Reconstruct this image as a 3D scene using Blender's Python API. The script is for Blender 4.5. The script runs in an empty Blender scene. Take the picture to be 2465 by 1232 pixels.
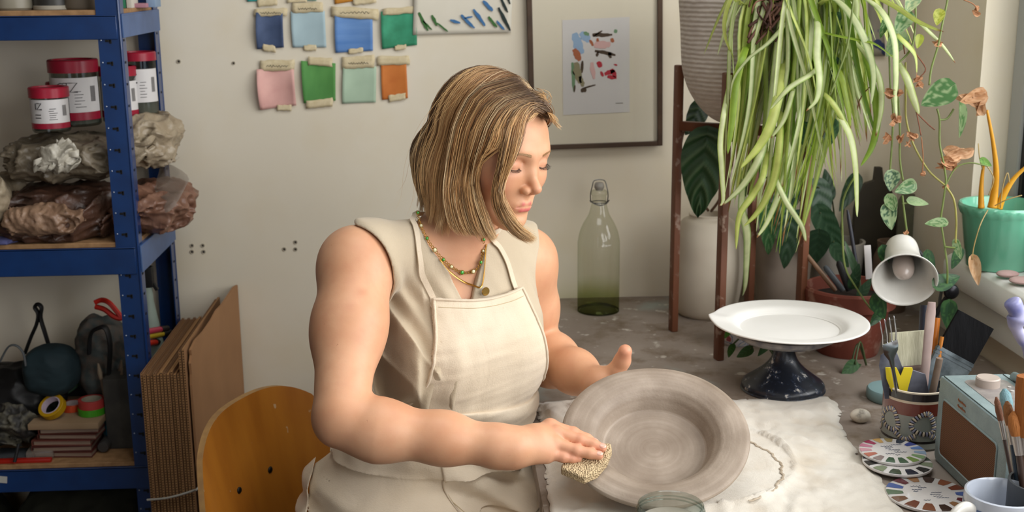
import bpy, bmesh, math, random
import numpy as np
from mathutils import Vector, Matrix, noise as mnoise
sc = bpy.context.scene
COL = sc.collection
PI = math.pi
# ---------------------------------------------------------------- camera
F = 2900.0
CAMZ = 1.456
_up = np.array([-107, 12300, F]); _up = _up/np.linalg.norm(_up)
_fy = np.array([-167, 681, -F]); _fy = _fy-_up*_fy.dot(_up); _fy = _fy/np.linalg.norm(_fy)
_fx = np.cross(_fy, _up)
RW = np.array([_fx, _fy, _up])            # camera axes -> world
cam_d = bpy.data.cameras.new('camera'); cam = bpy.data.objects.new('camera', cam_d); COL.objects.link(cam)
cam.matrix_world = Matrix.Translation((0, 0, CAMZ)) @ Matrix([list(r) for r in RW]).to_4x4()
cam_d.sensor_width = 36; cam_d.lens = F/2465*36; cam_d.clip_start = .05
cam_d.dof.use_dof = True; cam_d.dof.focus_distance = 1.61; cam_d.dof.aperture_fstop = 8.0
sc.camera = cam
# ---------------------------------------------------------------- light
w = bpy.data.worlds.new('daylight'); sc.world = w; w.use_nodes = True
bg = w.node_tree.nodes['Background']; bg.inputs[0].default_value = (.80, .90, 1.0, 1); bg.inputs[1].default_value = 1.4
def area(name, loc, target, sx, sy, power, color):
    l = bpy.data.lights.new(name, 'AREA'); l.shape = 'RECTANGLE'; l.size = sx; l.size_y = sy; l.energy = power; l.color = color
    o = bpy.data.objects.new(name, l); COL.objects.link(o); o.location = loc
    o.rotation_euler = (Vector(target)-Vector(loc)).to_track_quat('-Z', 'Y').to_euler(); return o
area('window_daylight', (1.50, .62, 1.72), (0, 1.25, 1.0), 3.0, 1.3, 102, (1.0, .985, .965))
area('rear_fill_light', (-.75, -1.45, 1.85), (.1, 1.6, 1.0), .8, 1.3, 4, (1.0, .90, .76))  # added fill lamp behind the camera, not a known light source
area('skylight_daylight', (.30, 1.38, 2.56), (.26, 1.40, 1.0), 1.25, .95, 15, (1.0, .97, .93))
sc.view_settings.view_transform = 'Standard'; sc.view_settings.look = 'None'; sc.view_settings.gamma = 1; sc.view_settings.use_curve_mapping = False
sc.view_settings.exposure = -0.31
sc.cycles.use_denoising = True; sc.cycles.max_bounces = 8; sc.cycles.diffuse_bounces = 4; sc.cycles.glossy_bounces = 3
sc.cycles.transmission_bounces = 8; sc.cycles.transparent_max_bounces = 12; sc.cycles.sample_clamp_indirect = 6
sc.cycles.caustics_reflective = False; sc.cycles.caustics_refractive = False
# ---------------------------------------------------------------- helpers
def ray(px, py): return RW@np.array([px-1232.5, 616-py, -F])
def at(px, py, Y):
    d = ray(px, py); p = np.array([0, 0, CAMZ])+d*(Y/d[1]); return Vector(p)
def atz(px, py, z):
    d = ray(px, py); p = np.array([0, 0, CAMZ])+d*((z-CAMZ)/d[2]); return Vector(p)
def atx(px, py, x):
    d = ray(px, py); p = np.array([0, 0, CAMZ])+d*(x/d[0]); return Vector(p)
def V(*a): return Vector(a)
def lin(h):
    if isinstance(h, str):
        h = h.lstrip('#'); c = [int(h[i:i+2], 16)/255 for i in (0, 2, 4)]
    else: c = list(h)
    return tuple(x/12.92 if x <= .04045 else ((x+.055)/1.055)**2.4 for x in c)+(1,)
class NT:
    def __init__(s, name):
        s.m = bpy.data.materials.new(name); s.m.use_nodes = True; s.t = s.m.node_tree; s.n = s.t.nodes
        s.b = s.n['Principled BSDF']; s.o = s.n['Material Output']; s._c = None
    def node(s, ty, **kw):
        nd = s.n.new(ty)
        for k, v in kw.items():
            if k.startswith('_'): setattr(nd, k[1:], v)
            else:
                key = k.replace('__', ' ')
                nd.inputs[int(key[1:]) if key[0] == 'i' and key[1:].isdigit() else key].default_value = v
        return nd
    def L(s, a, b): s.t.links.new(a, b)
    def coord(s):
        if s._c is None: s._c = s.n.new('ShaderNodeTexCoord')
        return s._c.outputs['Object']
    def noise(s, scale, detail=3, vec=None, rough=.5, stretch=None, dist=0):
        nd = s.node('ShaderNodeTexNoise', Scale=scale, Detail=detail, Roughness=rough, Distortion=dist)
        src = vec or s.coord()
        if stretch:
            mp = s.node('ShaderNodeMapping', Scale=stretch); s.L(src, mp.inputs[0]); src = mp.outputs[0]
        s.L(src, nd.inputs['Vector']); return nd.outputs['Fac']
    def ramp(s, fac, stops, interp='LINEAR'):
        nd = s.n.new('ShaderNodeValToRGB'); cr = nd.color_ramp; cr.interpolation = interp
        while len(cr.elements) < len(stops): cr.elements.new(.5)
        for e, (p, c) in zip(cr.elements, stops):
            e.position = p; e.color = c if len(c) == 4 else tuple(c)+(1,)
        s.L(fac, nd.inputs[0]); return nd.outputs[0]
    def mix(s, fac, a, b, mode='MIX'):
        nd = s.n.new('ShaderNodeMix'); nd.data_type = 'RGBA'; nd.blend_type = mode
        for i, v in ((0, fac), (6, a), (7, b)):
            if hasattr(v, 'default_value'): s.L(v, nd.inputs[i])
            else: nd.inputs[i].default_value = v
        return nd.outputs[2]
    def color(s, v):
        if hasattr(v, 'default_value'): s.L(v, s.b.inputs['Base Color'])
        else: s.b.inputs['Base Color'].default_value = v
    def bump(s, h, strength=.3, dist=.002):
        nd = s.node('ShaderNodeBump', Strength=strength, Distance=dist); s.L(h, nd.inputs['Height']); s.L(nd.outputs[0], s.b.inputs['Normal'])
def mat(name, c, c2=None, scale=12, rough=.6, metal=0, bump=0, bscale=60, bdist=.002, stretch=None, detail=3, lo=.35, hi=.65, spec=.5, sss=0, sheen=0, coat=0, trans=0, ior=1.45, alpha=1, emit=None):
    t = NT(name)
    c = lin(c)
    if c2 is not None: t.color(t.ramp(t.noise(scale, detail, stretch=stretch), [(lo, c), (hi, lin(c2))]))
    else: t.color(c)
    I = t.b.inputs
    I['Roughness'].default_value = rough; I['Metallic'].default_value = metal; I['Specular IOR Level'].default_value = spec
    I['Coat Weight'].default_value = coat; I['Transmission Weight'].default_value = trans; I['IOR'].default_value = ior; I['Alpha'].default_value = alpha
    I['Sheen Weight'].default_value = sheen
    if sss:
        I['Subsurface Weight'].default_value = sss; I['Subsurface Radius'].default_value = (1, .35, .2); I['Subsurface Scale'].default_value = .006
    if bump: t.bump(t.noise(bscale, 4, stretch=stretch), bump, bdist)
    if emit: I['Emission Color'].default_value = lin(emit[0]); I['Emission Strength'].default_value = emit[1]
    return t.m
class MB:
    """collects verts/faces (optional material index per face)"""
    def __init__(s): s.v = []; s.f = []; s.mi = []; s.M = None
    def add(s, vs, fs, mi=0):
        b = len(s.v)
        if s.M is not None: vs = [s.M@Vector(v) for v in vs]
        s.v += [tuple(v) for v in vs]; s.f += [tuple(i+b for i in f) for f in fs]; s.mi += [mi]*len(fs); return s
    def box(s, c, d, rot=None, mi=0, bev=0):
        x, y, z = d[0]/2, d[1]/2, d[2]/2
        if bev:
            bm = bmesh.new(); bmesh.ops.create_cube(bm, size=1); bmesh.ops.scale(bm, vec=d, verts=bm.verts)
            bmesh.ops.bevel(bm, geom=bm.edges[:], offset=bev, segments=2, affect='EDGES', profile=.6)
            vs = [v.co.copy() for v in bm.verts]; fs = [[v.index for v in f.verts] for f in bm.faces]; bm.free()
        else:
            vs = [V(i*x, j*y, k*z) for i in (-1, 1) for j in (-1, 1) for k in (-1, 1)]
            fs = [(0, 1, 3, 2), (4, 6, 7, 5), (0, 4, 5, 1), (2, 3, 7, 6), (0, 2, 6, 4), (1, 5, 7, 3)]
        R = rot if rot is not None else Matrix.Identity(3)
        return s.add([R@v+Vector(c) for v in vs], fs, mi)
    def lathe(s, prof, c=(0, 0, 0), n=48, rot=None, mi=0, close=False, sx=1, sy=1, wob=None):
        vs = []; fs = []
        R = rot if rot is not None else Matrix.Identity(3)
        for i in range(n):
            a = 2*PI*i/n
            for k, (r, z) in enumerate(prof):
                rr = r*(1+(wob(a, k) if wob else 0)); vs.append(R@V(rr*math.cos(a)*sx, rr*math.sin(a)*sy, z)+Vector(c))
        m = len(prof); K = m if close else m-1
        for i in range(n):
            for k in range(K):
                a = i*m+k; b = i*m+(k+1) % m; c2 = ((i+1) % n)*m+(k+1) % m; d = ((i+1) % n)*m+k
                fs.append((a, d, c2, b))
        return s.add(vs, fs, mi)
    def tube(s, pts, r, n=8, mi=0, cap=True, flat=1.0, up=None):
        pts = [Vector(p) for p in pts]; N = len(pts)
        rs = r if isinstance(r, (list, tuple)) else [r]*N
        vs = []; fs = []; nrm = None
        for i, p in enumerate(pts):
            t = (pts[min(i+1, N-1)]-pts[max(i-1, 0)])
            t = t.normalized() if t.length > 1e-9 else V(0, 0, 1)
            if nrm is None:
                u = Vector(up) if up is not None else (V(0, 0, 1) if abs(t.z) < .9 else V(1, 0, 0))
                nrm = (u-t*u.dot(t)).normalized()
            else:
                nrm = (nrm-t*nrm.dot(t)); nrm = nrm.normalized() if nrm.length > 1e-6 else V(1, 0, 0)
            bn = t.cross(nrm)
            for k in range(n):
                a = 2*PI*k/n; vs.append(p+(nrm*math.sin(a)*flat+bn*math.cos(a))*rs[i])
        for i in range(N-1):
            for k in range(n):
                fs.append((i*n+k, i*n+(k+1) % n, (i+1)*n+(k+1) % n, (i+1)*n+k))
        if cap: fs += [tuple(range(n))[::-1], tuple((N-1)*n+k for k in range(n))]
        return s.add(vs, fs, mi)
    def grid(s, P, mi=0, closeu=False):
        nu, nv = len(P), len(P[0]); vs = [p for r in P for p in r]; fs = []
        for i in range(nu if closeu else nu-1):
            for j in range(nv-1):
                i2 = (i+1) % nu; fs.append((i*nv+j, i2*nv+j, i2*nv+j+1, i*nv+j+1))
        return s.add(vs, fs, mi)
    def prism(s, poly, axis_o, u, v, w, mi=0):
        """poly in (u,v) plane at axis_o, extruded by vector w"""
        n = len(poly); a = [Vector(axis_o)+Vector(u)*p[0]+Vector(v)*p[1] for p in poly]; b = [p+Vector(w) for p in a]
        fs = [tuple(range(n))[::-1], tuple(range(n, 2*n))]+[(i, (i+1) % n, n+(i+1) % n, n+i) for i in range(n)]
        return s.add(a+b, fs, mi)
    def sphere(s, c, r, n=16, m=10, rot=None, mi=0):
        r = (r, r, r) if not isinstance(r, (tuple, list)) else r
        R = rot if rot is not None else Matrix.Identity(3)
        vs = [R@V(0, 0, -r[2])+Vector(c)]; fs = []
        for j in range(1, m):
            ph = -PI/2+PI*j/m
            for i in range(n):
                a = 2*PI*i/n; vs.append(R@V(r[0]*math.cos(ph)*math.cos(a), r[1]*math.cos(ph)*math.sin(a), r[2]*math.sin(ph))+Vector(c))
        vs.append(R@V(0, 0, r[2])+Vector(c)); T = len(vs)-1
        for i in range(n):
            j = (i+1) % n; fs.append((0, 1+j, 1+i)); fs.append((T, T-n+i, T-n+j))
            for k in range(m-2): fs.append((1+k*n+i, 1+k*n+j, 1+(k+1)*n+j, 1+(k+1)*n+i))
        return s.add(vs, fs, mi)
    def mesh(s, name, mats, origin=(0, 0, 0), smooth=True, ang=40, solid=0, sub=0):
        me = bpy.data.meshes.new(name); o = Vector(origin)
        me.from_pydata([tuple(Vector(v)-o) for v in s.v], [], s.f)
        for m in (mats if isinstance(mats, (list, tuple)) else [mats]): me.materials.append(m)
        me.polygons.foreach_set('material_index', s.mi)
        me.validate(); me.update()
        if smooth:
            me.polygons.foreach_set('use_smooth', [True]*len(me.polygons))
            if ang < 179: me.set_sharp_from_angle(angle=math.radians(ang))
        return me
def worldloc(o):
    p = Vector(o.location)
    while o.parent: o = o.parent; p += o.location
    return p
def part(name, mb, m, parent=None, smooth=True, ang=40, label=None, solid=0, sub=0, origin=None, bevel=0):
    """links MB as one mesh object; parent None -> top-level with origin at its base"""
    if parent is not None: org = worldloc(parent)
    elif origin is not None: org = Vector(origin)
    else:
        a = np.array(mb.v); org = V((a[:, 0].min()+a[:, 0].max())/2, (a[:, 1].min()+a[:, 1].max())/2, a[:, 2].min())
    me = mb.mesh(name, m, org, smooth, ang)
    o = bpy.data.objects.new(name, me); COL.objects.link(o)
    if parent is not None: o.parent = parent
    else: o.location = org
    if solid: md = o.modifiers.new('s', 'SOLIDIFY'); md.thickness = solid; md.offset = 0
    if bevel: md = o.modifiers.new('b', 'BEVEL'); md.width = bevel; md.segments = 2; md.limit_method = 'ANGLE'
    if sub: md = o.modifiers.new('u', 'SUBSURF'); md.levels = sub; md.render_levels = sub
    if label: o['label'] = label
    return o
def tag(o, label, cat, group=None, kind=None):
    if label: o['label'] = label
    if cat: o['category'] = cat
    if group: o['group'] = group
    if kind: o['kind'] = kind
    return o
def thing(name, loc, label, cat, group=None):
    o = bpy.data.objects.new(name, None); COL.objects.link(o); o.location = loc; o.empty_display_size = .05
    return tag(o, label, cat, group)
def struct(name, mb, m, **k):
    o = part(name, mb, m, **k); o['kind'] = 'structure'; return o
def spline(pts, n):
    pts = [Vector(p) for p in pts]; out = []; N = len(pts)-1
    for i in range(n+1):
        t = i/n*N; k = min(int(t), N-1); u = t-k
        p0 = pts[max(k-1, 0)]; p1 = pts[k]; p2 = pts[k+1]; p3 = pts[min(k+2, N)]
        out.append(.5*((2*p1)+(p2-p0)*u+(2*p0-5*p1+4*p2-p3)*u*u+(3*p1-p0-3*p2+p3)*u**3))
    return out
def lerp(a, b, t): return a+(b-a)*t
def nz(x, y=0, z=0): return mnoise.noise(V(x, y, z))
def rotz(a): return Matrix.Rotation(a, 3, 'Z')
def frame3(z, x=None):
    z = Vector(z).normalized(); x = Vector(x) if x is not None else (V(1, 0, 0) if abs(z.x) < .9 else V(0, 1, 0))
    x = (x-z*x.dot(z)).normalized(); y = z.cross(x); return Matrix((x, y, z)).transposed()
rnd = random.Random(7)
DESK = .75; WY = 2.578; WX = .995
def PROJ(p):
    c = RW.T@(np.array(p)-np.array([0, 0, CAMZ])); return (1232.5-F*c[0]/c[2], 616+F*c[1]/c[2])
M_blk = mat('black_nylon', '#0d0d0e', '#151517', 30, rough=.55)
def thinfac(t, lw):
    p = t.node('ShaderNodeMath', _operation='POWER', i1=3.5); t.L(lw.outputs['Facing'], p.inputs[0]); q = t.node('ShaderNodeMath', _operation='MULTIPLY_ADD', i1=.55, i2=.045); t.L(p.outputs[0], q.inputs[0]); return q
# ================================================================= room shell
def wall_mat():
    t = NT('painted_wall'); a = t.noise(1.6, 4); b = t.noise(9, 3)
    c = t.mix(t.ramp(b, [(.45, (0, 0, 0)), (.75, (.35, .35, .35))]), t.ramp(a, [(.35, lin('#dbd1bc')), (.65, lin('#e2dac9'))]), lin('#d8c9aa'))
    t.color(c); t.b.inputs['Roughness'].default_value = .62; t.b.inputs['Specular IOR Level'].default_value = .3; t.bump(t.noise(60, 4), .12, .002); return t.m
M_wall = wall_mat()
M_white = mat('white_paint', '#e6e6e2', '#dcdcd6', 8, rough=.35)
M_floor = mat('floor_concrete', '#4a4038', '#5a4f45', 6, rough=.8)
M_ceil = mat('ceiling_paint', '#b5afa5', rough=.8)
M_dark = mat('near_black', '#0b0b0c', rough=.6)
X0, X1, Y0, Y1, ZC = -2.3, WX, -1.7, WY, 2.4
struct('wall_back', MB().box(((X0+X1)/2+.2, Y1+.05, ZC/2), (X1-X0+.8, .1, ZC)), M_wall)
M_far = mat('bounce_cutting_wall', '#5a4c40', '#665648', 4, rough=.8)  # dark brown chosen for the unseen walls to cut bounced light
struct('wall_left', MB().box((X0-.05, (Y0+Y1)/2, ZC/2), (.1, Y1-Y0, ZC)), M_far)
struct('floor', MB().box(((X0+X1)/2, (Y0+Y1)/2, -.05), (X1-X0, Y1-Y0, .1)), M_floor)
KX0, KX1, KY0, KY1 = -.35, .95, .88, 1.88
mb = MB(); mb.box(((X0+KX0)/2, (Y0+Y1)/2, ZC+.05), (KX0-X0, Y1-Y0, .1)); mb.box(((KX1+X1)/2, (Y0+Y1)/2, ZC+.05), (X1-KX1, Y1-Y0, .1))
mb.box(((KX0+KX1)/2, (Y0+KY0)/2, ZC+.05), (KX1-KX0, KY0-Y0, .1)); mb.box(((KX0+KX1)/2, (KY1+Y1)/2, ZC+.05), (KX1-KX0, Y1-KY1, .1))
struct('ceiling', mb, M_ceil)
mb = MB()
for c, d in (((KX0+.02, (KY0+KY1)/2), (.04, KY1-KY0)), ((KX1-.02, (KY0+KY1)/2), (.04, KY1-KY0)), (((KX0+KX1)/2, KY0+.02), (KX1-KX0-.08, .04)), (((KX0+KX1)/2, KY1-.02), (KX1-KX0-.08, .04))): mb.box((*c, ZC+.06), (*d, .08))
struct('window_2', mb, M_white)
# window wall with opening Y 0.15..2.2, z .92..2.1
WA, WB, WZ0, WZ1 = -1.05, 2.205, .905, 2.12
wt = .3
mb = MB()
mb.box((WX+wt/2, (Y0+WA)/2, ZC/2), (wt, WA-Y0, ZC))
mb.box((WX+wt/2, (Y1+WB)/2, ZC/2), (wt, Y1-WB, ZC))
mb.box((WX+wt/2, (WA+WB)/2, WZ0/2), (wt, WB-WA, WZ0))
mb.box((WX+wt/2, (WA+WB)/2, (ZC+WZ1)/2), (wt, WB-WA, ZC-WZ1))
struct('wall_right', mb, M_wall)
# unseen wall behind the camera, its doorway added to let in fill light
mb = MB()
mb.box((-1.85, Y0-.05, ZC/2), (.9, .1, ZC)); mb.box((.3, Y0-.05, ZC/2), (1.4, .1, ZC)); mb.box((-.9, Y0-.05, 2.25), (1.0, .1, .30))
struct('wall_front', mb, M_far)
# sill, reveal lining, window
sill = MB(); prof = [(.955, .868), (.951, .88), (.951, .908), (.956, .918), (.966, .924), (1.30, .924), (1.30, .868)]
sill.add([V(x, y, z) for y in (WA-.05, WB) for x, z in prof], [tuple(range(7)), tuple(range(13, 6, -1))]+[(i, i+7, (i+1) % 7+7, (i+1) % 7) for i in range(7)])
struct('trim_1', sill, M_white, ang=50, bevel=.002)
tr = MB(); tr.box((.982, .6, .835), (.026, 3.2, .05), bev=.003)
struct('trim_2', tr, M_white)
wf = MB()
gx = 1.055
wf.box((gx+.03, WB-.025, 1.52), (.06, .05, 1.2)); wf.box((gx+.03, WA+.025, 1.52), (.06, .05, 1.2)); wf.box((gx+.03, (WA+WB)/2, .95), (.06, WB-WA, .05)); wf.box((gx+.03, (WA+WB)/2, 2.09), (.06, WB-WA, .05))
wf.box((gx+.03, .62, 1.52), (.06, .06, 1.2))
M_pvc = mat('grey_window_frame', '#a9abaa', rough=.35)
wfo = struct('window_1', wf, M_pvc, bevel=.004)
sash = MB()
for ya, yb in ((WA+.05, .59), (.65, WB-.05)):
    sash.box((gx+.035, ya+.02, 1.52), (.04, .04, 1.09)); sash.box((gx+.035, yb-.02, 1.52), (.04, .04, 1.09))
    sash.box((gx+.035, (ya+yb)/2, .995), (.04, yb-ya, .04)); sash.box((gx+.035, (ya+yb)/2, 2.05), (.04, yb-ya, .04))
M_seal = mat('black_rubber_seal', '#17181a', rough=.5)
part('window_seal', MB().box((gx+.012, WB-.056, 1.52), (.012, .012, 1.1)).box((gx+.012, WB-.1, 1.52), (.012, .006, 1.06)), M_seal, wfo)
part('window_sash', sash, M_pvc, wfo)
M_pane = NT('window_glass'); M_pane.n.remove(M_pane.b)
g1 = M_pane.node('ShaderNodeBsdfTransparent'); g2 = M_pane.node('ShaderNodeBsdfGlossy', Roughness=.02); _lw = M_pane.node('ShaderNodeLayerWeight', Blend=.3); fr = thinfac(M_pane, _lw); mx = M_pane.node('ShaderNodeMixShader')
M_pane.L(fr.outputs[0], mx.inputs[0]); M_pane.L(g1.outputs[0], mx.inputs[1]); M_pane.L(g2.outputs[0], mx.inputs[2]); M_pane.L(mx.outputs[0], M_pane.o.inputs[0]); M_pane = M_pane.m
part('glass_pane', MB().box((gx+.035, (WA+WB)/2, 1.52), (.004, WB-WA-.10, 1.05)), M_pane, wfo)
# garden outside seen as a sliver: hedge and ground
M_out = mat('garden_ground', '#8d9a6a', '#a8ad80', 2, rough=.9)
struct('ground', MB().box((6.4, 1, -.3), (10, 14, .1)), M_out)
# old screw holes and marks in the wall, each a plug hole
M_hole = mat('hole_dark', '#2d2822', rough=.9)
def hole(px, py, r, lab):
    p = at(px, py, WY-.001); m = MB(); R = frame3((0, -1, 0))
    m.lathe([(r*.55, -.0006), (r*.62, .0004), (r, .0008), (r*1.05, 0), (r*1.05, -.0004)], p, 14, R); m.lathe([(0, .0001), (r*.6, .0001)], p, 14, R, 1)
    tag(part('screw_hole', m, [mat('plaster_rim', '#a49a86', rough=.9), M_hole]), lab, 'screw hole', 'screw holes in the white wall')
for a in [(430, 148, .0042, 'small screw hole in the wall just right of the blue shelf post'), (562, 152, .0035, 'small screw hole in the wall left of the taped colour cards'),
          (462, 591, .004, 'screw hole, upper left of the cluster of four beside the shelf'), (488, 591, .004, 'screw hole, upper right of the cluster of four beside the shelf'),
          (462, 606, .0042, 'screw hole, lower left of the cluster of four beside the shelf'), (490, 606, .0042, 'screw hole, lower right of the cluster of four beside the shelf'),
          (711, 583, .0042, 'screw hole, upper right of the three nearest the shoulder'), (684, 600, .0042, 'screw hole, left one of the three nearest the shoulder'),
          (711, 600, .0042, 'screw hole, lower right of the three nearest the shoulder')]: hole(*a)
# ================================================================= desk
def desk_mat():
    t = NT('stained_plywood_top'); a = t.noise(3.2, 5, stretch=(1.2, .7, 1)); b = t.noise(14, 5, rough=.65); c = t.noise(50, 3)
    base = t.ramp(a, [(.3, lin('#74675c')), (.5, lin('#887b70')), (.7, lin('#9a8f85'))])
    sp = t.ramp(b, [(.52, (0, 0, 0)), (.70, (.8, .8, .8))]); c1 = t.mix(sp, base, lin('#66543f'))
    blu = t.ramp(t.noise(5.5, 4, vec=None), [(.62, (0, 0, 0)), (.74, (.5, .5, .5))]); c2 = t.mix(blu, c1, lin('#9db0ac'))
    wh = t.ramp(t.noise(33, 5), [(.63, (0, 0, 0)), (.7, (.7, .7, .7))]); t.color(t.mix(wh, c2, lin('#cfc8bd')))
    t.b.inputs['Roughness'].default_value = .7; t.bump(c, .2, .002); return t.m
M_desk = desk_mat()
DX0 = .12
dk = thing('worktop_desk', (.54, 1.7, 0), 'stained grey brown wooden workbench along the window wall', 'desk')
part('worktop', MB().box(((DX0+.994)/2, 1.717, DESK-.016), (.994-DX0, WY-.862, .032), bev=.004), M_desk, dk)
M_leg = mat('dark_stained_wood', '#3a2a1e', '#2c2017', 8, rough=.7)
for x, y in ((DX0+.05, .95), (.94, .95), (DX0+.05, 2.5), (.94, 2.5)): part('leg', MB().box((x, y, (DESK-.032)/2), (.06, .06, DESK-.032)), M_leg, dk)
# ================================================================= implicit surface toolkit
def A3(p): return np.array([p[0], p[1], p[2]], float)
def smin(a, b, k):
    h = np.maximum(k-np.abs(a-b), 0)/k; return np.minimum(a, b)-h*h*k*.25
def smax(a, b, k): return -smin(-a, -b, k)
def s_ell(p, c, r, R=None):
    q = p-A3(c)
    if R is not None: q = q@np.array(R)
    r = np.array(r); k0 = np.linalg.norm(q/r, axis=1); k1 = np.linalg.norm(q/(r*r), axis=1)
    return k0*(k0-1)/np.maximum(k1, 1e-9)
def s_cone(p, a, b, r1, r2):
    a = A3(a); b = A3(b); ba = b-a; l2 = ba.dot(ba); h = np.clip((p-a)@ba/l2, 0, 1)
    return np.linalg.norm(p-a-h[:, None]*ba, axis=1)-(r1+(r2-r1)*h)
def s_chain(p, pts, rs, k=.006):
    d = None
    for i in range(len(pts)-1):
        e = s_cone(p, pts[i], pts[i+1], rs[i], rs[i+1]); d = e if d is None else smin(d, e, k)
    return d
class Group:
    def __init__(s, fn, lo, hi): s.fn = fn; s.lo = np.array(lo); s.hi = np.array(hi)
    def __call__(s, p, pad=.04):
        d = np.maximum(np.maximum(s.lo-p, p-s.hi), 0); db = np.linalg.norm(d, axis=1)
        out = db+pad*.5; m = db < pad
        if m.any(): out[m] = s.fn(p[m])
        return out
def surfnet(fn, lo, hi, h, B=8):
    """block-sparse surface nets; returns verts, quads"""
    lo = np.array(lo); nb = np.ceil((np.array(hi)-lo)/(h*B)).astype(int)
    g = np.stack(np.meshgrid(*[np.arange(n) for n in nb], indexing='ij'), -1).reshape(-1, 3)
    cen = lo+(g+.5)*h*B; act = []
    for i in range(0, len(cen), 200000):
        act.append(np.abs(fn(cen[i:i+200000])) < h*B*1.5)
    g = g[np.concatenate(act)]
    off = np.stack(np.meshgrid(*[np.arange(B+1)]*3, indexing='ij'), -1).reshape(-1, 3)
    N = nb*B+2
    ids = []; vs = []; sg = []
    for i in range(0, len(g), 400):
        gi = g[i:i+400]; P = (gi[:, None, :]*B+off[None]); W = lo+P.reshape(-1, 3)*h
        S = fn(W).reshape(len(gi), B+1, B+1, B+1)
        c = [S[:, a:a+B, b:b+B, d:d+B] for a in (0, 1) for b in (0, 1) for d in (0, 1)]
        C = np.stack(c, -1); neg = C < 0; m = neg.any(-1) & ~neg.all(-1)
        if not m.any(): continue
        bi, x, y, z = np.nonzero(m); cc = C[m]; base = gi[bi]*B+np.stack([x, y, z], -1)
        acc = np.zeros((len(cc), 3)); cnt = np.zeros(len(cc))
        co = np.array([(a, b, d) for a in (0, 1) for b in (0, 1) for d in (0, 1)], float)
        for a in range(8):
            for b in range(a+1, 8):
                if np.abs(co[a]-co[b]).sum() != 1: continue
                va, vb = cc[:, a], cc[:, b]; mm = (va < 0) != (vb < 0)
                t = np.where(mm, va/np.where(mm, va-vb, 1), 0)
                acc += mm[:, None]*(co[a]+(co[b]-co[a])*t[:, None]); cnt += mm
        vs.append(lo+(base+acc/cnt[:, None])*h)
        ids.append((base[:, 0]*N[1]+base[:, 1])*N[2]+base[:, 2])
        sg.append(np.stack([cc[:, 0] < 0, cc[:, 4] < 0, cc[:, 2] < 0, cc[:, 1] < 0], -1))
    ids = np.concatenate(ids); vs = np.concatenate(vs); sg = np.concatenate(sg)
    o = np.argsort(ids); ids = ids[o]; vs = vs[o]; sg = sg[o]
    st = [N[1]*N[2], N[2], 1]; quads = []
    def look(q):
        k = np.searchsorted(ids, q); k = np.minimum(k, len(ids)-1); return np.where(ids[k] == q, k, -1)
    for ax, (u, v) in enumerate(((1, 2), (2, 0), (0, 1))):
        m = sg[:, 0] != sg[:, ax+1]; i0 = ids[m]; k0 = np.nonzero(m)[0]
        a = look(i0-st[u]); b = look(i0-st[u]-st[v]); c = look(i0-st[v]); ok = (a >= 0) & (b >= 0) & (c >= 0)
        q = np.stack([k0, a, b, c], -1)[ok]; fl = sg[m][ok][:, 0]
        q[fl] = q[fl][:, ::-1]; quads.append(q)
    q = np.concatenate(quads)
    return vs, q[:, ::-1]
def npmesh(name, vs, quads, m, parent, relax=2, label=None, attr=None):
    vs = vs.copy(); n = len(vs)
    e = np.concatenate([quads[:, [i, (i+1) % 4]] for i in range(4)])
    for _ in range(relax):
        acc = np.zeros((n, 3)); cnt = np.bincount(e.ravel(), minlength=n).astype(float)
        for k in range(3): acc[:, k] = np.bincount(e[:, 0], vs[e[:, 1], k], n)+np.bincount(e[:, 1], vs[e[:, 0], k], n)
        vs = vs*.5+.5*acc/np.maximum(cnt, 1)[:, None]
    org = np.array(worldloc(parent)) if parent is not None else vs.mean(0)*[1, 1, 0]+[0, 0, vs[:, 2].min()]
    me = bpy.data.meshes.new(name); v2 = vs-org
    me.vertices.add(n); me.vertices.foreach_set('co', v2.astype('f').ravel())
    me.loops.add(len(quads)*4); me.loops.foreach_set('vertex_index', quads.astype('i').ravel())
    me.polygons.add(len(quads)); me.polygons.foreach_set('loop_start', np.arange(0, len(quads)*4, 4, dtype='i')); me.polygons.foreach_set('loop_total', np.full(len(quads), 4, 'i'))
    me.update(); me.validate(); me.polygons.foreach_set('use_smooth', [True]*len(me.polygons)); me.materials.append(m)
    if attr is not None:
        for an, fn in attr.items():
            at_ = me.color_attributes.new(an, 'FLOAT_COLOR', 'POINT'); c = fn(vs); at_.data.foreach_set('color', np.concatenate([c, np.ones((n, 1))], 1).astype('f').ravel())
    o = bpy.data.objects.new(name, me); COL.objects.link(o)
    if parent is not None: o.parent = parent
    else: o.location = org
    if label: o['label'] = label
    return o
def march(fn, P, D, off=0., n=60, tmax=3.0, k=.8):
    """sphere trace rows of P along D until fn==off; returns points, hit mask"""
    P = np.array(P, float); D = np.array(D, float); D = D/np.linalg.norm(D, axis=1)[:, None]; t = np.zeros(len(P))
    for _ in range(n): t = np.minimum(t+k*(fn(P+D*t[:, None])-off), tmax)
    Q = P+D*t[:, None]; return Q, np.abs(fn(Q)-off) < .004
def camhit(fn, px, off=0.):
    """points on a surface under pixels (N,2)"""
    px = np.array(px, float).reshape(-1, 2); D = np.array([ray(a, b) for a, b in px])
    P = np.tile([0, 0, CAMZ], (len(px), 1))+D/np.linalg.norm(D, axis=1)[:, None]*1.15
    return march(fn, P, D, off, 90)
def camhits(fn, px, off=0.):
    Q, ok = camhit(fn, px, off); return [Vector(q) if k else at(a[0], a[1], 1.745) for q, k, a in zip(Q, ok, px)]
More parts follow.
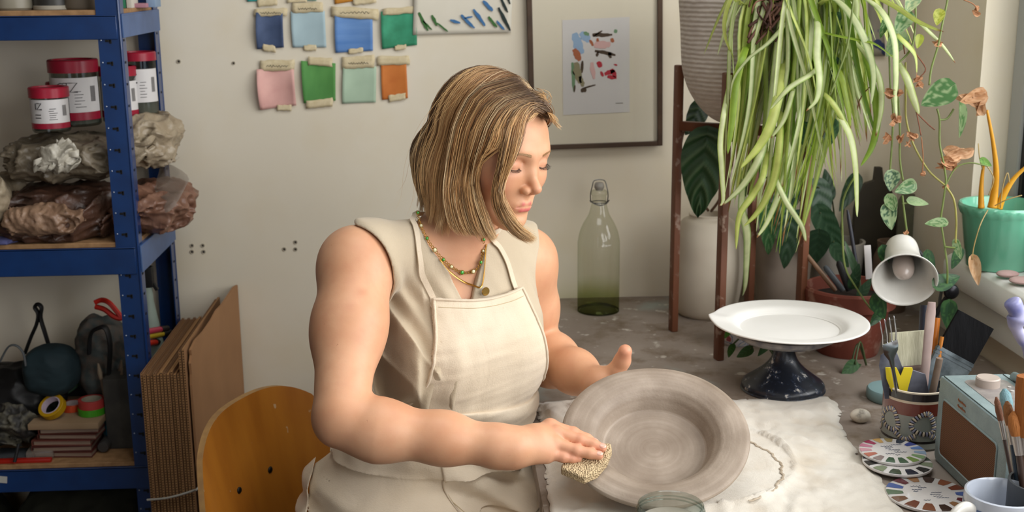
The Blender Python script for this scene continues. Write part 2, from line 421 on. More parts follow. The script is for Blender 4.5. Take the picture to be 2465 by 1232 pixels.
def fbm(p, s, seed=0):
    """cheap smooth pseudo noise from sines, vectorised"""
    r = np.random.RandomState(seed); o = 0
    for i in range(7):
        d = r.normal(size=3); d /= np.linalg.norm(d); f = s*(.6+1.1*r.rand()); o = o+np.sin((p@d)*f*2*PI+r.rand()*6.28+1.3*np.sin((p@np.roll(d, 1))*f*3.1))
    return o/4.
# ================================================================= the potter: body
TY = math.radians(27)
FW = np.array([math.sin(TY), -math.cos(TY), 0]); LT = np.array([math.cos(TY), math.sin(TY), 0])
def bl(c, f=0, l=0, z=0): return np.array([c[0], c[1], c[2]])+FW*f+LT*l+np.array([0, 0, z])
RB = np.array([LT, -FW, [0, 0, 1]]).T     # ellipsoid axes: lateral, depth, vertical
# head pose
HS = .95
_yw, _pt, _rl = map(math.radians, (42.0, 11.0, 3.0))
_f = np.array([math.sin(_yw)*math.cos(_pt), -math.cos(_yw)*math.cos(_pt), -math.sin(_pt)]); _x = np.cross(_f, [0, 0, 1]); _x /= np.linalg.norm(_x); _u = np.cross(_x, _f)
_x2 = _x*math.cos(_rl)+_u*math.sin(_rl); RH = np.array([_x2, _f, np.cross(_x2, _f)]).T
HO = np.array([.0665, 1.757, 1.2015])
def h2w(v): return HO+HS*(RH@np.array(v, float))
def w2h(p): return ((p-HO)@RH)/HS
def mir(v): return (-v[0], v[1], v[2])
def head_sdf(pw):
    p = w2h(pw); q = p.copy(); q[:, 0] = np.abs(q[:, 0])       # q: mirrored
    d = s_ell(p, (0, -.010, .030), (.073, .090, .079))
    d = smin(d, s_ell(p, (0, .030, .012), (.060, .061, .066)), .03)
    d = smin(d, s_ell(p, (0, .026, -.034), (.0495, .056, .055)), .03)
    d = smin(d, s_ell(p, (0, .020, -.060), (.043, .052, .040)), .02)
    d = smin(d, s_cone(q, (.046, -.006, -.058), (.012, .062, -.090), .014, .0150), .022)
    d = smin(d, s_ell(p, (0, .0690, -.0905), (.0150, .0145, .0140)), .018)
    d = smin(d, s_ell(q, (.036, .058, -.027), (.018, .017, .016)), .030)
    d = smin(d, s_chain(q, [(.006, .0835, .0165), (.022, .0805, .0205), (.042, .067, .017)], [.006, .0065, .006]), .016)
    d = smax(d, -s_ell(q, (.0305, .0965, .0035), (.0175, .0150, .0100)), .014)
    # eyeball with lids, slit left open below the upper lid
    lid = s_ell(q, (.0300, .0695, .0030), (.0152, .0140, .0125))
    slit = s_chain(q, [(.0165, .0795, -.0020), (.0235, .0830, -.0043), (.031, .0840, -.0051), (.039, .0805, -.0041), (.0445, .0750, -.0015)], [.0004, .0012, .0013, .0012, .0004], .001)
    d = smin(d, lid, .006)
    crease = s_chain(q, [(.0165, .0840, .0060), (.026, .0860, .0088), (.038, .0820, .0080), (.0455, .0750, .0040)], [.0011, .0014, .0014, .001], .001)
    d = smax(d, -crease, .005); d = smax(d, -slit, .0016)
    # nose
    d = smin(d, s_chain(p, [(0, .0825, .006), (0, .0905, -.010), (0, .0990, -.0235), (0, .1040, -.0295)], [.0062, .0058, .0062, .0064], .006), .012)
    d = smin(d, s_ell(p, (0, .1050, -.0300), (.0076, .0070, .0064)), .006)
    d = smin(d, s_ell(q, (.0118, .0935, -.0350), (.0064, .0090, .0066)), .0045)
    d = smin(d, s_cone(p, (0, .1015, -.0355), (0, .088, -.0430), .0042, .004), .004)
    d = smax(d, -s_ell(q, (.0062, .0965, -.0415), (.0032, .0050, .0030)), .003)
    # mouth
    d = smin(d, s_ell(p, (0, .066, -.060), (.027, .0235, .019)), .014)
    d = smax(d, -s_cone(p, (0, .0945, -.0475), (0, .0935, -.053), .0016, .0022), .005)
    up = s_chain(q, [(0, .0872, -.0592), (.007, .0868, -.0582), (.015, .0825, -.0606), (.0230, .0755, -.0635)], [.0034, .0037, .0030, .0010], .004)
    lo = s_chain(q, [(0, .0858, -.0676), (.008, .0850, -.0674), (.0155, .0808, -.0660), (.0225, .0755, -.0642)], [.0047, .0044, .0032, .0010], .004)
    d = smin(d, up, .0035); d = smin(d, lo, .0035)
    d = smax(d, -s_chain(q, [(0, .0918, -.0628), (.010, .0900, -.0629), (.0190, .0825, -.0637), (.0235, .0780, -.0640)], [.0006, .0006, .0007, .0005], .001), .0014)
    d = smax(d, -s_ell(p, (0, .0885, -.0795), (.012, .0045, .0035)), .008)
    # ear
    ear = s_ell(q, (.0745, -.010, -.012), (.0055, .0165, .029), Matrix.Rotation(.25, 3, 'X'))
    ear = smax(ear, -s_ell(q, (.0805, -.008, -.008), (.004, .010, .018)), .004); d = smin(d, ear, .006)
    return d*HS
# the dish she holds: rim plane
PN = Vector((-.05, -.43, .90)).normalized(); PR = frame3(PN, (1, 0, .02)); DS = .955
PRIM = atz(1578, 1040, .8370)
def onrim(px, py, lift=0.):
    d = Vector(ray(px, py)); o = V(0, 0, CAMZ); q = PRIM+PN*lift; t = (q-o).dot(PN)/d.dot(PN); return o+d*t
# skeleton
NB = A3(at(1090, 590, 1.80)); NH = h2w((0, -.022, -.060))
SR = A3(at(856, 624, 1.685)); ER = A3(at(822, 1019, 1.52)); WR = A3(at(1236, 1079, 1.495))
SL = A3(at(1262, 622, 1.90)); EL = A3(at(1292, 848, 1.95)); WL = A3(at(1440, 922, 1.745))
CT = np.array([.012, 1.81, .0])
def torso_sdf(p):
    d = s_ell(p, (.008, 1.815, .965), (.128, .080, .115), RB)
    d = smin(d, s_ell(p, bl((.000, 1.82, .885), .004), (.122, .092, .13), RB), .05)
    d = smin(d, s_ell(p, (-.012, 1.835, .78), (.118, .095, .12), RB), .06)
    d = smin(d, s_ell(p, (-.035, 1.85, .61), (.172, .125, .125), RB), .06)
    for s in (-1, 1): d = smin(d, s_ell(p, bl((.005, 1.815, .900), .064, .060*s), (.056, .054, .057), RB), .04)
    # shoulders and trapezius
    d = smin(d, s_cone(p, NB+[0, 0, -.010], SR+[.035, .03, .006], .045, .033), .04)
    d = smin(d, s_cone(p, NB+[0, 0, .0], SL+[-.03, -.03, .015], .046, .038), .04)
    return d
def neck_sdf(p): return s_cone(p, NB+[0, 0, -.02]-FW*.005, NH, .056, .050)
def finger(p, pts, rs): return s_chain(p, pts, rs, .003)
RFING = [  # index, middle, ring, little: knuckle, joints, tip
    [(1324, 1026), (1380, 1042), (1413, 1056), (1432, 1066)],
    [(1338, 1043), (1397, 1060), (1429, 1070), (1450, 1078)],
    [(1334, 1068), (1388, 1084), (1420, 1091), (1442, 1096)],
    [(1316, 1090), (1356, 1100), (1378, 1103), (1392, 1104)]]
RFR = [[.0095, .0080, .0072, .0058], [.0096, .0080, .0073, .0060], [.0096, .0080, .0073, .0060], [.0088, .0070, .0062, .0052]]
RFL = (.031, .0265, .0240, .0225)
RFP = [[A3(onrim(j[0], j[1], RFL[k]-(.005 if f is RFING[3] else .002 if f is RFING[0] else 0))) for k, j in enumerate(f)] for f in RFING]
RTH = [A3(at(1268, 1062, 1.525)), A3(onrim(1312, 1064, .018)), A3(onrim(1350, 1068, .012)), A3(onrim(1382, 1078, .012))]
def handR(p):
    d = s_cone(p, WR, (WR+RFP[1][0])/2, .0215, .021)
    for i in range(4): d = smin(d, s_cone(p, WR+(RFP[i][0]-WR)*.12, RFP[i][0]-[0, 0, .003], .0185, .0115), .012)
    d = smin(d, s_chain(p, RTH, [.0185, .015, .0105, .0082]), .014)
    for i in range(4):
        f = finger(p, RFP[i], RFR[i]); f = smin(f, s_ell(p, RFP[i][0]+[0, 0, .0022], (.0085, .0082, .0082)), .006)
        f = smin(f, s_ell(p, RFP[i][1]+[0, 0, .0004], (RFR[i][1]*1.0,)*3), .003)
        d = smin(d, f, .0022 if i else .005)
    return d
LTH = [A3(at(1462, 914, 1.742)), A3(at(1482, 895, 1.735)), A3(at(1498, 868, 1.730)), A3(at(1505, 845, 1.722))]
WLp = A3(at(1492, 948, 1.735))
LFP = [[WLp+np.array(a) for a in r] for r in (
    [(.006, -.005, .005), (.030, -.030, -.008), (.048, -.048, -.012), (.060, -.060, -.012)],
    [(.008, -.012, -.006), (.026, -.044, -.018), (.042, -.062, -.020), (.054, -.072, -.018)],
    [(.002, -.022, -.014), (.016, -.054, -.024), (.030, -.072, -.024), (.040, -.082, -.021)],
    [(-.006, -.030, -.020), (.004, -.056, -.027), (.013, -.070, -.026), (.020, -.078, -.023)])]
def handL(p):
    d = s_cone(p, WL, (WL+WLp)/2, .022, .022)
    for i in range(4):
        d = smin(d, s_cone(p, WL+(LFP[i][0]-WL)*.15, LFP[i][0], .018, .0115), .012)
        d = smin(d, finger(p, LFP[i], [.0098, .0084, .0074, .0060]), .005)
    d = smin(d, s_chain(p, LTH, [.019, .0142, .0122, .0104]), .012)
    return d
def armR(p):
    mid = SR*.5+ER*.5+[-.004, .002, 0]; q = SR*.62+ER*.38
    d = s_chain(p, [SR+[.006, 0, -.004], q, mid+[.002, 0, 0], ER+[0, 0, .018]], [.0480, .0460, .0430, .0365], .03)
    d = smin(d, s_ell(p, SR+[-.004, -.004, -.012], (.049, .049, .053)), .03)
    e2 = ER+(WR-ER)*.22+[0, -.002, -.001]; e3 = ER+(WR-ER)*.6
    d2 = s_chain(p, [ER+[-.002, 0, .002], e2, e3, WR+(ER-WR)*.08, WR], [.0352, .0375, .0305, .0238, .0220], .03)
    return smin(d, d2, .015)
def armL(p):
    d = s_chain(p, [SL, SL*.5+EL*.5, EL], [.046, .042, .037], .03)
    d = smin(d, s_ell(p, SL+[.002, 0, -.01], (.048, .048, .054)), .03)
    d2 = s_chain(p, [EL, EL+(WL-EL)*.25, EL+(WL-EL)*.65, WL], [.037, .041, .031, .0225], .03)
    return smin(d, d2, .012)
HIPR = np.array([-.095, 1.79, .585]); HIPL = np.array([.035, 1.89, .585])
KR = HIPR+FW*.40+[0, 0, -.02]; KL = HIPL+FW*.40+[0, 0, -.02]
def legs(p):
    d = smin(s_cone(p, HIPR, KR, .080, .052), s_cone(p, HIPL, KL, .080, .052), .02)
    for k, (fx) in ((KR, -.02), (KL, .02)):
        an = k+np.array([fx, .02, -.46]); d = smin(d, s_chain(p, [k, k*.6+an*.4+[0, .012, 0], an], [.050, .048, .032]), .02)
        d = smin(d, s_cone(p, an+[0, 0, -.045], an+FW*.14+[0, 0, -.062], .034, .024), .02)
    return d
def bb(pts, r):
    a = np.array(pts); return a.min(0)-r, a.max(0)+r
G_head = Group(head_sdf, *bb([h2w((x, y, z)) for x in (-.08, .08) for y in (-.1, .115) for z in (-.11, .11)], .012))
G_torso = Group(torso_sdf, (-.22, 1.62, .47), (.22, 2.02, 1.13))
G_neck = Group(neck_sdf, *bb([NB, NH], .07))
G_armR = Group(armR, *bb([SR, ER, WR], .07)); G_armL = Group(armL, *bb([SL, EL, WL], .07))
G_hR = Group(handR, *bb([WR]+RTH+[j for f in RFP for j in f], .026)); G_hL = Group(handL, *bb([WL]+LTH+[j for f in LFP for j in f], .026))
G_leg = Group(legs, *bb([HIPR, HIPL, KR, KL, KR-[0, 0, .53], KL-[0, 0, .53], KL+FW*.16], .09))
def body_sdf(p):
    d = G_torso(p); d = smin(d, G_armR(p), .03); d = smin(d, G_armL(p), .03)
    d = smin(d, G_neck(p), .025); d = smin(d, G_head(p), .012)
    d = smin(d, G_hR(p), .012); d = smin(d, G_hL(p), .012); d = smin(d, G_leg(p), .03)
    return d
def skin_mat():
    t = NT('skin'); at_ = t.n.new('ShaderNodeVertexColor'); at_.layer_name = 'tint'
    sp = t.n.new('ShaderNodeSeparateColor'); t.L(at_.outputs[0], sp.inputs[0])
    base = t.ramp(t.noise(14, 4), [(.3, lin('#cb9470')), (.7, lin('#d9a784'))])
    mot = t.mix(t.ramp(t.noise(42, 3), [(.45, (0, 0, 0)), (.75, (.35, .35, .35))]), base, lin('#c68a6c'))
    fk = t.mix(t.ramp(t.noise(150, 2), [(.74, (0, 0, 0)), (.80, (.55, .55, .55))]), mot, lin('#a8694a'))
    c = t.mix(sp.outputs[1], fk, lin('#d8826e')); c = t.mix(sp.outputs[0], c, lin('#c4525c')); c = t.mix(sp.outputs[2], c, lin('#c58a68'))
    t.color(c); I = t.b.inputs; I['Roughness'].default_value = .48; I['Subsurface Weight'].default_value = .12; I['Subsurface Radius'].default_value = (1, .35, .2); I['Subsurface Scale'].default_value = .008
    I['Specular IOR Level'].default_value = .42
    t.bump(t.noise(420, 3), .12, .0006); return t.m
M_skin = skin_mat()
def g(d, r): return np.exp(-(d/r)**2)
def tint(v):
    q = w2h(v); q[:, 0] = np.abs(q[:, 0]); o = np.zeros((len(v), 3))
    up = s_chain(q, [(0, .0882, -.0592), (.007, .0878, -.0582), (.015, .0835, -.0606), (.0225, .0765, -.0635)], [.0034, .0038, .0030, .0012], .004)
    lo = s_chain(q, [(0, .0875, -.0678), (.008, .0863, -.0676), (.0155, .0820, -.0660), (.0225, .0765, -.0642)], [.0048, .0045, .0033, .0012], .004)
    o[:, 0] = np.clip(.5-(smin(up, lo, .003)+.0006)/.0014, 0, 1)*.8
    D = lambda c: np.linalg.norm(q-np.array(c), axis=1)
    o[:, 1] = .35*g(D((.046, .062, -.030)), .022)+.25*g(D((0, .108, -.034)), .010)+.22*g(D((.03, .08, .003)), .012)+.3*g(D((.075, -.01, -.01)), .025)
    K = [f[i] for f in RFP for i in (0, 1, 3)]+[LTH[3], LTH[2], LTH[3], ER+[-.02, -.02, -.02]]
    for k in K: o[:, 1] += (.30 if k is not K[-1] else .2)*g(np.linalg.norm(v-k, axis=1), .012)
    sc_ = A3(camhits(body_sdf, [(870, 703)])[0]); o[:, 2] = .8*g(np.linalg.norm((v-sc_)*[1, 1, 1.6], axis=1), .009)
    return np.clip(o, 0, 1)
HB = .0015
HAVE=1
PER = thing('person', (-.02, 1.85, 0), 'person with a blond bob in a linen top and cream apron, sponging a clay dish', 'person')
_v, _q = surfnet(body_sdf, (-.24, 1.30, -.02), (.47, 2.14, 1.36), HB)
body = npmesh('body', _v, _q, M_skin, PER, 2, 'bare arms, neck and face of the seated person', {'tint': tint})
# ================================================================= clothing
def poly2(u, v, P):
    """2d signed distance to polygon, negative inside"""
    P = np.array(P); d = np.full(len(u), 1e9); ins = np.zeros(len(u), bool); n = len(P)
    for i in range(n):
        a = P[i]; b = P[(i+1) % n]; e = b-a; wx = u-a[0]; wy = v-a[1]; h = np.clip((wx*e[0]+wy*e[1])/(e@e), 0, 1)
        d = np.minimum(d, (wx-e[0]*h)**2+(wy-e[1]*h)**2)
        c = ((a[1] > v) != (b[1] > v)); ins ^= c & (u < (b[0]-a[0])*(v-a[1])/((b[1]-a[1]) if abs(b[1]-a[1]) > 1e-9 else 1e-9)+a[0])
    return np.where(ins, -1, 1)*np.sqrt(d)
def ufz(p): d = p-CT; return d@LT, d@FW, p[:, 2]
def elly(p, px, py, Y, rx, rz):
    """cylinder through the torso front to back"""
    c = A3(at(px, py, Y)); dd = c-np.array([0, 0, CAMZ]); k = (p[:, 1]-Y)/dd[1]; x = (p[:, 0]-c[0]-k*dd[0])/rx; z = (p[:, 2]-c[2]-k*dd[2])/rz; r = np.sqrt(x*x+z*z); return (r-1)*min(rx, rz)
def fabric(name, c, c2, n=1400, b=.35, sc=5):
    t = NT(name); a = t.noise(sc, 4); t.color(t.ramp(a, [(.35, lin(c)), (.65, lin(c2))])); I = t.b.inputs
    I['Roughness'].default_value = .85; I['Sheen Weight'].default_value = .25; I['Specular IOR Level'].default_value = .2
    w1 = t.noise(n, 2, stretch=(1, 1, .15)); w2 = t.noise(n, 2, stretch=(.15, .15, 1)); ad = t.node('ShaderNodeMath', _operation='ADD'); t.L(w1, ad.inputs[0]); t.L(w2, ad.inputs[1])
    cr = t.noise(22, 5, dist=1.2, stretch=(1, 1, .35)); ad2 = t.node('ShaderNodeMath', _operation='MULTIPLY_ADD', i1=4.5); t.L(cr, ad2.inputs[0]); t.L(ad.outputs[0], ad2.inputs[2])
    t.bump(ad2.outputs[0], b, .0012); return t
M_linen = fabric('oatmeal_linen', '#b9a98f', '#c5b59d').m
M_seamL = fabric('oatmeal_seam', '#ad9c7e', '#b8a88a').m
_t = fabric('cream_apron_canvas', '#d8c7ae', '#dfd0ba', sc=7)
_st = A3(camhits(G_torso, [(1160, 845)])[0])-A3(worldloc(PER))
_m = _t.node('ShaderNodeMapping'); _m.inputs[1].default_value = tuple(-_st); _t.L(_t.coord(), _m.inputs[0]); _ln = _t.node('ShaderNodeVectorMath', _operation='LENGTH'); _t.L(_m.outputs[0], _ln.inputs[0])
_n = _t.ramp(_t.noise(120, 2), [(.58, (0, 0, 0)), (.66, (1, 1, 1))]); _g = _t.ramp(_ln.outputs['Value'], [(.0, (.8, .8, .8)), (.022, (0, 0, 0))])
_c = _t.b.inputs['Base Color'].links[0].from_socket; _mm = _t.mix(1.0, _n, _g, 'MULTIPLY'); _c2 = _t.mix(_mm, _c, lin('#c9a15c'))
_t.color(_t.mix(_t.ramp(_t.noise(85, 2), [(.73, (0, 0, 0)), (.79, (.35, .35, .35))]), _c2, lin('#b49a70'))); M_apron = _t.m
def drape(p, a=1.0):
    """folds: mostly vertical ridges hanging from the bust and from the near armhole"""
    u, f, z = ufz(p); s = np.clip((1.06-z)/.12, 0, 1); side = side_ = np.clip((-.03-u)/.06, 0, 1)
    w = np.sin(u*120+z*16+2.5*np.sin(z*17+u*9))*.6+np.sin(u*63-z*26+1.1)*.5+.5*np.sin(u*210+z*40+3*np.sin(z*25))+.7*side_*(1-np.abs(np.sin(u*75+z*12+1.5*np.sin(z*21))))**2
    return a*(s*w*(.0018+.0058*side)+(.15+.85*s)*(.0018*fbm(p, 9, 3)+.0013*fbm(p*np.array([1, 1, .5]), 20, 8)))
def torso_wear(p):
    d = G_torso(p); d = smin(d, G_armR(p), .03); d = smin(d, G_armL(p), .03); return d
_cx2 = at(1306, 720, 1.80).x
_cx = at(850, 545, 1.68).x
def top_sdf(p):
    u, f, z = ufz(p); b = torso_wear(p); t = G_torso(p)
    bag = .004+.010*np.clip((.98-z)/.12, 0, 1)*np.clip((.02-u)/.08, 0, 1)
    o = b-np.maximum((.0052+.004*np.clip((-.03-ufz(p)[0])/.06, 0, 1)*np.clip((1.04-p[:, 2])/.1, 0, 1))+bag+drape(p), .0032); d = np.maximum(o, -(b-.0005))
    d = smax(d, t-.036, .004)
    d = np.maximum(d, -elly(p, 831, 668, 1.66, .0670, .0785)); d = np.maximum(d, -elly(p, 1350, 660, 1.86, .040, .078))
    d = smax(d, (_cx-p[:, 0])*.8, .006)
    d = smax(d, (p[:, 0]-_cx2)*.8, .006)
    arm = np.minimum(s_cone(p, ER, SR*.55+ER*.45, .052, .056), s_cone(p, EL, SL*.62+EL*.38, .066, .060)); d = np.maximum(d, -arm)
    vn = np.maximum(poly2(u, z, [(-.026, .965), (-.053, 1.03), (-.080, 1.07), (-.098, 1.16), (.055, 1.16), (.026, 1.078), (.006, 1.045)]), -(f-.0))
    d = np.maximum(d, -vn); q = p-NB; hole = np.linalg.norm(q[:, :2]-np.array([.004, .012]), axis=1)-.066; d = np.maximum(d, -np.maximum(hole, 1.04-z))
    return np.maximum(d, .70-z)
_v, _q = surfnet(Group(top_sdf, (-.23, 1.58, .69), (.24, 2.0, 1.16)), (-.24, 1.57, .68), (.25, 2.01, 1.17), .0018)
part_top = npmesh('linen_top', _v, _q, M_linen, PER, 2)
def deskcut(p): return np.minimum(np.minimum(p[:, 0]-.117, p[:, 2]-.712), .760-p[:, 2])
def lap(p): return smin(G_torso(p), G_leg(p), .10)
def skirt_base(p):
    z = p[:, 2]; fl = .010+.030*np.clip((.80-z)/.14, 0, 1)
    return lap(p)-fl
def apron_base(p):
    u, f, z = ufz(p); lo = np.clip((.80-z)/.10, 0, 1)
    hz = .0030*np.sin(z*150+u*10+2*np.sin(u*14))*np.exp(-((z-.79)/.035)**2)+.0055*np.sin(z*95+u*38+2*np.sin(u*21+z*9))*lo+.0008*fbm(p, 11, 2)+.0007*fbm(p*np.array([.5, .5, 1.6]), 30, 6)
    return smin(torso_wear2(p)-.0135-.16*drape(p), skirt_base(p), .03)-hz
def torso_wear2(p):
    # the bib hangs straight from the bust to the lap
    d = G_torso(p); return smin(d, s_cone(p, bl((.0, 1.815, .90), .035, -.0), bl((-.01, 1.835, .72), .035, 0), .080, .080), .06)
BIBL = [(.70, .40), (.795, .30), (.812, .150), (.825, .122), (.85, .107), (.88, .101), (.92, .093), (.96, .083), (.993, .075)]
def bibw(z): a = np.array(BIBL); return np.interp(z, a[:, 0], a[:, 1])
def apron_sdf(p):
    u, f, z = ufz(p); b = apron_base(p); d = np.maximum(b, -(b+.0045))
    side = np.abs(u+.010)-bibw(z); d = np.maximum(d, side*.7); d = np.maximum(d, deskcut(p))
    d = np.maximum(d, z-(.992-.05*(u+.01)**0*0-.004*np.cos(u*30))); d = np.maximum(d, -(f+.14)); return np.maximum(d, .46-z)
APB = ((-.24, 1.36, .46), (.40, 1.95, 1.02))
_v, _q = surfnet(Group(apron_sdf, *APB), (-.25, 1.35, .45), (.41, 1.96, 1.03), .0020)
apron = npmesh('apron', _v, _q, M_apron, PER, 2)
def pocket_sdf(p):
    u, f, z = ufz(p); b = apron_base(p)-.0036-.0010*np.sin(z*90); d = np.maximum(b, -(b+.004)); tp = .824-.10*(u+.08)
    gap = np.exp(-((z-tp+.004)/.008)**2)*.0015; d = d-gap
    d = np.maximum(d, np.maximum(-.083-u, u-.13)); d = np.maximum(d, np.maximum(z-tp, .672-z)); return np.maximum(np.maximum(d, -f), deskcut(p))
_v, _q = surfnet(Group(pocket_sdf, (-.12, 1.60, .66), (.20, 1.85, .84)), (-.12, 1.60, .65), (.20, 1.86, .84), .0018)
pocket = npmesh('pocket', _v, _q, M_apron, apron, 2)
def trouser_sdf(p):
    z = p[:, 2]; d = lap(p)-.012-.002*fbm(p, 14, 5); d = np.maximum(d, deskcut(p)); d = np.maximum(d, z-.73); return np.maximum(d, .09-z)
_v, _q = surfnet(Group(trouser_sdf, (-.24, 1.36, .07), (.42, 2.02, .75)), (-.25, 1.35, .06), (.43, 2.03, .76), .005)
npmesh('trousers', _v, _q, mat('dark_olive_trousers', '#2b2a22', '#34332a', 10, rough=.9), PER, 2)
M_shoe = mat('dark_canvas_shoe', '#26221e', rough=.8)
for k, fx in ((KR, -.02), (KL, .02)):
    an = k+np.array([fx, .02, -.46]); m = MB(); a = Vector(an+[0, 0, -.058]); f = Vector(FW)
    m.sphere(a+f*.055+V(0, 0, .003), (.046, .125, .036), 20, 12, frame3((0, 0, 1), Vector(LT))); part('shoe', m, M_shoe, PER)
# hems and edges as piping running on the surfaces
def project(fn, pts, off):
    """push points on to the surface fn==off along the gradient"""
    P = np.array([list(p) for p in pts], float)
    for _ in range(12):
        e = 1e-3; d = fn(P); gr = np.stack([(fn(P+np.eye(3)[k]*e)-d)/e for k in range(3)], -1); gr /= np.maximum(np.linalg.norm(gr, axis=1), .3)[:, None]
        P = P-gr*(d-off)[:, None]*.8
    return [Vector(q) for q in P]
def fuz(u, z, f=.14): return Vector(CT+LT*u+FW*f)+V(0, 0, z)
def frontpts(fn, uz, off=0.):
    P = np.array([list(fuz(u, z, .26)) for u, z in uz]); D = np.tile(-FW, (len(P), 1)); Q, ok = march(fn, P, D, off, 80); return [Vector(q) for q in Q]
hem = MB()
_zs = np.linspace(.835, .992, 40)
hem.tube(frontpts(apron_base, [(-.010-bibw(z)+.002, z) for z in _zs], .0005), .0022, 8)
hem.tube(frontpts(apron_base, [(-.010+bibw(z)-.002, z) for z in _zs], .0005), .0022, 8)
hem.tube(frontpts(apron_base, [(u, .9905-.004*math.cos(u*30)) for u in np.linspace(-.084, .064, 40)], .0005), .0018, 8)
part('bib_hem', hem, M_apron, apron)
st = MB()
st.tube(frontpts(apron_base, [(u, .9805-.004*math.cos(u*30)) for u in np.linspace(-.080, .060, 60)], .0002), .0006, 5)
st.tube(frontpts(apron_base, [(u, .8170-.10*(u+.08)) for u in np.linspace(-.081, .09, 60)], .0032), .0006, 5)
st.tube(frontpts(apron_base, [(-.080, z) for z in np.linspace(.68, .818, 40)], .0028), .0007, 5)
part('stitching', st, mat('stitch_thread', '#c2b08f', rough=.8), apron)
# neck straps of the apron, flat ribbons over the shoulders
def ribbon(pts, wdt, th, n=40, fn=None, off=.0):
    c = spline(pts, n)
    if fn is not None: c = project(fn, c, off)
    m = MB(); P = []
    for i, p in enumerate(c):
        t = (c[min(i+1, n)]-c[max(i-1, 0)]).normalized(); e = 1e-3
        if fn is not None:
            q = np.array([list(p)]); g0 = fn(q); nr = Vector([float((fn(q+np.eye(3)[k]*e)-g0)[0]) for k in range(3)]).normalized()
        else: nr = Vector(-FW)
        s = t.cross(nr).normalized(); P.append([p+s*wdt*.5-nr*0, p+s*wdt*.5+nr*th, p-s*wdt*.5+nr*th, p-s*wdt*.5, p+s*wdt*.5])
    m.grid(P); return m
def wear(p): return np.minimum(np.minimum(torso_wear(p)-.0115, G_neck(p)-.003), top_sdf(p))
s1 = [frontpts(apron_base, [(-.081, .988)], .003)[0]]+camhits(wear, [(1016, 660), (1008, 600), (1000, 545), (997, 505)], .002)
s1 += [Vector(NB)+V(-.052, .035, .045), Vector(NB)+V(-.01, .072, .055), Vector(NB)+V(.045, .055, .045)]
s2 = [frontpts(apron_base, [(.062, .988)], .003)[0]]+camhits(wear, [(1225, 640), (1203, 595), (1186, 562)], .002)+[Vector(NB)+V(.062, .01, .035), Vector(NB)+V(.045, .055, .045)]
part('neck_strap', ribbon(s1, .0085, .0016, 50, wear, .0015), M_apron, apron)
part('neck_strap', ribbon(s2, .0085, .0016, 40, wear, .0015), M_apron, apron)
# armhole binding and neckline edge of the linen top
def edge(pix, r, off=0.001):
    c = spline(camhits(top_sdf, pix, off), 60); part('binding', MB().tube(c, r, 6), M_seamL, part_top)
# ================================================================= jewellery
def chainpts(pix, off=.0016): return camhits(lambda p: np.minimum(np.minimum(torso_wear(p), G_neck(p)), top_sdf(p)), pix, off)
M_gold = mat('gold_chain', '#d9b060', rough=.25, metal=1); M_gem = mat('green_crystal', '#2f9a2c', rough=.05, spec=.8, coat=1); M_clear = mat('pale_crystal', '#e6dcae', rough=.08, coat=1)
nk = MB(); stones = []
C = spline(chainpts([(1004, 505), (1012, 540), (1030, 578), (1055, 612), (1084, 640), (1110, 655), (1132, 655), (1150, 645), (1160, 620), (1163, 595), (1164, 566)], .0035), 150)
acc = 0; k = 0
for i in range(1, len(C)):
    acc += (C[i]-C[i-1]).length
    if acc > .0042:
        acc = 0; k += 1; p = C[i]; t = (C[i]-C[i-1]).normalized(); R = frame3(V(*-FW)*-1, t)
        nk.lathe([(.0018+.0006*math.cos(a), .0006*math.sin(a)) for a in np.linspace(0, 2*PI, 7)[:-1]], p, 10, R, close=True, sx=1.15)
        if k % 4 == 1:
            big = .0030 if k in (13, 25, 29) else .0024; stones.append((MB().sphere(p+V(*FW)*.0012, (big, big, .0018), 12, 8, R), k % 8 != 5)); nk.lathe([(big+.0004+.0005*math.cos(a), .0006*math.sin(a)) for a in np.linspace(0, 2*PI, 7)[:-1]], p+V(*FW)*.0008, 14, R, close=True)
nko = part('necklace', nk, M_gold, PER, label='gold link necklace set with green stones'); [part('gemstone', sm_, M_gem if gr else M_clear, nko, label='green stone' if gr else 'pale stone') for sm_, gr in stones]
n2 = MB(); C = spline(chainpts([(1060, 625), (1085, 655), (1115, 677), (1140, 687), (1158, 690), (1165, 660), (1168, 620), (1170, 590)], .0025), 120)
for i, p in enumerate(C):
    t = (C[min(i+1, 120)]-C[max(i-1, 0)]).normalized(); R = frame3(V(*FW), t)
    n2.lathe([(.0010+.0004*math.cos(a), .0004*math.sin(a)) for a in np.linspace(0, 2*PI, 6)[:-1]], p, 8, R, close=True)
pp = chainpts([(1166, 700)], .004)[0]
n2.lathe([(0, -.0006), (.0062, -.0006), (.0066, 0), (.0062, .0006), (0, .0006)], pp+V(*FW)*.004, 24, frame3(V(*FW)))
part('pendant_chain', n2, M_gold, PER, label='fine gold chain with a round disc pendant')
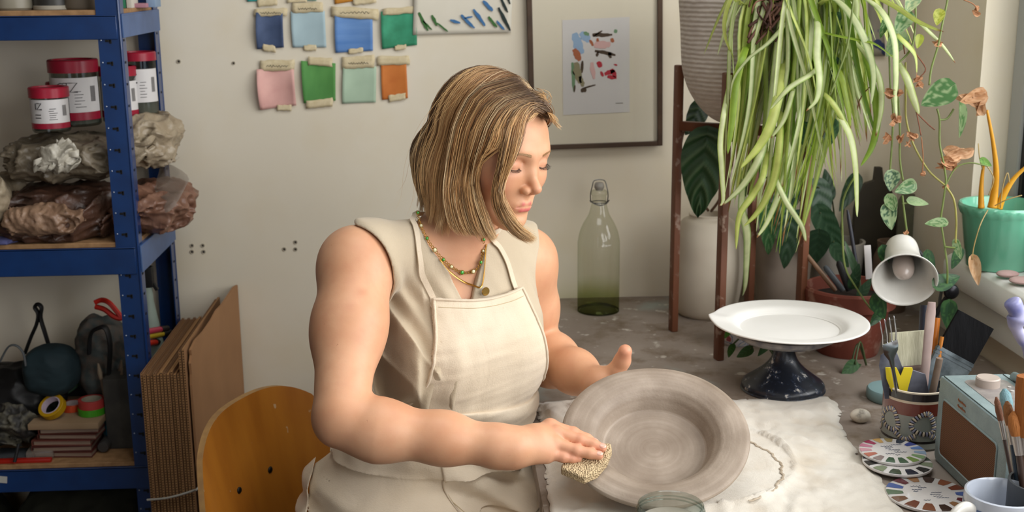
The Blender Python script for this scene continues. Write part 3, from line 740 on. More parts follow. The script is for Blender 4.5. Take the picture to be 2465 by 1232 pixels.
# ================================================================= face details and hair
M_lash = mat('dark_lashes', '#2a1c14', rough=.6); M_brow = mat('brown_brow_hair', '#a27c55', rough=.6)
def hv(x, y, z): return Vector(h2w((x, y, z)))
def facepts(q):
    """put head-space points on the face surface by marching back along the face direction"""
    P = np.array([h2w((x, .16, z)) for x, z in q]); D = np.tile(h2w((0, -1, 0))-h2w((0, 0, 0)), (len(P), 1)); Q, ok = march(G_head, P, D, 0, 70); return w2h(Q)
for s in (1, -1):
    lash = MB(); b = [(.0165, .0795, -.0017), (.0235, .0835, -.0041), (.031, .0847, -.0049), (.039, .0813, -.0039), (.0455, .0750, -.0011)]
    cs = spline([V(*p) for p in b], 44)
    lash.tube([hv(s*c.x, c.y+.0004, c.z) for c in cs], [.00015+.0003*math.sin(PI*i/44)**.5 for i in range(45)], 6)
    for i in range(6, 45):
        for k in range(1):
            c = cs[i]; j = rnd.uniform(-1, 1)*.0006; u = i/44; L = .0062*(.55+.6*u); out = (u-.42)*.9
            p0 = V(s*(c.x+j), c.y+.0004, c.z); p1 = p0+V(s*out*L*.5, L*.75, -L*.42); p2 = p0+V(s*out*L, L*1.15, -L*.35+rnd.uniform(-.0006, .0004))
            lash.tube([hv(*p0), hv(*p1), hv(*p2)], [.00022, .00017, .00005], 3, cap=False)
    part('eyelashes', lash, M_lash, PER)
    br = MB()
    for i in range(170):
        u = rnd.random(); x = .0115+.0325*u; z = .0178+.0052*math.sin(u*2.3)-.0035*u*u+rnd.uniform(-1, 1)*.0021*(1-.65*u)
        y = float(facepts([(s*x, z)])[0][1]) if False else 0; br.M = None; br_pts = (x, z, u); br.v.append((x, z, u)) if False else None
        if i == 0: _bp = []
        _bp.append((s*x, z, u))
    F3 = facepts([(a, b_) for a, b_, _ in _bp])
    F4 = facepts([(a+s*(.0042+.002*c), b_+.0022*(1-c*1.7)) for a, b_, c in _bp])
    for (a, b_), (x, z, u) in zip(zip(F3, F4), _bp):
        p0 = V(*a)+V(0, .0002, 0); p2 = V(*b_)+V(0, .0007, 0); pm = (p0+p2)/2+V(0, .0006, 0)
        br.tube([hv(*p0), hv(*pm), hv(*p2)], [.00022, .00024, .0001], 3, cap=False)
    part('eyebrow', br, M_brow, PER)
# nails
M_nail = mat('fingernail', '#dba995', rough=.25, coat=.4)
nl = MB()
for f, w_ in zip(RFP, (.0050, .0052, .0050, .0042)):
    t = Vector(f[3]-f[2]).normalized(); up = V(0, -.35, 1); R = frame3(up-t*up.dot(t), t); nl.sphere(Vector(f[3])+R@V(-.001, 0, w_*.82), (.0062, w_*.92, .0022), 14, 8, R)
part('fingernail', nl, M_nail, PER)
# hair: guide surface in head space, strands run from the parting down over it
PX = -.020                                  # the parting sits on her left
HC = np.array([0, -.012, .022]); HR = np.array([.0835, .1040, .1000])
def scalp(th, ph, o=0.):
    """th: azimuth (0 front, 90 her right, 180 back), ph: elevation"""
    c = math.cos(ph); return V(HC[0]+(HR[0]+o)*math.sin(th)*c, HC[1]+(HR[1]+o)*math.cos(th)*c, HC[2]+(HR[2]+o)*math.sin(ph))
def strand(th, tipz, depth, flick, jit, n=18):
    """th azimuth where the strand hangs"""
    sgn = 1 if math.sin(th) >= 0 else -1
    a = abs(math.atan2(math.sin(th), math.cos(th)))           # 0..pi
    # root on the parting, front roots feed the front locks
    u = min(max((a-.45)/(PI-.9), 0), 1); yr = lerp(.078, -.075, u**.9)
    zr = HC[2]+HR[2]*math.sqrt(max(0, 1-((yr-HC[1])/HR[1])**2-((PX-HC[0])/HR[0])**2))
    root = V(PX+sgn*jit*.004, yr, zr-depth*.3)
    pts = [root]; m1 = 9
    # sweep over the dome: blend root direction to the hanging meridian
    dr = (root-V(*HC)); dr = V(dr.x/HR[0], dr.y/HR[1], dr.z/HR[2]).normalized()
    e = V(math.sin(th), math.cos(th), 0)
    for i in range(1, m1+1):
        t = i/m1; ang = math.acos(max(-1, min(1, dr.dot(e)))); s_ = math.sin(ang)
        q = (dr*math.sin((1-t)*ang)+e*math.sin(t*ang))/s_ if s_ > 1e-4 else e
        lift = .0015*math.sin(PI*min(t*1.6, 1)); pts.append(V(HC[0]+q.x*(HR[0]-depth+lift), HC[1]+q.y*(HR[1]-depth+lift), HC[2]+q.z*(HR[2]-depth+lift)))
    base = pts[-1]; H = base.z-tipz; k = n-m1
    for i in range(1, k+1):
        t = i/k; bk = max(0, -math.cos(th)); r = 1+(.08+.20*bk)*math.sin(PI*min(t*1.05, 1))**1.2-.12*t**3+flick*max(0, t-.72)**1.5*4
        x = HC[0]+(base.x-HC[0])*r; y = HC[1]+(base.y-HC[1])*r
        pts.append(V(x, y, base.z-H*t))
    return pts
def hair_mat():
    t = NT('blonde_hair'); a = t.n.new('ShaderNodeVertexColor'); a.layer_name = 'tone'; t.L(a.outputs[0], t.b.inputs['Base Color'])
    I = t.b.inputs; I['Roughness'].default_value = .38; I['Specular IOR Level'].default_value = .55; I['Anisotropic'].default_value = .6
    return t.m
M_hair = hair_mat()
def build_hair(seed=3):
    R = np.random.RandomState(seed); Vv = []; Fq = []; Cc = []; base = 0
    dark = np.array(lin('#5d4128')[:3]); mid = np.array(lin('#a3764a')[:3]); lite = np.array(lin('#dab07a')[:3]); pale = np.array(lin('#efd2a4')[:3])
    def emit(pts, w, tone, lite_tip=1.0):
        nonlocal base
        P = np.array([h2w(tuple(p)) for p in pts]); n = len(P); T = np.gradient(P, axis=0); T /= np.linalg.norm(T, axis=1)[:, None]
        out = P-np.array(h2w((0, -.01, -.02))); out[:, 2] *= .4; N = out-T*(out*T).sum(1)[:, None]; N /= np.linalg.norm(N, axis=1)[:, None]; B = np.cross(T, N)
        s = np.linspace(0, 1, n); ww = w*np.clip((1.02-s)/.25, .12, 1)*np.clip(.5+s*6, 0, 1)
        ring = []
        for a in (0, 2.094, 4.189): ring.append(P+(N*math.cos(a)*.7+B*math.sin(a))*ww[:, None])
        Rr = np.stack(ring, 1).reshape(-1, 3); Vv.append(Rr)
        i = np.arange(n-1)
        for k in range(3):
            k2 = (k+1) % 3; Fq.append(np.stack([base+i*3+k, base+i*3+k2, base+(i+1)*3+k2, base+(i+1)*3+k], 1))
        rt = np.clip(s/.22, 0, 1)[:, None]; tp = np.clip((s-.55)/.4, 0, 1)[:, None]*lite_tip
        col = dark*(1-rt)*.9+rt*tone; col = col*(1-tp*.5)+(tp*.5)*(tone*.35+pale*.9); Cc.append(np.repeat(col, 3, 0)); base += 3*n
    def tone():
        r = R.rand(); return (dark*1.0 if r < .22 else mid if r < .58 else lite if r < .88 else pale)*(.85+.3*R.rand())
    # clumps: each clump has an azimuth, tip height and colour; strands gather to it
    nc = 210
    for c in range(nc):
        far = R.rand() < .22
        if far: th0 = -R.uniform(1.35, PI)
        else: th0 = R.uniform(1.42, PI+.3)
        tz = -.108+R.normal()*.006-.012*math.exp(-((abs(th0)-1.4)/.5)**2); dp = R.uniform(-.001, .014); fl = R.uniform(-.3, .55)*.5; ct = tone(); wav = R.uniform(0, 6.28)
        for k in range(26):
            th = th0+R.normal()*.050; d = dp+R.normal()*.0018; pts = strand(th, tz+R.normal()*.005, d, fl, R.randn())
            cx = strand(th0, tz, dp, fl, 0); o = []
            for i, (p, q) in enumerate(zip(pts, cx)):
                t = i/(len(pts)-1); g_ = .55*max(0, t-.3)/.7; a = .0022*math.sin(t*5+wav)*t; e = (1+math.sin(k*1.7+t*3))*.0
                o.append(p.lerp(q, g_)+V(math.cos(th0)*a, -math.sin(th0)*a, 0))
            emit(o, R.uniform(.00035, .00062), ct*(.8+.4*R.rand()))
    # front lock hanging beside the near cheek, and roots sweeping back from the hairline
    def lock(guide, nstr, spread, w=.0005, tn=None, tipspread=1.0, lt=1.2):
        G = spline([V(*g_) for g_ in guide], 20); w0 = R.uniform(0, 6.28); wa = R.normal(size=3)*.0016; G = [p+V(*wa)*math.sin(i*.32+w0)*min(1, i/6) for i, p in enumerate(G)]; tn = tone() if tn is None and R.rand() < .6 else tn
        for k in range(nstr):
            a = R.normal(size=3)*spread; b_ = R.normal(size=3)*spread*tipspread; ph = R.uniform(0, 6.28); o = []
            for i, p in enumerate(G):
                t = i/20; o.append(p+V(*(a*(1-t)+b_*t))+V(math.sin(t*6+ph), 0, 0)*.0006)
            emit(o, R.uniform(.6, 1.2)*w, (tn if tn is not None else tone())*(.85+.3*R.rand()), lt)
    LOCKS(lock, dark, mid, lite, pale)
    Vv = np.concatenate(Vv); Fq = np.concatenate(Fq); Cc = np.concatenate(Cc); n = len(Vv)
    me = bpy.data.meshes.new('hair'); me.vertices.add(n); me.vertices.foreach_set('co', (Vv-np.array(worldloc(PER))).astype('f').ravel())
    me.loops.add(len(Fq)*4); me.loops.foreach_set('vertex_index', Fq.astype('i').ravel()); me.polygons.add(len(Fq))
    me.polygons.foreach_set('loop_start', np.arange(0, len(Fq)*4, 4, dtype='i')); me.polygons.foreach_set('loop_total', np.full(len(Fq), 4, 'i')); me.update(); me.validate()
    me.polygons.foreach_set('use_smooth', [True]*len(Fq)); me.materials.append(M_hair)
    ca = me.color_attributes.new('tone', 'FLOAT_COLOR', 'POINT'); ca.data.foreach_set('color', np.concatenate([Cc, np.ones((n, 1))], 1).astype('f').ravel())
    o = bpy.data.objects.new('hair', me); COL.objects.link(o); o.parent = PER; o['label'] = 'chin length blonde bob with darker roots'
def hp(a, off=.012):
    """head-space guide point: (px, py) lies on the head plus offset, (px, py, Y) free in space"""
    if len(a) == 3: return Vector(w2h(A3(at(*a))[None])[0])
    q, ok = camhit(lambda p: G_head(p), [a], off); return Vector(w2h(q)[0]) if ok[0] else Vector(w2h(A3(at(a[0], a[1], 1.71))[None])[0])
def LOCKS(lock, dark, mid, lite, pale):
    R = np.random.RandomState(11)
    G0 = [(1322, 284), (1288, 262), (1264, 284), (1254, 330), (1239, 375), (1220, 420), (1209, 465, 1.655), (1226, 512, 1.655), (1256, 553, 1.645), (1290, 577, 1.635)]
    G1 = [(1303, 258), (1255, 256), (1222, 298), (1208, 350), (1200, 400), (1192, 440), (1190, 482, 1.67), (1206, 525, 1.67), (1234, 557, 1.66), (1262, 573, 1.65)]
    G2 = [(1284, 236), (1222, 254), (1186, 298), (1166, 348), (1152, 392), (1146, 440, 1.685), (1156, 487, 1.685), (1170, 530, 1.69), (1180, 556, 1.69), (1190, 572, 1.69)]
    G3 = [(1262, 216), (1182, 238), (1140, 300), (1124, 360), (1114, 410), (1108, 455, 1.685), (1114, 500, 1.69), (1124, 535, 1.695), (1132, 552, 1.70), (1138, 562, 1.70)]
    G4 = [(1236, 194), (1150, 216), (1104, 290), (1086, 360), (1078, 410), (1072, 455, 1.69), (1076, 500, 1.70), (1084, 532, 1.705), (1092, 545, 1.71), (1098, 552, 1.71)]
    def fan(A, B, n, bias=None, off=.011, sp=.0022, lt=1.2):
        A = [hp(a, off) for a in A]; B = [hp(b, off) for b in B]
        for c in range(n*2):
            u = R.rand(); u2 = min(1, max(0, u+R.normal()*.10)); oo = R.normal()*.0016; N_ = len(A)
            G = [a.lerp(b, lerp(u, u2, i/(N_-1)))*(1+oo/.09) for i, (a, b) in enumerate(zip(A, B))]
            lock([tuple(q) for q in G], 13, sp*1.25, .00040, None, .8, lt)
    fan(G0, G1, 26, off=.010); fan(G0, G1, 8, off=.006, sp=.003)
    # strands that start with the front lock roots but fall back behind the gap
    up = lambda A, B, k: A[:k]+B[k:]
    fan(up(G1, G2, 4), G2, 16, off=.011); fan(G2, G3, 26, off=.012); fan(G2, G3, 8, off=.006, sp=.003); fan(G3, G4, 26, off=.013); fan(G3, G4, 8, off=.006, sp=.003)
    # short pale hair along the forehead hairline
    for k in range(12):
        u = k/11; a = hp((1322-60*u, 286-16*math.sin(u*2.6)), .004); b = hp((1300-44*u, 268+8*u), .008); c = hp((1272-24*u, 292+14*u), .006)
        lock([tuple(a), tuple(b), tuple(c)], 16, .0022, .00035, lite, 1.0, 1.4)
    lock([(-.018, .070, .092), (-.032, .074, .081), (-.048, .064, .067), (-.063, .045, .052), (-.075, .015, .030), (-.083, -.01, -.02), (-.084, -.02, -.08)], 130, .0030, .0005, None, 1.2)
    lock([(-.010, .055, .102), (-.035, .055, .095), (-.060, .030, .075), (-.080, .0, .030), (-.088, -.02, -.03), (-.086, -.03, -.09)], 130, .0050, .0005, None, 1.2)
    for d in ((1338, 292), (1342, 300), (1346, 310), (1333, 288)):
        a = hp((1318, 276), .006); b = hp((d[0]-10, d[1]-16, 1.69)); c = hp((*d, 1.69)); lock([tuple(a), tuple(b), tuple(c)], 12, .0016, .0004, lite, 1.4, 1.8)
    lock([(.010, .0, .120), (.05, -.01, .110), (.088, -.03, .05), (.098, -.04, -.02), (.092, -.045, -.07), (.094, -.05, -.10)], 10, .012, .00025, lite, 1.5)
# dark under layer so that the scalp never shows through
def cap_sdf(pw):
    p = w2h(pw); k = (p-HC)/(HR-.0125); d = (np.linalg.norm(k, axis=1)-1)*.09
    low = np.linalg.norm((p[:, :2]-HC[:2])/(HR[:2]-.0135+0*p[:, :2]), axis=1)*.085-.085
    body_ = np.maximum(low+.16*np.maximum(-p[:, 2]-.02, 0), np.maximum(p[:, 2]-HC[2], -.085-p[:, 2])); d = smin(d, body_, .02)
    # open the face and the neck front
    face = np.maximum(-(p[:, 1]-(.034+.45*np.maximum(p[:, 2]-.0, 0)**1*0)), p[:, 2]-.066)
    face = np.where(p[:, 1] > .004, np.maximum(.010-p[:, 1], p[:, 2]-(.075-.0*p[:, 1])), 1.)
    d = smax(d, -(np.maximum(-(p[:, 1]-.030), p[:, 2]-.070)), .008)
    d = np.maximum(d, -(np.maximum(-(p[:, 1]-.072), p[:, 2]-.100)))
    return d*HS
_lo, _hi = bb([h2w((x, y, z)) for x in (-.1, .1) for y in (-.12, .10) for z in (-.1, .125)], .01)
_v, _q = surfnet(Group(cap_sdf, _lo, _hi), _lo-.01, _hi+.01, .003)
npmesh('hair_under_layer', _v, _q, mat('dark_blonde_underlayer', '#4f3a25', '#5d452c', 60, rough=.6), PER, 2)
build_hair()
# ================================================================= clay dish in her hands
def clay_mat():
    t = NT('wet_grey_clay'); c = t.coord()
    sx = t.n.new('ShaderNodeSeparateXYZ'); t.L(c, sx.inputs[0])
    r2 = t.node('ShaderNodeVectorMath', _operation='LENGTH'); mp = t.node('ShaderNodeMapping', Scale=(1, 1, 0)); t.L(c, mp.inputs[0]); t.L(mp.outputs[0], r2.inputs[0])
    # throwing rings: noise looked up by radius and a little angle
    cb = t.n.new('ShaderNodeCombineXYZ'); mu = t.node('ShaderNodeMath', _operation='MULTIPLY', i1=160.); t.L(r2.outputs['Value'], mu.inputs[0]); t.L(mu.outputs[0], cb.inputs[0])
    sc2 = t.node('ShaderNodeMath', _operation='MULTIPLY', i1=6.); t.L(sx.outputs[1], sc2.inputs[0]); t.L(sc2.outputs[0], cb.inputs[1])
    rg = t.node('ShaderNodeTexNoise', Scale=1.0, Detail=4); t.L(cb.outputs[0], rg.inputs['Vector'])
    pt = t.noise(16, 4); m1 = t.node('ShaderNodeMath', _operation='MULTIPLY_ADD', i1=.45); t.L(rg.outputs['Fac'], m1.inputs[0]); t.L(pt, m1.inputs[2])
    t.color(t.ramp(m1.outputs[0], [(.45, lin('#7c6c5d')), (.75, lin('#938475')), (.95, lin('#a69788'))]))
    I = t.b.inputs; I['Roughness'].default_value = .55; I['Specular IOR Level'].default_value = .35
    ad = t.node('ShaderNodeMath', _operation='MULTIPLY_ADD', i1=.6); t.L(rg.outputs['Fac'], ad.inputs[0]); t.L(t.noise(300, 3), ad.inputs[2]); t.bump(ad.outputs[0], .35, .0012); return t.m
M_clay = clay_mat()
R1 = .1355
prof = [(0, .0), (.05, .0), (.072, .001), (.082, .004), (.100, .018), (.118, .028), (.1300, .0320), (R1-.0012, .0355), (R1, .0395), (R1-.0012, .0425), (R1-.005, .0440), (.124, .0448), (.108, .0440), (.094, .0400), (.0845, .0310), (.0785, .0190), (.0755, .0125), (.0735, .0108), (.070, .0100), (.050, .0088), (.025, .0082), (0, .0082)]
pf = []
for i in range(len(prof)-1):
    for k in range(4): pf.append(tuple(np.array(prof[i])*(1-k/4)+np.array(prof[i+1])*k/4))
pf.append(prof[-1])
dish = MB().lathe(pf, (0, 0, 0), 160, wob=lambda a, k: .004*math.sin(2*a+.6)+.003*math.sin(3*a)+.0015*math.sin(7*a+1))
dish.v = [tuple(Vector(v)*DS) for v in dish.v]
PC = PRIM-PN*.0445*DS
po = part('clay_dish', dish, M_clay, None, origin=(0, 0, 0), ang=60); po.matrix_world = Matrix.Translation(PC) @ PR.to_4x4()
tag(po, 'large wide-rimmed dish of damp grey brown clay held tilted over the cloth', 'dish')
PLOW = min((Matrix.Translation(PC) @ PR.to_4x4() @ Vector(v)).z for v in dish.v)
print('dish low z', PLOW)
# ================================================================= sponge
def sponge_mat():
    t = NT('yellow_brown_sponge'); v = t.node('ShaderNodeTexVoronoi', Scale=420); t.L(t.coord(), v.inputs['Vector'])
    t.color(t.ramp(v.outputs['Distance'], [(.12, lin('#9c8058')), (.36, lin('#d4bb93'))])); t.b.inputs['Roughness'].default_value = .95
    n2 = t.node('ShaderNodeMath', _operation='ADD'); t.L(v.outputs['Distance'], n2.inputs[0]); t.L(t.noise(150, 3), n2.inputs[1]); t.bump(n2.outputs[0], .9, .004); return t.m
Y1s = 1.56
sp_top = [(1352, 1118), (1372, 1098), (1400, 1085), (1440, 1066), (1470, 1066), (1473, 1080), (1462, 1108), (1438, 1136), (1406, 1150), (1350, 1126)]
up = [onrim(a, b, .0155+.002*math.sin(a*.3)) for a, b in sp_top]; dn = -PN*.0135
m = MB(); n = len(up); vs = up+[p+dn+V(.0, .0, 0) for p in up]; c = sum(up, V(0, 0, 0))/n
m.add(vs+[c+V(0, 0, .001), c+dn], [(i, (i+1) % n, n+(i+1) % n, n+i) for i in range(n)]+[((i+1) % n, i, 2*n) for i in range(n)]+[(n+i, n+(i+1) % n, 2*n+1) for i in range(n)])
so = part('sponge', m, sponge_mat(), None, ang=50, bevel=.0018); tag(so, 'small yellow brown sponge pressed under the fingertips on the clay dish rim', 'sponge')
# ================================================================= cloth on the desk
def cloth():
    N1, N2 = 150, 170; P = []
    out = [(1310, 1120), (1296, 1010), (1288, 975), (1340, 968), (1420, 965), (1600, 968), (1790, 964), (1990, 957), (2012, 968), (2024, 1000), (2018, 1018), (2040, 1062), (2100, 1130), (2140, 1180), (2175, 1240), (2190, 1300), (1900, 1330), (1600, 1330), (1342, 1330), (1325, 1225)]
    o2 = [atz(a, b, DESK) for a, b in out]; poly = [(p.x, p.y) for p in o2]
    xs = [p[0] for p in poly]; ys = [p[1] for p in poly]
    # irregular grid clipped by polygon sdf through numpy
    h = .0045; gx_ = np.arange(min(xs)-.01, max(xs)+.01, h); gy_ = np.arange(min(ys)-.01, max(ys)+.01, h)
    X, Y = np.meshgrid(gx_, gy_, indexing='ij'); d = poly2(X.ravel(), Y.ravel(), poly).reshape(X.shape)
    pt = np.stack([X.ravel(), Y.ravel(), 0*X.ravel()], 1); d += .003*fbm(pt, 22, 4).reshape(X.shape)
    # rough rectangle of relief: broad ripples, creases, the round edge of the trimming board beneath
    bc = atz(1640, 1120, DESK); rr = np.hypot(X-bc.x, Y-bc.y)
    Z = .0062+.0045*fbm(pt, 5, 1).reshape(X.shape)+.0040*np.abs(fbm(pt, 11, 2)).reshape(X.shape)-.0030*np.abs(fbm(pt, 15, 9)).reshape(X.shape)+.0012*fbm(pt, 40, 7).reshape(X.shape)
    Z = np.where(rr < .16, .0135+.0007*fbm(pt, 18, 7).reshape(X.shape), Z+.012*np.exp(-np.maximum(rr-.16, 0)/.010)); ridge = .010*np.exp(-((X-atz(2000, 975, DESK).x)/.018)**2-((Y-1.83)/.03)**2)
    Z += ridge; e = np.clip(-d/.006, 0, 1); Z = Z*np.clip(-d/.02, .25, 1); Z = np.maximum(Z, .0016)
    # fall over the desk edge on the left and front
    gdx, gdy = np.gradient(d, h); gl = np.hypot(gdx, gdy)+1e-6; bm_ = (d < 0) & (d > -h*1.05); X = np.where(bm_, X-d*gdx/gl*1.0, X); Y = np.where(bm_, Y-d*gdy/gl, Y); ins = d < 0; idx = -np.ones(X.shape, int); vs = []; fs = []
    for i, j in zip(*np.nonzero(ins)):
        x, y, z = X[i, j], Y[i, j], DESK+Z[i, j]
        if x < DX0-.003: z = DESK+Z[i, j]-(DX0-.003-x)*2.6; x = DX0-.003-min((DX0-.003-x)*.30, .008)-.0005
        idx[i, j] = len(vs); vs.append((x, y, z))
    for i, j in zip(*np.nonzero(ins[:-1, :-1] & ins[1:, :-1] & ins[:-1, 1:] & ins[1:, 1:])): fs.append((idx[i, j], idx[i+1, j], idx[i+1, j+1], idx[i, j+1]))
    m = MB(); m.add(vs, fs); return m
cf = fabric('off_white_canvas_cloth', '#cfc7ba', '#dad4c9', n=900, b=.45, sc=9)
_c = cf.b.inputs['Base Color'].links[0].from_socket; cf.color(cf.mix(cf.ramp(cf.noise(11, 5), [(.54, (0, 0, 0)), (.72, (.5, .5, .5))]), _c, lin('#b8a58a')))
M_cloth = cf.m
co = part('canvas_cloth', cloth(), M_cloth, None, ang=180, solid=.0012); tag(co, 'creased off white canvas cloth spread on the workbench under the clay dish', 'cloth')
# thin rim of slip left by the dish on the cloth
M_slip = mat('dried_clay_slip', '#b9ab98', '#a39480', 40, rough=.85, bump=.4, bscale=200)
rc = atz(1640, 1120, DESK+.014); m = MB(); pts = []
for i in range(61):
    a = math.radians(-62+i*2.0); rr = .142+.002*math.sin(i*.7)+.0012*math.sin(i*2.1); pts.append(V(rc.x+rr*math.cos(a)*1.0, rc.y+rr*math.sin(a), DESK+.0148))
m.tube(pts, [.0014+.0008*abs(math.sin(i*.9)) for i in range(61)], 7, flat=.6); tag(part('clay_ring', m, M_slip), 'curved ridge of dried clay slip on the cloth at the right of the big dish', 'clay ridge')
# ================================================================= glass jar, bottom edge
def glass(name, col, edge=None, gloss=.03, ior=1.5, base=0.0):
    """thin glass: tinted see-through, deeper colour at grazing angles, mirror highlights"""
    t = NT(name); t.n.remove(t.b); tr = t.n.new('ShaderNodeBsdfTransparent'); gl = t.node('ShaderNodeBsdfGlossy', Roughness=gloss); mx = t.n.new('ShaderNodeMixShader')
    lw = t.node('ShaderNodeLayerWeight', Blend=.35); fr = thinfac(t, lw); t.L(t.mix(lw.outputs['Facing'], lin(col), lin(edge or col)), tr.inputs[0])
    t.L(fr.outputs[0], mx.inputs[0]); t.L(tr.outputs[0], mx.inputs[1]); t.L(gl.outputs[0], mx.inputs[2]); t.L(mx.outputs[0], t.o.inputs[0]); return t.m
M_glass = glass('clear_glass', '#f2f6f4', '#b9c4c0')
jc = atz(1612, 1330, DESK+.014); jz = DESK+.0145; J = thing('glass_jar', (jc.x, jc.y, jz), 'clear glass jar of water standing in front of the clay dish', 'jar')
r = .0405; H = .064
jc = V(jc.x, jc.y-.0, jz)
jp = [(0, 0), (r-.004, 0), (r, .004), (r, H-.012), (r-.0015, H-.009), (r-.0015, H-.004), (r-.0005, H-.001), (r-.0015, H), (r-.003, H-.001), (r-.0035, H-.006), (r-.0035, .008), (r-.006, .005), (0, .005)]
# thread ridges near the rim
part('jar_body', MB().lathe(jp, jc, 72), M_glass, J)
th = MB()
for k, zz in enumerate((H-.008, H-.0125)): th.lathe([(r+.0004+.0010*math.cos(a), zz+.0009*math.sin(a)) for a in np.linspace(0, 2*PI, 9)[:-1]], jc, 72, close=True)
part('jar_thread', th, M_glass, J)
part('water', MB().lathe([(0, .0056), (r-.0040, .0085), (r-.0040, H-.021), (0, H-.021)], jc, 64), mat('cloudy_clay_water', '#b9b2a4', rough=.15, alpha=.55, spec=.6), J)
# ================================================================= little brush handle and pebbles
pb = atz(2070, 1016, DESK); m = MB(); m.sphere((0, 0, 0), (.0165, .0125, .0115), 28, 18)
m.v = [tuple(Vector(v)*(1+.06*nz(v[0]*60, v[1]*60, v[2]*60))) for v in m.v]; m.v = [(v[0]+pb.x, v[1]+pb.y, v[2]+pb.z+.0112) for v in m.v]
t = NT('flint_pebble'); t.color(t.ramp(t.noise(70, 3), [(.30, lin('#8f877b')), (.45, lin('#cfc6b6')), (.7, lin('#d9d2c5'))])); t.b.inputs['Roughness'].default_value = .5
tag(part('pebble', m, t.m), 'small cream pebble lying on the bench between cloth and patterned mug', 'pebble')
# ================================================================= taped colour cards
M_tape = NT('masking_tape'); M_tape.color(M_tape.ramp(M_tape.noise(120, 3), [(.3, lin('#c8b790')), (.7, lin('#d8c9a6'))])); M_tape.b.inputs['Roughness'].default_value = .7; M_tape = M_tape.m
M_ink = mat('pen_ink', '#3a3833', rough=.8)
def wallgrid(pix, nu=10, nv=10, curl=0., lift=.0012, seed=0, jag=0.):
    """bent paper from four corner pixels (tl,tr,br,bl) on the back wall"""
    c = [at(a, b, WY-.001) for a, b in pix]; rr = random.Random(seed); P = []
    for i in range(nu+1):
        u = i/nu; r = []
        for j in range(nv+1):
            v = j/nv; p = c[0].lerp(c[1], u).lerp(c[3].lerp(c[2], u), v); b = lift+curl*(abs(2*u-1)**2.2)*(.35+.65*math.sin(PI*v))*(1.0 if u < .5 else .6)
            if jag and j in (0, nv): p = p+V(0, 0, rr.uniform(-1, 1)*jag)
            if jag and i in (0, nu): p = p+V(rr.uniform(-1, 1)*jag, 0, 0)
            r.append(p+V(0, -b, 0))
        P.append(r)
    return P
def paint_mat(name, c1, c2, st):
    t = NT(name); a = t.noise(34, 4, stretch=st); b = t.noise(9, 2); m_ = t.node('ShaderNodeMath', _operation='MULTIPLY_ADD', i1=.7); t.L(a, m_.inputs[0]); t.L(b, m_.inputs[2])
    t.color(t.ramp(m_.outputs[0], [(.55, lin(c1)), (1.15, lin(c2))])); t.b.inputs['Roughness'].default_value = .75; return t.m
def scribble(m, p0, wdt, seed, h=.004):
    """little handwritten word as a raised pen line"""
    rr = random.Random(seed); pts = []; n = 26
    for i in range(n):
        u = i/(n-1); pts.append(p0+V(u*wdt, 0, h*(.5*math.sin(i*1.9+seed)+rr.uniform(-.3, .3))))
    m.tube(spline(pts, 80), .00038, 4)
def swatch(pix, c1, c2, lab, tapes, st=(1, 1, 1), curl=.012, seed=0, ink=True, words=None):
    c = at(*[sum(q[i] for q in pix)/4 for i in (0, 1)], WY); o = thing('painted_card', (c.x, WY-.001, min(at(a, b, WY).z for a, b in pix)), lab, 'colour card', 'painted colour cards taped to the wall')
    m = MB(); m.grid(wallgrid(pix, 12, 12, curl)); part('paper', m, paint_mat('paint_'+lab.split()[0], c1, c2, st), o, solid=.0007)
    tm = MB(); im = MB()
    for k, (x0, y0, x1, y1, ang) in enumerate(tapes):
        g = wallgrid([(x0, y0+ang), (x1, y0-ang), (x1, y1-ang), (x0, y1+ang)], 8, 3, .001, .0032 if curl < .008 else .0042, seed+k, .0012); part('masking_tape', MB().grid(g), M_tape, o, solid=.0004)
        if ink and k == 0:
            p0 = at(lerp(x0, x1, .18), (y0+y1)/2+ang*.6+2, WY-.0062)
            scribble(im, p0, abs(at(x1, y0, WY).x-at(x0, y0, WY).x)*.62, seed, .0035)
    if ink: part('handwriting', im, M_ink, o)
swatch([(617, 30), (681, 30), (684, 114), (620, 118)], '#2c3d5c', '#4b5b7d', 'navy blue painted card, leftmost in the upper full row on the wall', [(612, 20, 692, 38, 1), (634, 108, 664, 124, -2)], (1, 1, 1), .014, 1)
swatch([(700, 28), (782, 26), (786, 114), (705, 114)], '#9fb6bd', '#a9c0c6', 'pale blue painted card in the upper row, right of the navy one', [(704, 6, 778, 30, 2), (732, 108, 762, 122, 0)], (1, 1, 1), .006, 2)
swatch([(806, 34), (897, 42), (898, 122), (808, 127)], '#3f71b4', '#6d94c9', 'bright streaky blue painted card in the middle of the upper row', [(798, 18, 912, 44, -4), (840, 116, 874, 128, 2)], (.2, 1, 2), .008, 3)
swatch([(917, 28), (1002, 20), (1004, 108), (920, 118)], '#1d6e4a', '#3f9f79', 'emerald green painted card partly under the brush stroke sheet', [(922, 18, 1000, 34, 3), (950, 108, 978, 120, 2)], (1, 1, 1), .008, 4, ink=False)
swatch([(619, 166), (708, 166), (714, 253), (628, 264)], '#d19c95', '#e3b3a9', 'pink painted card, leftmost in the lower row on the wall', [(626, 144, 710, 170, 1), (668, 252, 702, 266, 0)], (1, 1, 1), .020, 5)
swatch([(725, 146), (808, 152), (808, 242), (732, 248)], '#3d7a3a', '#5d9a4e', 'leaf green painted card in the lower row between pink and mint', [(742, 138, 800, 158, -2), (738, 238, 802, 258, 3)], (1, 1, .3), .010, 6, ink=False)
swatch([(826, 160), (906, 160), (905, 246), (824, 249)], '#a2b9a0', '#afc6ad', 'mint green painted card in the lower row beside the orange one', [(824, 134, 902, 164, 2)], (1, 1, 1), .006, 7)
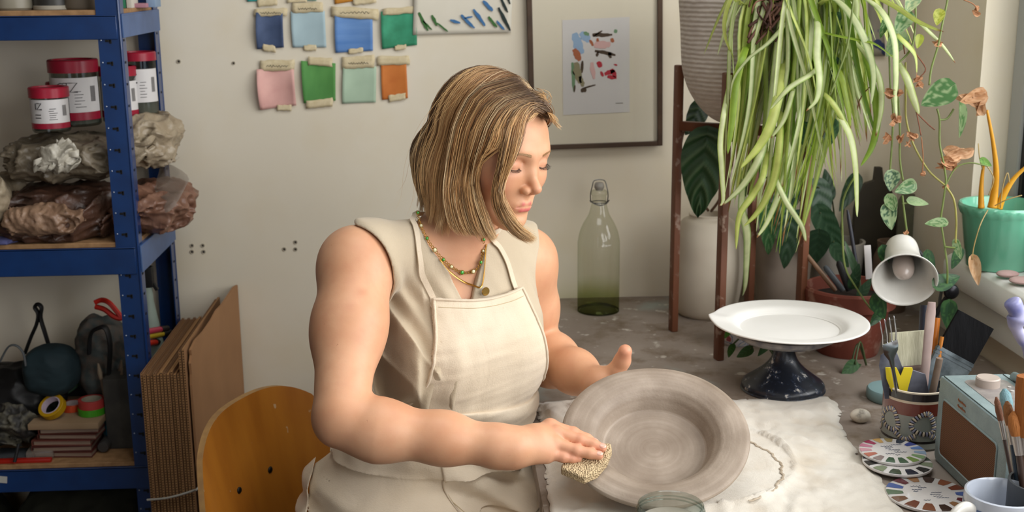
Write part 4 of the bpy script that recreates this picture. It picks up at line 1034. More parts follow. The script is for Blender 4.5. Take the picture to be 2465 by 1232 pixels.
swatch([(917, 152), (978, 150), (982, 236), (920, 240)], '#b5601f', '#cd7a35', 'orange painted card, rightmost in the lower row on the wall', [(908, 134, 986, 156, 1), (936, 226, 976, 242, 3)], (1, 1, 1), .005, 8, ink=False)
swatch([(590, -60), (652, -60), (652, 2), (596, 4)], '#2c8d86', '#3a9c94', 'teal painted card cut by the top edge, above the navy one', [(620, -2, 668, 14, 2)], (1, 1, 1), .006, 9, ink=False)
swatch([(806, -60), (880, -60), (884, -2), (806, 10)], '#b5761f', '#c8862c', 'ochre painted card cut by the top edge, above the blue one', [(850, -6, 905, 10, 3)], (1, 1, 1), .004, 10, ink=False)
swatch([(690, -60), (760, -60), (762, 2), (694, 2)], '#7fa08f', '#8db09c', 'grey green painted card cut by the top edge, above the pale blue one', [(692, -4, 740, 6, 1)], (1, 1, 1), .004, 12, ink=False)
# sheet with brush strokes
so_ = thing('paper_sheet', at(1110, 80, WY-.001), 'cream paper sheet with green and blue brush strokes pinned near the frame', 'paper sheet')
m = MB(); m.grid(wallgrid([(1000, -90), (1236, -90), (1230, 78), (994, 84)], 20, 14, .004, .004)); part('paper', m, mat('cartridge_paper', '#d5cfbf', '#ddd7c8', 8, rough=.8), so_, solid=.0006)
def strokes(lst, m, Y, wz=.003, seed=1):
    rr = random.Random(seed)
    for (x0, y0, x1, y1, w_) in lst:
        a = at(x0, y0, Y); b = at(x1, y1, Y); t = (b-a).normalized(); s_ = V(t.z, 0, -t.x); n = 9; L = []; Rr = []
        for i in range(n+1):
            u = i/n; ww = w_*math.sin(PI*(.12+.8*u))**.6; L.append(a.lerp(b, u)+s_*(ww+rr.uniform(-.2, .2)*w_)); Rr.append(a.lerp(b, u)-s_*(ww+rr.uniform(-.2, .2)*w_))
        P = L+Rr[::-1]; m.add(P, [(i, i+1, 2*n-i, 2*n+1-i) for i in range(n)])
for nm, c, ls in (('green_strokes', '#3c6a35', [(1008, 30, 1030, 74, .0035), (1018, 50, 1040, 72, .002), (1040, 36, 1052, 62, .003), (1052, 55, 1078, 76, .002), (1176, 40, 1196, 66, .003)]),
                  ('blue_strokes', '#3f6f9f', [(1084, 48, 1108, 56, .003), (1110, 36, 1142, 68, .0035), (1118, 44, 1138, 40, .002), (1140, 22, 1168, 62, .0035), (1163, 2, 1186, 26, .004), (1196, 50, 1214, 72, .0025)]),
                  ('dark_strokes', '#23302e', [(1200, 18, 1228, 74, .0035), (1206, -4, 1222, 30, .003), (1222, -6, 1228, 10, .002)])):
    mm_ = mat(nm, c, rough=.8)
    for q_, l_ in enumerate(ls): m = MB(); strokes([l_], m, WY-.0095, seed=len(nm)+q_); part('brush_stroke', m, mm_, so_, smooth=False)
# ================================================================= framed print
Fc = [at(1271, -170, WY), at(1591, -178, WY), at(1591, 347, WY), at(1275, 359, WY)]
fo = thing('picture_frame', (Fc[3]+Fc[2])/2+V(0, -.001, 0), 'brown framed small abstract print with a wide cream mount on the wall', 'picture')
fx0, fx1, fz0, fz1 = Fc[3].x, Fc[2].x, (Fc[3].z+Fc[2].z)/2, Fc[0].z
RT = Matrix.Rotation(math.radians(-1.1), 3, 'Y'); fcx = (fx0+fx1)/2; W_, H_ = fx1-fx0, fz1-fz0
def fr_pt(x, y, z): q = RT@V(x-fcx, 0, z-fz0); return V(q.x+fcx, y, q.z+fz0)
def fbox(x0, x1, y0, y1, z0, z1):
    m = MB(); vs = [fr_pt(x, y, z) for x in (x0, x1) for y in (y0, y1) for z in (z0, z1)]; m.add(vs, [(0, 1, 3, 2), (4, 6, 7, 5), (0, 4, 5, 1), (2, 3, 7, 6), (0, 2, 6, 4), (1, 5, 7, 3)]); return m
def join(*ms):
    o = MB()
    for m in ms: b = len(o.v); o.v += m.v; o.f += [tuple(i+b for i in f) for f in m.f]; o.mi += m.mi
    return o
yb, yf, b = WY-.001, WY-.022, .011
M_fr = mat('brown_wood_frame', '#4f3a28', '#3f2c1d', 30, rough=.5, stretch=(.2, 1, 1))
part('frame', join(fbox(fx0, fx0+b, yf, yb, fz0, fz1), fbox(fx1-b, fx1, yf, yb, fz0, fz1), fbox(fx0+b, fx1-b, yf, yb, fz0, fz0+b*.9), fbox(fx0+b, fx1-b, yf, yb, fz1-b, fz1)), M_fr, fo, bevel=.0012)
part('mount', fbox(fx0+b, fx1-b, yf+.008, yf+.010, fz0+b*.9, fz1-b), mat('cream_mount', '#d6ceb9', rough=.8), fo)
pa = [at(1352, 48, WY), at(1513, 40, WY), at(1513, 268, WY), at(1354, 275, WY)]
m = MB(); m.add([V(p.x, yf+.0072, p.z) for p in pa], [(0, 3, 2, 1)]); part('print_paper', m, mat('print_paper', '#cdcac6', rough=.8), fo, smooth=False)
def print_mat():
    return None
blots = [('sky_blue', '#8fa9c4', [(1382, 80, 1400, 130, .010), (1398, 78, 1420, 100, .008)]), ('green', '#6d8d6a', [(1405, 78, 1418, 84, .004), (1478, 74, 1486, 76, .004), (1378, 150, 1382, 220, .004), (1380, 170, 1392, 180, .006)]),
         ('dark_brown', '#4a3b2c', [(1426, 84, 1474, 84, .004), (1428, 88, 1450, 74, .002), (1432, 122, 1482, 132, .004), (1440, 124, 1436, 136, .003), (1466, 126, 1470, 140, .004), (1398, 218, 1412, 216, .005), (1405, 212, 1434, 204, .0018), (1384, 205, 1382, 222, .002), (1402, 146, 1400, 176, .003)]),
         ('rust', '#a5603f', [(1382, 118, 1396, 146, .007), (1472, 92, 1476, 102, .004), (1438, 92, 1440, 104, .003), (1420, 96, 1428, 110, .003)]),
         ('crimson', '#b0303c', [(1440, 148, 1446, 162, .006), (1455, 178, 1480, 170, .005), (1462, 184, 1484, 188, .004), (1472, 166, 1482, 186, .005), (1446, 172, 1452, 184, .003), (1478, 155, 1486, 157, .002)]),
         ('pale_pink', '#cfa9a4', [(1424, 150, 1430, 190, .005), (1430, 110, 1470, 106, .008)]), ('olive', '#8b8466', [(1386, 150, 1396, 200, .008), (1396, 184, 1404, 208, .005)])]
for k, (nm, c, ls) in enumerate(blots):
    m = MB(); strokes(ls, m, yf+.0070-.0001*k, seed=k+3); part('ink_shape', m, mat('ink_'+nm, c, rough=.8), fo, smooth=False)
m = MB(); scribble(m, at(1482, 248, yf+.0066), .016, 3, .0012); part('signature', m, mat('pencil', '#8c8a84', rough=.8), fo)
part('glazing', MB().add([fr_pt(x, yf+.0045, z) for x, z in ((fx0+b, fz0+b*.9), (fx1-b, fz0+b*.9), (fx1-b, fz1-b), (fx0+b, fz1-b))], [(0, 1, 2, 3)]), glass('picture_glass', '#ffffff', '#ffffff', gloss=.04), fo, smooth=False)
# ================================================================= swing top bottle
bp = atz(1440, 747, DESK); br_ = .0445; BT = thing('swing_top_bottle', (bp.x, bp.y, DESK), 'empty pale green glass bottle with a wire swing top by the wall', 'bottle')
def gl_tint():
    t = NT('green_bottle_glass'); t.n.remove(t.b); c = t.coord(); sx = t.n.new('ShaderNodeSeparateXYZ'); t.L(c, sx.inputs[0])
    col = t.ramp(sx.outputs[2], [(0, lin('#b0b876')), (.03, lin('#cdd3ab')), (.07, lin('#f4f5f0'))]); lw = t.node('ShaderNodeLayerWeight', Blend=.15)
    cc = t.mix(lw.outputs['Facing'], col, lin('#d5d9ca')); tr = t.n.new('ShaderNodeBsdfTransparent'); t.L(cc, tr.inputs[0]); gl = t.node('ShaderNodeBsdfGlossy', Roughness=.04); fr = thinfac(t, lw); mx = t.n.new('ShaderNodeMixShader')
    t.L(fr.outputs[0], mx.inputs[0]); t.L(tr.outputs[0], mx.inputs[1]); t.L(gl.outputs[0], mx.inputs[2]); t.L(mx.outputs[0], t.o.inputs[0]); return t.m
bh = at(1440, 432, bp.y).z-DESK; s_ = bh/.315
bpf = [(0, .012), (.03, .010), (.040, .0), (br_-.0005, .004), (br_, .010), (br_, .150*s_), (br_*.985, .170*s_), (br_*.90, .192*s_), (br_*.72, .213*s_), (br_*.50, .232*s_), (.0175, .250*s_), (.0150, .265*s_), (.0150, .278*s_), (.0168, .280*s_), (.0168, .286*s_), (.014, .290*s_), (.0095, .290*s_)]
bpf = [(p.x, p.y) for p in spline([V(a, b_, 0) for a, b_ in bpf], 64)]
part('bottle_body', MB().lathe(bpf, bp, 56), gl_tint(), BT)
part('stopper', MB().lathe([(0, .309*s_), (.008, .308*s_), (.0105, .302*s_), (.0105, .296*s_), (.008, .292*s_), (.008, .290*s_)], bp, 24), mat('pale_ceramic_stopper', '#9a958c', rough=.3), BT)
wr = MB(); M_wire = mat('steel_wire', '#6c6c6c', rough=.35, metal=1)
for s in (-1, 1):
    wr.tube(spline([bp+V(s*.0172, 0, .262*s_), bp+V(s*.0185, -.002, .28*s_), bp+V(s*.0150, -.003, .300*s_), bp+V(s*.011, 0, .312*s_), bp+V(0, 0, .315*s_)], 20), .0011, 6)
    wr.tube(spline([bp+V(s*.0172, 0, .262*s_), bp+V(s*.020, -.010, .268*s_), bp+V(s*.012, -.020, .262*s_), bp+V(0, -.0215, .258*s_)], 16), .0011, 6)
wr.lathe([(.0158+.001*math.cos(a), .262*s_+.001*math.sin(a)) for a in np.linspace(0, 2*PI, 7)[:-1]], bp, 24, close=True)
part('wire_bail', wr, M_wire, BT)
# ================================================================= blue boltless shelving
M_blue = NT('blue_enamel'); M_blue.color(M_blue.ramp(M_blue.noise(20, 4), [(.3, lin('#0a2c5c')), (.75, lin('#0e376e'))])); M_blue.b.inputs['Roughness'].default_value = .32; M_blue.b.inputs['Coat Weight'].default_value = .3
M_blue.bump(M_blue.noise(35, 3), .08, .002); M_blue = M_blue.m
M_mdf = mat('chipboard_shelf', '#a8825a', '#8f6c48', 60, rough=.8)
SY0, SY1, SX1, SX0 = 2.26, 2.555, -.586, -1.42
sh = thing('storage_shelving', ((SX0+SX1)/2, (SY0+SY1)/2, 0), 'tall blue metal shelving unit with chipboard shelves against the wall at left', 'shelving')
M_dimple = mat('worn_steel_dimple', '#a9b4c4', rough=.3, metal=.6)
def lpost(x, y, sx, sy):
    """L section upright, flanges pointing inward, with punched keyholes and dimples"""
    m = MB(); t = .0022; wd = .042
    m.box((x+sx*wd/2, y+sy*t/2, .98), (wd, t, 1.96)); m.box((x+sx*t/2, y+sy*wd*.375, .98), (t, wd*.75, 1.96)); m.tube([V(x+sx*.0015, y+sy*.0015, 0), V(x+sx*.0015, y+sy*.0015, 1.96)], .0030, 8)
    h = MB(); d = MB()
    for k in range(8, 38):
        z = .10+k*.0400
        h.box((x+sx*.024, y-sy*.0004, z), (.010, .0012, .0042), bev=.0005); h.box((x+sx*.020, y-sy*.0004, z-.001), (.004, .0012, .008), bev=.0005)
        h.box((x-sx*.0004, y+sy*.016, z), (.0012, .007, .0042), bev=.0004)
        d.sphere((x+sx*.037, y-sy*.0002, z+.001), (.0016, .0010, .0016), 8, 5)
    for q, mi in ((h, 1), (d, 2)): b = len(m.v); m.v += q.v; m.f += [tuple(i+b for i in f) for f in q.f]; m.mi += [mi]*len(q.f)
    part('upright', m, [M_blue, M_dark, M_dimple], sh)
lpost(SX1, SY0, -1, 1); lpost(SX1, SY1, -1, -1); lpost(SX0, SY0, 1, 1); lpost(SX0, SY1, 1, -1)
LEV = [(.466, .512), (.903, .955), (1.343, 1.386), (1.78, 1.825), (.06, .105)]
M_sl = mat('paler_blue_side_beam', '#3a5480', '#456190', 18, rough=.4)  # side beams take a paler blue than uprights and front beams
for z0, z1 in LEV:
    m = MB()
    m.box(((SX0+SX1)/2, SY0-.001, (z0+z1)/2), (SX1-SX0-.012, .004, z1-z0)); m.box(((SX0+SX1)/2, SY0+.006, z1-.002), (SX1-SX0-.012, .018, .003)); m.box(((SX0+SX1)/2, SY0+.004, z0+.001), (SX1-SX0-.012, .012, .003))
    part('front_beam', m, M_blue, sh, bevel=.0008)
    part('back_beam', MB().box(((SX0+SX1)/2, SY1+.001, (z0+z1)/2), (SX1-SX0-.012, .004, z1-z0)), M_blue, sh)
    for x in (SX0, SX1): part('side_beam', MB().box((x+(.003 if x == SX1 else -.003), (SY0+SY1)/2, (z0+z1)/2+.002), (.003, SY1-SY0-.004, z1-z0)).box((x+(.003 if x == SX1 else -.003)-(.004 if x == SX1 else -.004), (SY0+SY1)/2, z1), (.012, SY1-SY0-.008, .003)), M_sl, sh, bevel=.0006)
    part('shelf_board', MB().box(((SX0+SX1)/2, (SY0+SY1)/2, z1+.0045), (SX1-SX0-.008, SY1-SY0-.004, .009)), M_mdf, sh, bevel=.001)
part('sticker', MB().box((at(8, 1152, SY0-.004).x-.004, SY0-.0036, at(8, 1152, SY0).z), (.022, .0006, .014), Matrix.Rotation(.12, 3, 'Y')), mat('torn_white_label', '#b9b7b0', rough=.7), sh)
ZM, ZB, ZT = .955+.009, .512+.009, 1.386+.009
# ------------------------------------------------------------- clay bags
def lump(name, c, r, lab, m, cat='bag', group='plastic bags of clay on the middle shelf', amp=.012, fs=9, seed=1, extra=None, floor=None, h=.0035, par=None, power=2.6, rz=0):
    c = np.array([*c]); r = np.array(r); cs, sn = math.cos(rz), math.sin(rz)
    def f(p):
        q0 = p-c; q = np.stack([q0[:, 0]*cs+q0[:, 1]*sn, -q0[:, 0]*sn+q0[:, 1]*cs, q0[:, 2]], 1); d = (np.power(np.abs(q/r)**power+1e-9, 1).sum(1)**(1/power)-1)*r.min()
        w = fbm(q, fs, seed); w2 = fbm(q*np.array([1, 1, 1.8]), fs*2.2, seed+1)
        d = d-amp*(.55-np.abs(w))*1.1-amp*.45*(.4-np.abs(w2))
        if extra is not None: d = smin(d, extra(p), .012)
        if floor is not None: d = np.maximum(d, floor-p[:, 2])
        return d
    L = r.max()+.05; lo = c-r-.045; hi = c+r+.045
    if extra is not None and hasattr(extra, 'lo'): lo = np.minimum(lo, extra.lo); hi = np.maximum(hi, extra.hi)
    hi[1] = min(hi[1], WY-.004) if c[1] > 2 else hi[1]
    v, q = surfnet(f, lo, hi, h)
    o = npmesh(name, v, q, m, par, 1)
    if par is None: tag(o, lab, cat, group)
    elif lab: o['label'] = lab
    return o
def plastic(name, c, c2, rough=.42, sc=14):
    t = NT(name); t.color(t.ramp(t.noise(sc, 4, dist=1.5), [(.35, lin(c)), (.65, lin(c2))])); t.b.inputs['Roughness'].default_value = rough; t.b.inputs['Coat Weight'].default_value = .08; t.b.inputs['Coat Roughness'].default_value = .15
    t.bump(t.noise(45, 4, dist=2), .5, .004); return t.m
P_br = plastic('brown_clay_in_plastic', '#3b281f', '#553a2d'); P_pk = plastic('pinkish_plastic_film', '#9a7c64', '#7a5e4a'); P_gr = plastic('grey_brown_plastic', '#5f5546', '#7b705e'); P_wh = plastic('milky_plastic_knot', '#c3bdae', '#a8a294', .35); P_tan = plastic('tan_plastic', '#8f7f68', '#a59780')
_e = at(190, 505, 2.235)
bagA = lump('clay_bag', at(150, 500, 2.36)-V(0, 0, .01), (.115, .095, .052), 'brown clay bag tied with a gathered neck, lower left of the bags on the shelf', P_br, seed=3, floor=ZM, rz=.1, amp=.014)
lump('gathered_neck', at(105, 530, 2.262), (.062, .022, .027), 'pinkish film gathered at the neck', P_pk, seed=5, amp=.010, par=bagA, fs=14)
bagB = lump('clay_bag', at(372, 490, 2.40)-V(0, 0, .004), (.070, .110, .044), 'brown clay bag with clear loose corner, at the right end of the shelf', plastic('red_brown_clay_film', '#6a4736', '#83604e'), seed=8, floor=ZM, amp=.012)
m = MB(); P = []
cr = [at(385, 400, 2.44), at(452, 412, 2.34), at(440, 470, 2.28), at(400, 505, 2.27)]; c0 = at(372, 455, 2.36)
for i in range(13):
    u = i/12; e = spline(cr, 12)[i]; P.append([c0.lerp(e, v/8)+V(0, .006*math.sin(u*9+v), .007*math.sin(u*11+v*.9)*v/8) for v in range(9)])
m.grid(P); film = mat('clear_plastic_film', '#a89c90', rough=.2, alpha=.42, spec=.7); part('loose_film', m, film, bagB, solid=.0005)
bagC = lump('clay_bag', at(165, 378, 2.37), (.100, .092, .040), 'grey brown bag with a milky knotted top, upper left of the bags', P_gr, seed=13, amp=.013)
lump('knot', at(138, 382, 2.262), (.030, .015, .021), 'milky white knotted plastic', P_wh, seed=21, amp=.009, fs=18, par=bagC, h=.0025)
m = MB(); P = []; kc = at(128, 372, 2.256); ring = [at(*a) for a in ((84, 385, 2.25), (80, 410, 2.25), (112, 412, 2.245), (140, 398, 2.245), (160, 400, 2.25), (190, 380, 2.255), (182, 350, 2.255), (160, 334, 2.26), (138, 336, 2.26))]
for i, e in enumerate(spline(ring, 40)): P.append([kc.lerp(e, v/6)+V(0, -.004*math.sin(i*1.3+v), .003*math.sin(i*1.9)) for v in range(7)])
m.grid(P); part('knot_tail', m, P_wh, bagC, solid=.0008)
bagD = lump('clay_bag', at(352, 335, 2.44), (.062, .078, .048), 'crumpled tan grey bag with twisted folds behind the blue post', P_tan, seed=17, amp=.015, fs=12)
m = MB()
for k, pp_ in enumerate(([(312, 400, 2.36), (345, 372, 2.35), (380, 352, 2.38), (412, 350, 2.42)], [(395, 290, 2.46), (402, 318, 2.45), (412, 345, 2.43), (405, 360, 2.42)], [(318, 352, 2.36), (350, 345, 2.35), (372, 328, 2.37), (398, 330, 2.41)])):
    m.tube(spline([at(*a) for a in pp_], 16), [.006+.002*math.sin(i*.8+k) for i in range(17)], 8)
part('twisted_folds', m, P_tan, bagD)
lump('paper_bag', at(6, 470, 2.33), (.030, .075, .042), 'pale tan folded bag at the far left of the middle shelf', P_tan, group=None, seed=31, floor=ZM, amp=.01)
cl = lump('rag', at(8, 590, 2.275)+V(0, 0, .006), (.022, .018, .008), 'faded purple blue rag hanging at the left edge of the middle shelf', mat('purple_blue_rag', '#4a4a78', '#5a5c8c', 30, rough=.9), cat='rag', group=None, seed=33, amp=.004, fs=20, floor=ZM)
# ------------------------------------------------------------- red lidded tubs
def red_tub(px, top, bot, wpx, Y, lab, lidh=.019, stripe=True, txt=None, lidw=1.06, seed=0):
    pb = at(px, bot, Y); r = abs(at(px+wpx/2, bot, Y).x-pb.x); H = at(px, top, Y).z-pb.z; o = thing('storage_tub', pb, lab, 'tub', 'red lidded clear tubs on the clay bags')
    part('tub_body', MB().lathe([(0, 0), (r-.003, 0), (r, .003), (r, H-lidh), (r*.93, H-lidh), (r*.93, .004), (0, .004)], pb, 40), M_tub, o)
    part('contents', MB().lathe([(0, .005), (r*.92, .005), (r*.92, H*.52), (0, H*.56)], pb, 32), M_powder, o)
    part('lid', MB().lathe([(r*.9, H-lidh), (r*lidw, H-lidh), (r*lidw, H-.002), (r*lidw-.002, H), (r*.86, H), (r*.84, H-.003), (0, H-.003)], pb, 48, wob=lambda a, k: .006*math.sin(a*40) if k in (1, 2) else 0), M_red, o)
    z0, z1 = H*.22, H*.74; a0 = -2.75; m = MB(); P = [[pb+V(math.cos(a)*(r+.0006), math.sin(a)*(r+.0006), z) for z in np.linspace(z0, z1, 4)] for a in np.linspace(a0, a0+2.7, 30)]
    m.grid(P); part('paper_label', m, M_label, o)
    if stripe:
        P = [[pb+V(math.cos(a)*(r+.0008), math.sin(a)*(r+.0008), z) for z in (H*.10, H*.22)] for a in np.linspace(a0, a0+2.7, 30)]; part('red_band', MB().grid(P), M_red, o)
    ink = MB(); rr = random.Random(seed)
    def bar(a, z, wa, hh):
        P = [[pb+V(math.cos(b)*(r+.0011), math.sin(b)*(r+.0011), z+dz) for dz in (0, hh)] for b in np.linspace(a, a+wa, 4)]; ink.grid(P)
    for k in range(6): bar(-1.35+rr.uniform(0, .05), z0+(z1-z0)*(.15+.09*k), rr.uniform(.25, .45), .0010)
    for k in range(9): bar(-.62+.03*k, z0+(z1-z0)*.30, .012, (z1-z0)*.45)
    for k in range(2): bar(-2.1, z0+(z1-z0)*(.35-.13*k), .35, .0016)
    part('small_print', ink, M_ink2, o)
    if txt:
        # capital letters laid round the label as thin strokes
        st = MB()
        for ch, a in txt:
            h2 = (z1-z0)*.26; w2 = h2*.8; zc = z0+(z1-z0)*.60; q = lambda u, v: pb+V(math.cos(a+u*w2/r)*(r+.0013), math.sin(a+u*w2/r)*(r+.0013), zc+v*h2)
            G = {'Z': [(0, 1), (1, 1), (0, 0), (1, 0)], 'I': [(.5, 1), (.5, 0)], 'T': [(0, 1), (1, 1), None, (.5, 1), (.5, 0)], 'C': [(1, .9), (.6, 1), (.1, .8), (0, .5), (.1, .2), (.6, 0), (1, .1)]}[ch]
            seg = []
            for g_ in G+[None]:
                if g_ is None:
                    if len(seg) > 1: st.tube(seg, .0013, 6, flat=.5)
                    seg = []
                else: seg.append(q(*g_))
        part('lettering', st, M_ink2, o)
    return o
M_tub = glass('clear_tub_plastic', '#dfe1de', '#b6bab6'); M_powder = mat('grey_glaze_powder', '#80807a', '#93938c', 30, rough=.9); M_red = mat('crimson_plastic', '#a01c33', '#8c1830', 20, rough=.35); M_label = mat('white_label', '#cfcccb', rough=.6); M_ink2 = mat('black_print', '#2b292b', rough=.7)
red_tub(293, 158, 292, 86, 2.43, 'red lidded tub mostly hidden behind the blue post', seed=6)
red_tub(126, 208, 316, 90, 2.315, 'smallest red lidded tub, in front at the left with a red banded label', txt=[('I', -2.15), ('Z', -1.95)], seed=1)
red_tub(188, 142, 300, 112, 2.40, 'large red lidded tub with clay smears on its lid, in the middle', txt=[('C', -2.05), ('T', -1.75), ('Z', -1.48)], seed=2, lidh=.024)
red_tub(342, 124, 276, 82, 2.46, 'red lidded tub at the right, seen beyond the blue post', stripe=False, txt=[('Z', -1.85)], seed=3, lidh=.017)
red_tub(150, 196, 300, 58, 2.47, 'half hidden tub with a dark red lid behind the smallest tub', stripe=False, seed=4)
# ------------------------------------------------------------- things on the top shelf (only their feet are in view)
def pot(px, Y, r, H, c, lab, nm='jar', inner=None, c2=None):
    p = V(at(px, 40, Y).x, Y, ZT); o = tag(part(nm, MB().lathe([(0, 0), (r*.9, 0), (r, .004), (r, H*.85), (r*.8, H), (r*.75, H), (r*.9, H*.84), (r*.9, .005), (0, .005)], p, 36), mat(nm+str(px), c, c2 or c, 20, rough=.4), origin=p), lab, nm); return o
pot(38, 2.33, .038, .11, '#9a9486', 'cream jar base at the left end of the top shelf', c2='#8a8474')
pot(133, 2.33, .036, .12, '#2b2b2a', 'dark jar with a pale foot in the middle of the top shelf', c2='#3a3936')
m = MB(); p = V(at(133, 40, 2.33).x, 2.33, ZT); m.lathe([(.0362, .0), (.0372, .001), (.0372, .007), (.0362, .008)], p, 36); tag(part('dish', m, mat('pale_saucer', '#a8a294', rough=.5)), 'pale shallow saucer under the dark jar on the top shelf', 'saucer')
pot(198, 2.33, .033, .11, '#6e665a', 'brown grey jar beside the blue post on the top shelf')
def carton(px0, px1, Y, H, c, lab, dy=.05, nm='carton', z=None):
    a, b = at(px0, 20, Y).x, at(px1, 20, Y).x; o = tag(part(nm, MB().box(((a+b)/2, Y+dy/2, (z or ZT)+H/2), (b-a, dy, H), bev=.001), mat(nm+str(px0), c, rough=.6)), lab, nm); return o
carton(288, 303, 2.38, .06, '#2f7a58', 'small green carton on the top shelf right of the post')
carton(305, 318, 2.38, .05, '#c9c4b8', 'small white carton beside the green one on the top shelf')
carton(320, 352, 2.40, .008, '#a87884', 'flat pink paper packet on the top shelf')
carton(353, 374, 2.42, .02, '#7d93ad', 'pale blue flat box at the right end of the top shelf')
# ------------------------------------------------------------- bottom shelf

bg1 = lump('holdall', at(60, 960, 2.42), (.085, .080, .075), 'black nylon bag with a looped handle standing up, at the left of the low shelf', M_blk, group=None, seed=41, floor=ZB, amp=.014)
m = MB(); m.tube(spline([at(*a) for a in ((60, 850, 2.42), (75, 810, 2.42), (88, 780, 2.42), (92, 755, 2.42), (84, 740, 2.42), (90, 732, 2.42), (100, 740, 2.42), (98, 765, 2.42), (108, 800, 2.42), (120, 840, 2.43))], 40), [.0075]*41, 8, flat=.5); part('handle_loop', m, M_blk, bg1)
m = MB()
m.tube(spline([at(*a) for a in ((0, 870, 2.33), (20, 835, 2.33), (40, 832, 2.33), (56, 850, 2.33), (62, 880, 2.33))], 24), .004, 6, flat=.5)
part('grey_strap', m, mat('grey_webbing', '#4f5254', rough=.7), bg1)
lump('cap', at(125, 890, 2.37), (.052, .05, .050), 'dark teal peaked cap resting on the black bag', mat('dark_teal_cloth', '#16272d', '#1b2f35', 20, rough=.8), cat='cap', group=None, seed=44, amp=.004, floor=ZB)
bg2 = lump('pouch', at(248, 860, 2.44), (.048, .06, .085), 'grey patterned pouch with red trim standing behind the tapes', mat('grey_patterned_fabric', '#3e4443', '#5a5048', 40, rough=.8, lo=.4, hi=.6), cat='pouch', group=None, seed=47, amp=.008, floor=ZB)
m = MB(); m.tube(spline([at(*a) for a in ((228, 728, 2.36), (245, 722, 2.36), (262, 728, 2.35), (280, 748, 2.35), (292, 765, 2.35), (275, 762, 2.35), (252, 745, 2.355), (230, 738, 2.36))], 40), [.0052]*41, 6); part('red_trim', m, mat('red_piping', '#c02a20', rough=.4), bg2)
m = MB(); m.tube(spline([at(*a) for a in ((215, 850, 2.36), (218, 805, 2.355), (235, 790, 2.355), (255, 790, 2.355), (265, 830, 2.355), (262, 900, 2.36))], 30), .010, 8, flat=.4); part('strap', m, M_blk, bg2)
sm = lump('tangle_of_tools', at(35, 1010, 2.36), (.055, .06, .040), 'small jumble of clear bags and beige scraps at the left of the low shelf', mat('mixed_scraps', '#2c2a28', '#5f5b4e', 45, rough=.6, lo=.42, hi=.6), cat='oddments', group=None, seed=51, amp=.014, fs=16, floor=ZB)
# black box behind pens
tag(part('dark_case', MB().box(V(at(165, 880, 2.49).x, 2.49, ZB+.07), (.20, .08, .14), bev=.008), M_blk), 'black case lying at the back of the low shelf behind the cap', 'case')
# notebooks
NB0 = at(168, 1078, 2.32); NB0.z = ZB
cov = ['#5a2c24', '#4d241f', '#6b3a30', '#552a22', '#613127', '#70402f']
zz = ZB+.0005; M_page = mat('notebook_pages', '#a08a78', '#8d7868', 200, rough=.8, stretch=(.1, .1, 8))
NBL = ['lowest notebook in the brown stack on the low shelf', 'second notebook up in the brown stack on the low shelf', 'third notebook up in the brown stack on the low shelf', 'fourth notebook up in the brown stack on the low shelf', 'topmost dark brown notebook under the cream pad']
for k in range(5):
    th = .0115; cx = NB0.x+rnd.uniform(-.006, .006)+(.004 if k > 2 else -.004); cy = 2.372+rnd.uniform(-.004, .004); R = rotz(rnd.uniform(-.06, .05)-.04); wx, wy = .118, .155
    o = thing('notebook', (cx, cy, zz), NBL[k], 'notebook', 'brown notebooks stacked on the low shelf')
    part('pages', MB().box((cx+.001, cy+.001, zz+th/2), (wx-.006, wy-.004, th-.004), R), M_page, o)
    c = MB(); c.box((cx, cy, zz+.001), (wx, wy, .0018), R, bev=.0006); c.box((cx, cy, zz+th-.001), (wx, wy, .0018), R, bev=.0006); c.box(V(cx, cy, zz+th/2)+R@V(-wx/2+.001, 0, 0), (.002, wy, th), R, bev=.0006)
    part('cover', c, mat('notebook_cover_'+str(k), cov[k], rough=.5), o); zz += th+.0006
cx = NB0.x+.004; zz += .0002
m = MB(); m.box((cx, 2.372, zz+.006), (.138, .168, .012), rotz(-.03), bev=.001); pad = part('writing_pad', m, mat('cream_pad', '#a3896c', '#8f7659', 8, rough=.8)); tag(pad, 'cream paper pad on top of the brown notebook stack', 'paper pad'); ZP = zz+.0122
# tape rolls
def tape(px, py, Y, r, wd, c, lab, tilt=None, z=None, core='#b7a9a8', grp='rolls of coloured tape on the low shelf'):
    p = at(px, py, Y); p.z = (z if z is not None else ZP)
    R = tilt if tilt is not None else Matrix.Identity(3); low = min((R@V(math.cos(a)*r, math.sin(a)*r, 0)).z for a in np.linspace(0, 6.28, 60)); p.z -= low
    o = thing('tape_roll', p, lab, 'tape', grp); ri = r*.66
    part('tape_winding', MB().lathe([(ri+.002, 0), (r, 0), (r, wd), (ri+.002, wd)], p, 48, R, close=True), mat('tape_'+lab.split()[0], c, rough=.4), o, bevel=.0005)
    part('cardboard_core', MB().lathe([(ri, 0), (ri+.002, 0), (ri+.002, wd), (ri, wd)], p, 40, R, close=True), mat('core_'+lab.split()[0], core, rough=.8), o); return p
TL = Matrix.Rotation(math.radians(38), 3, 'X') @ Matrix.Rotation(math.radians(-14), 3, 'Y')
tape(131, 990, 2.33, .0265, .014, '#b38a10', 'yellow tape roll leaning at the left on the paper pad', TL, core='#b8a8b8')
tape(176, 990, 2.37, .022, .014, '#b8401a', 'orange tape roll lying half hidden between the other rolls')
tape(223, 998, 2.345, .0275, .014, '#3f8f1c', 'green tape roll lying flat under the coral red roll')
tape(222, 978, 2.345, .0265, .0165, '#a83a36', 'coral red tape roll lying on the green one', z=ZP+.0142, core='#96907e')
m = MB(); m.tube([at(118, 962, 2.42), at(225, 886, 2.47)], [.013, .012], 20, cap=False); m.v = m.v
rp = part('paper_roll', m, mat('mint_paper', '#5f8a6c', '#6c9878', 20, rough=.7), solid=.0012); tag(rp, 'roll of pale mint green paper leaning behind the tape rolls', 'paper roll')
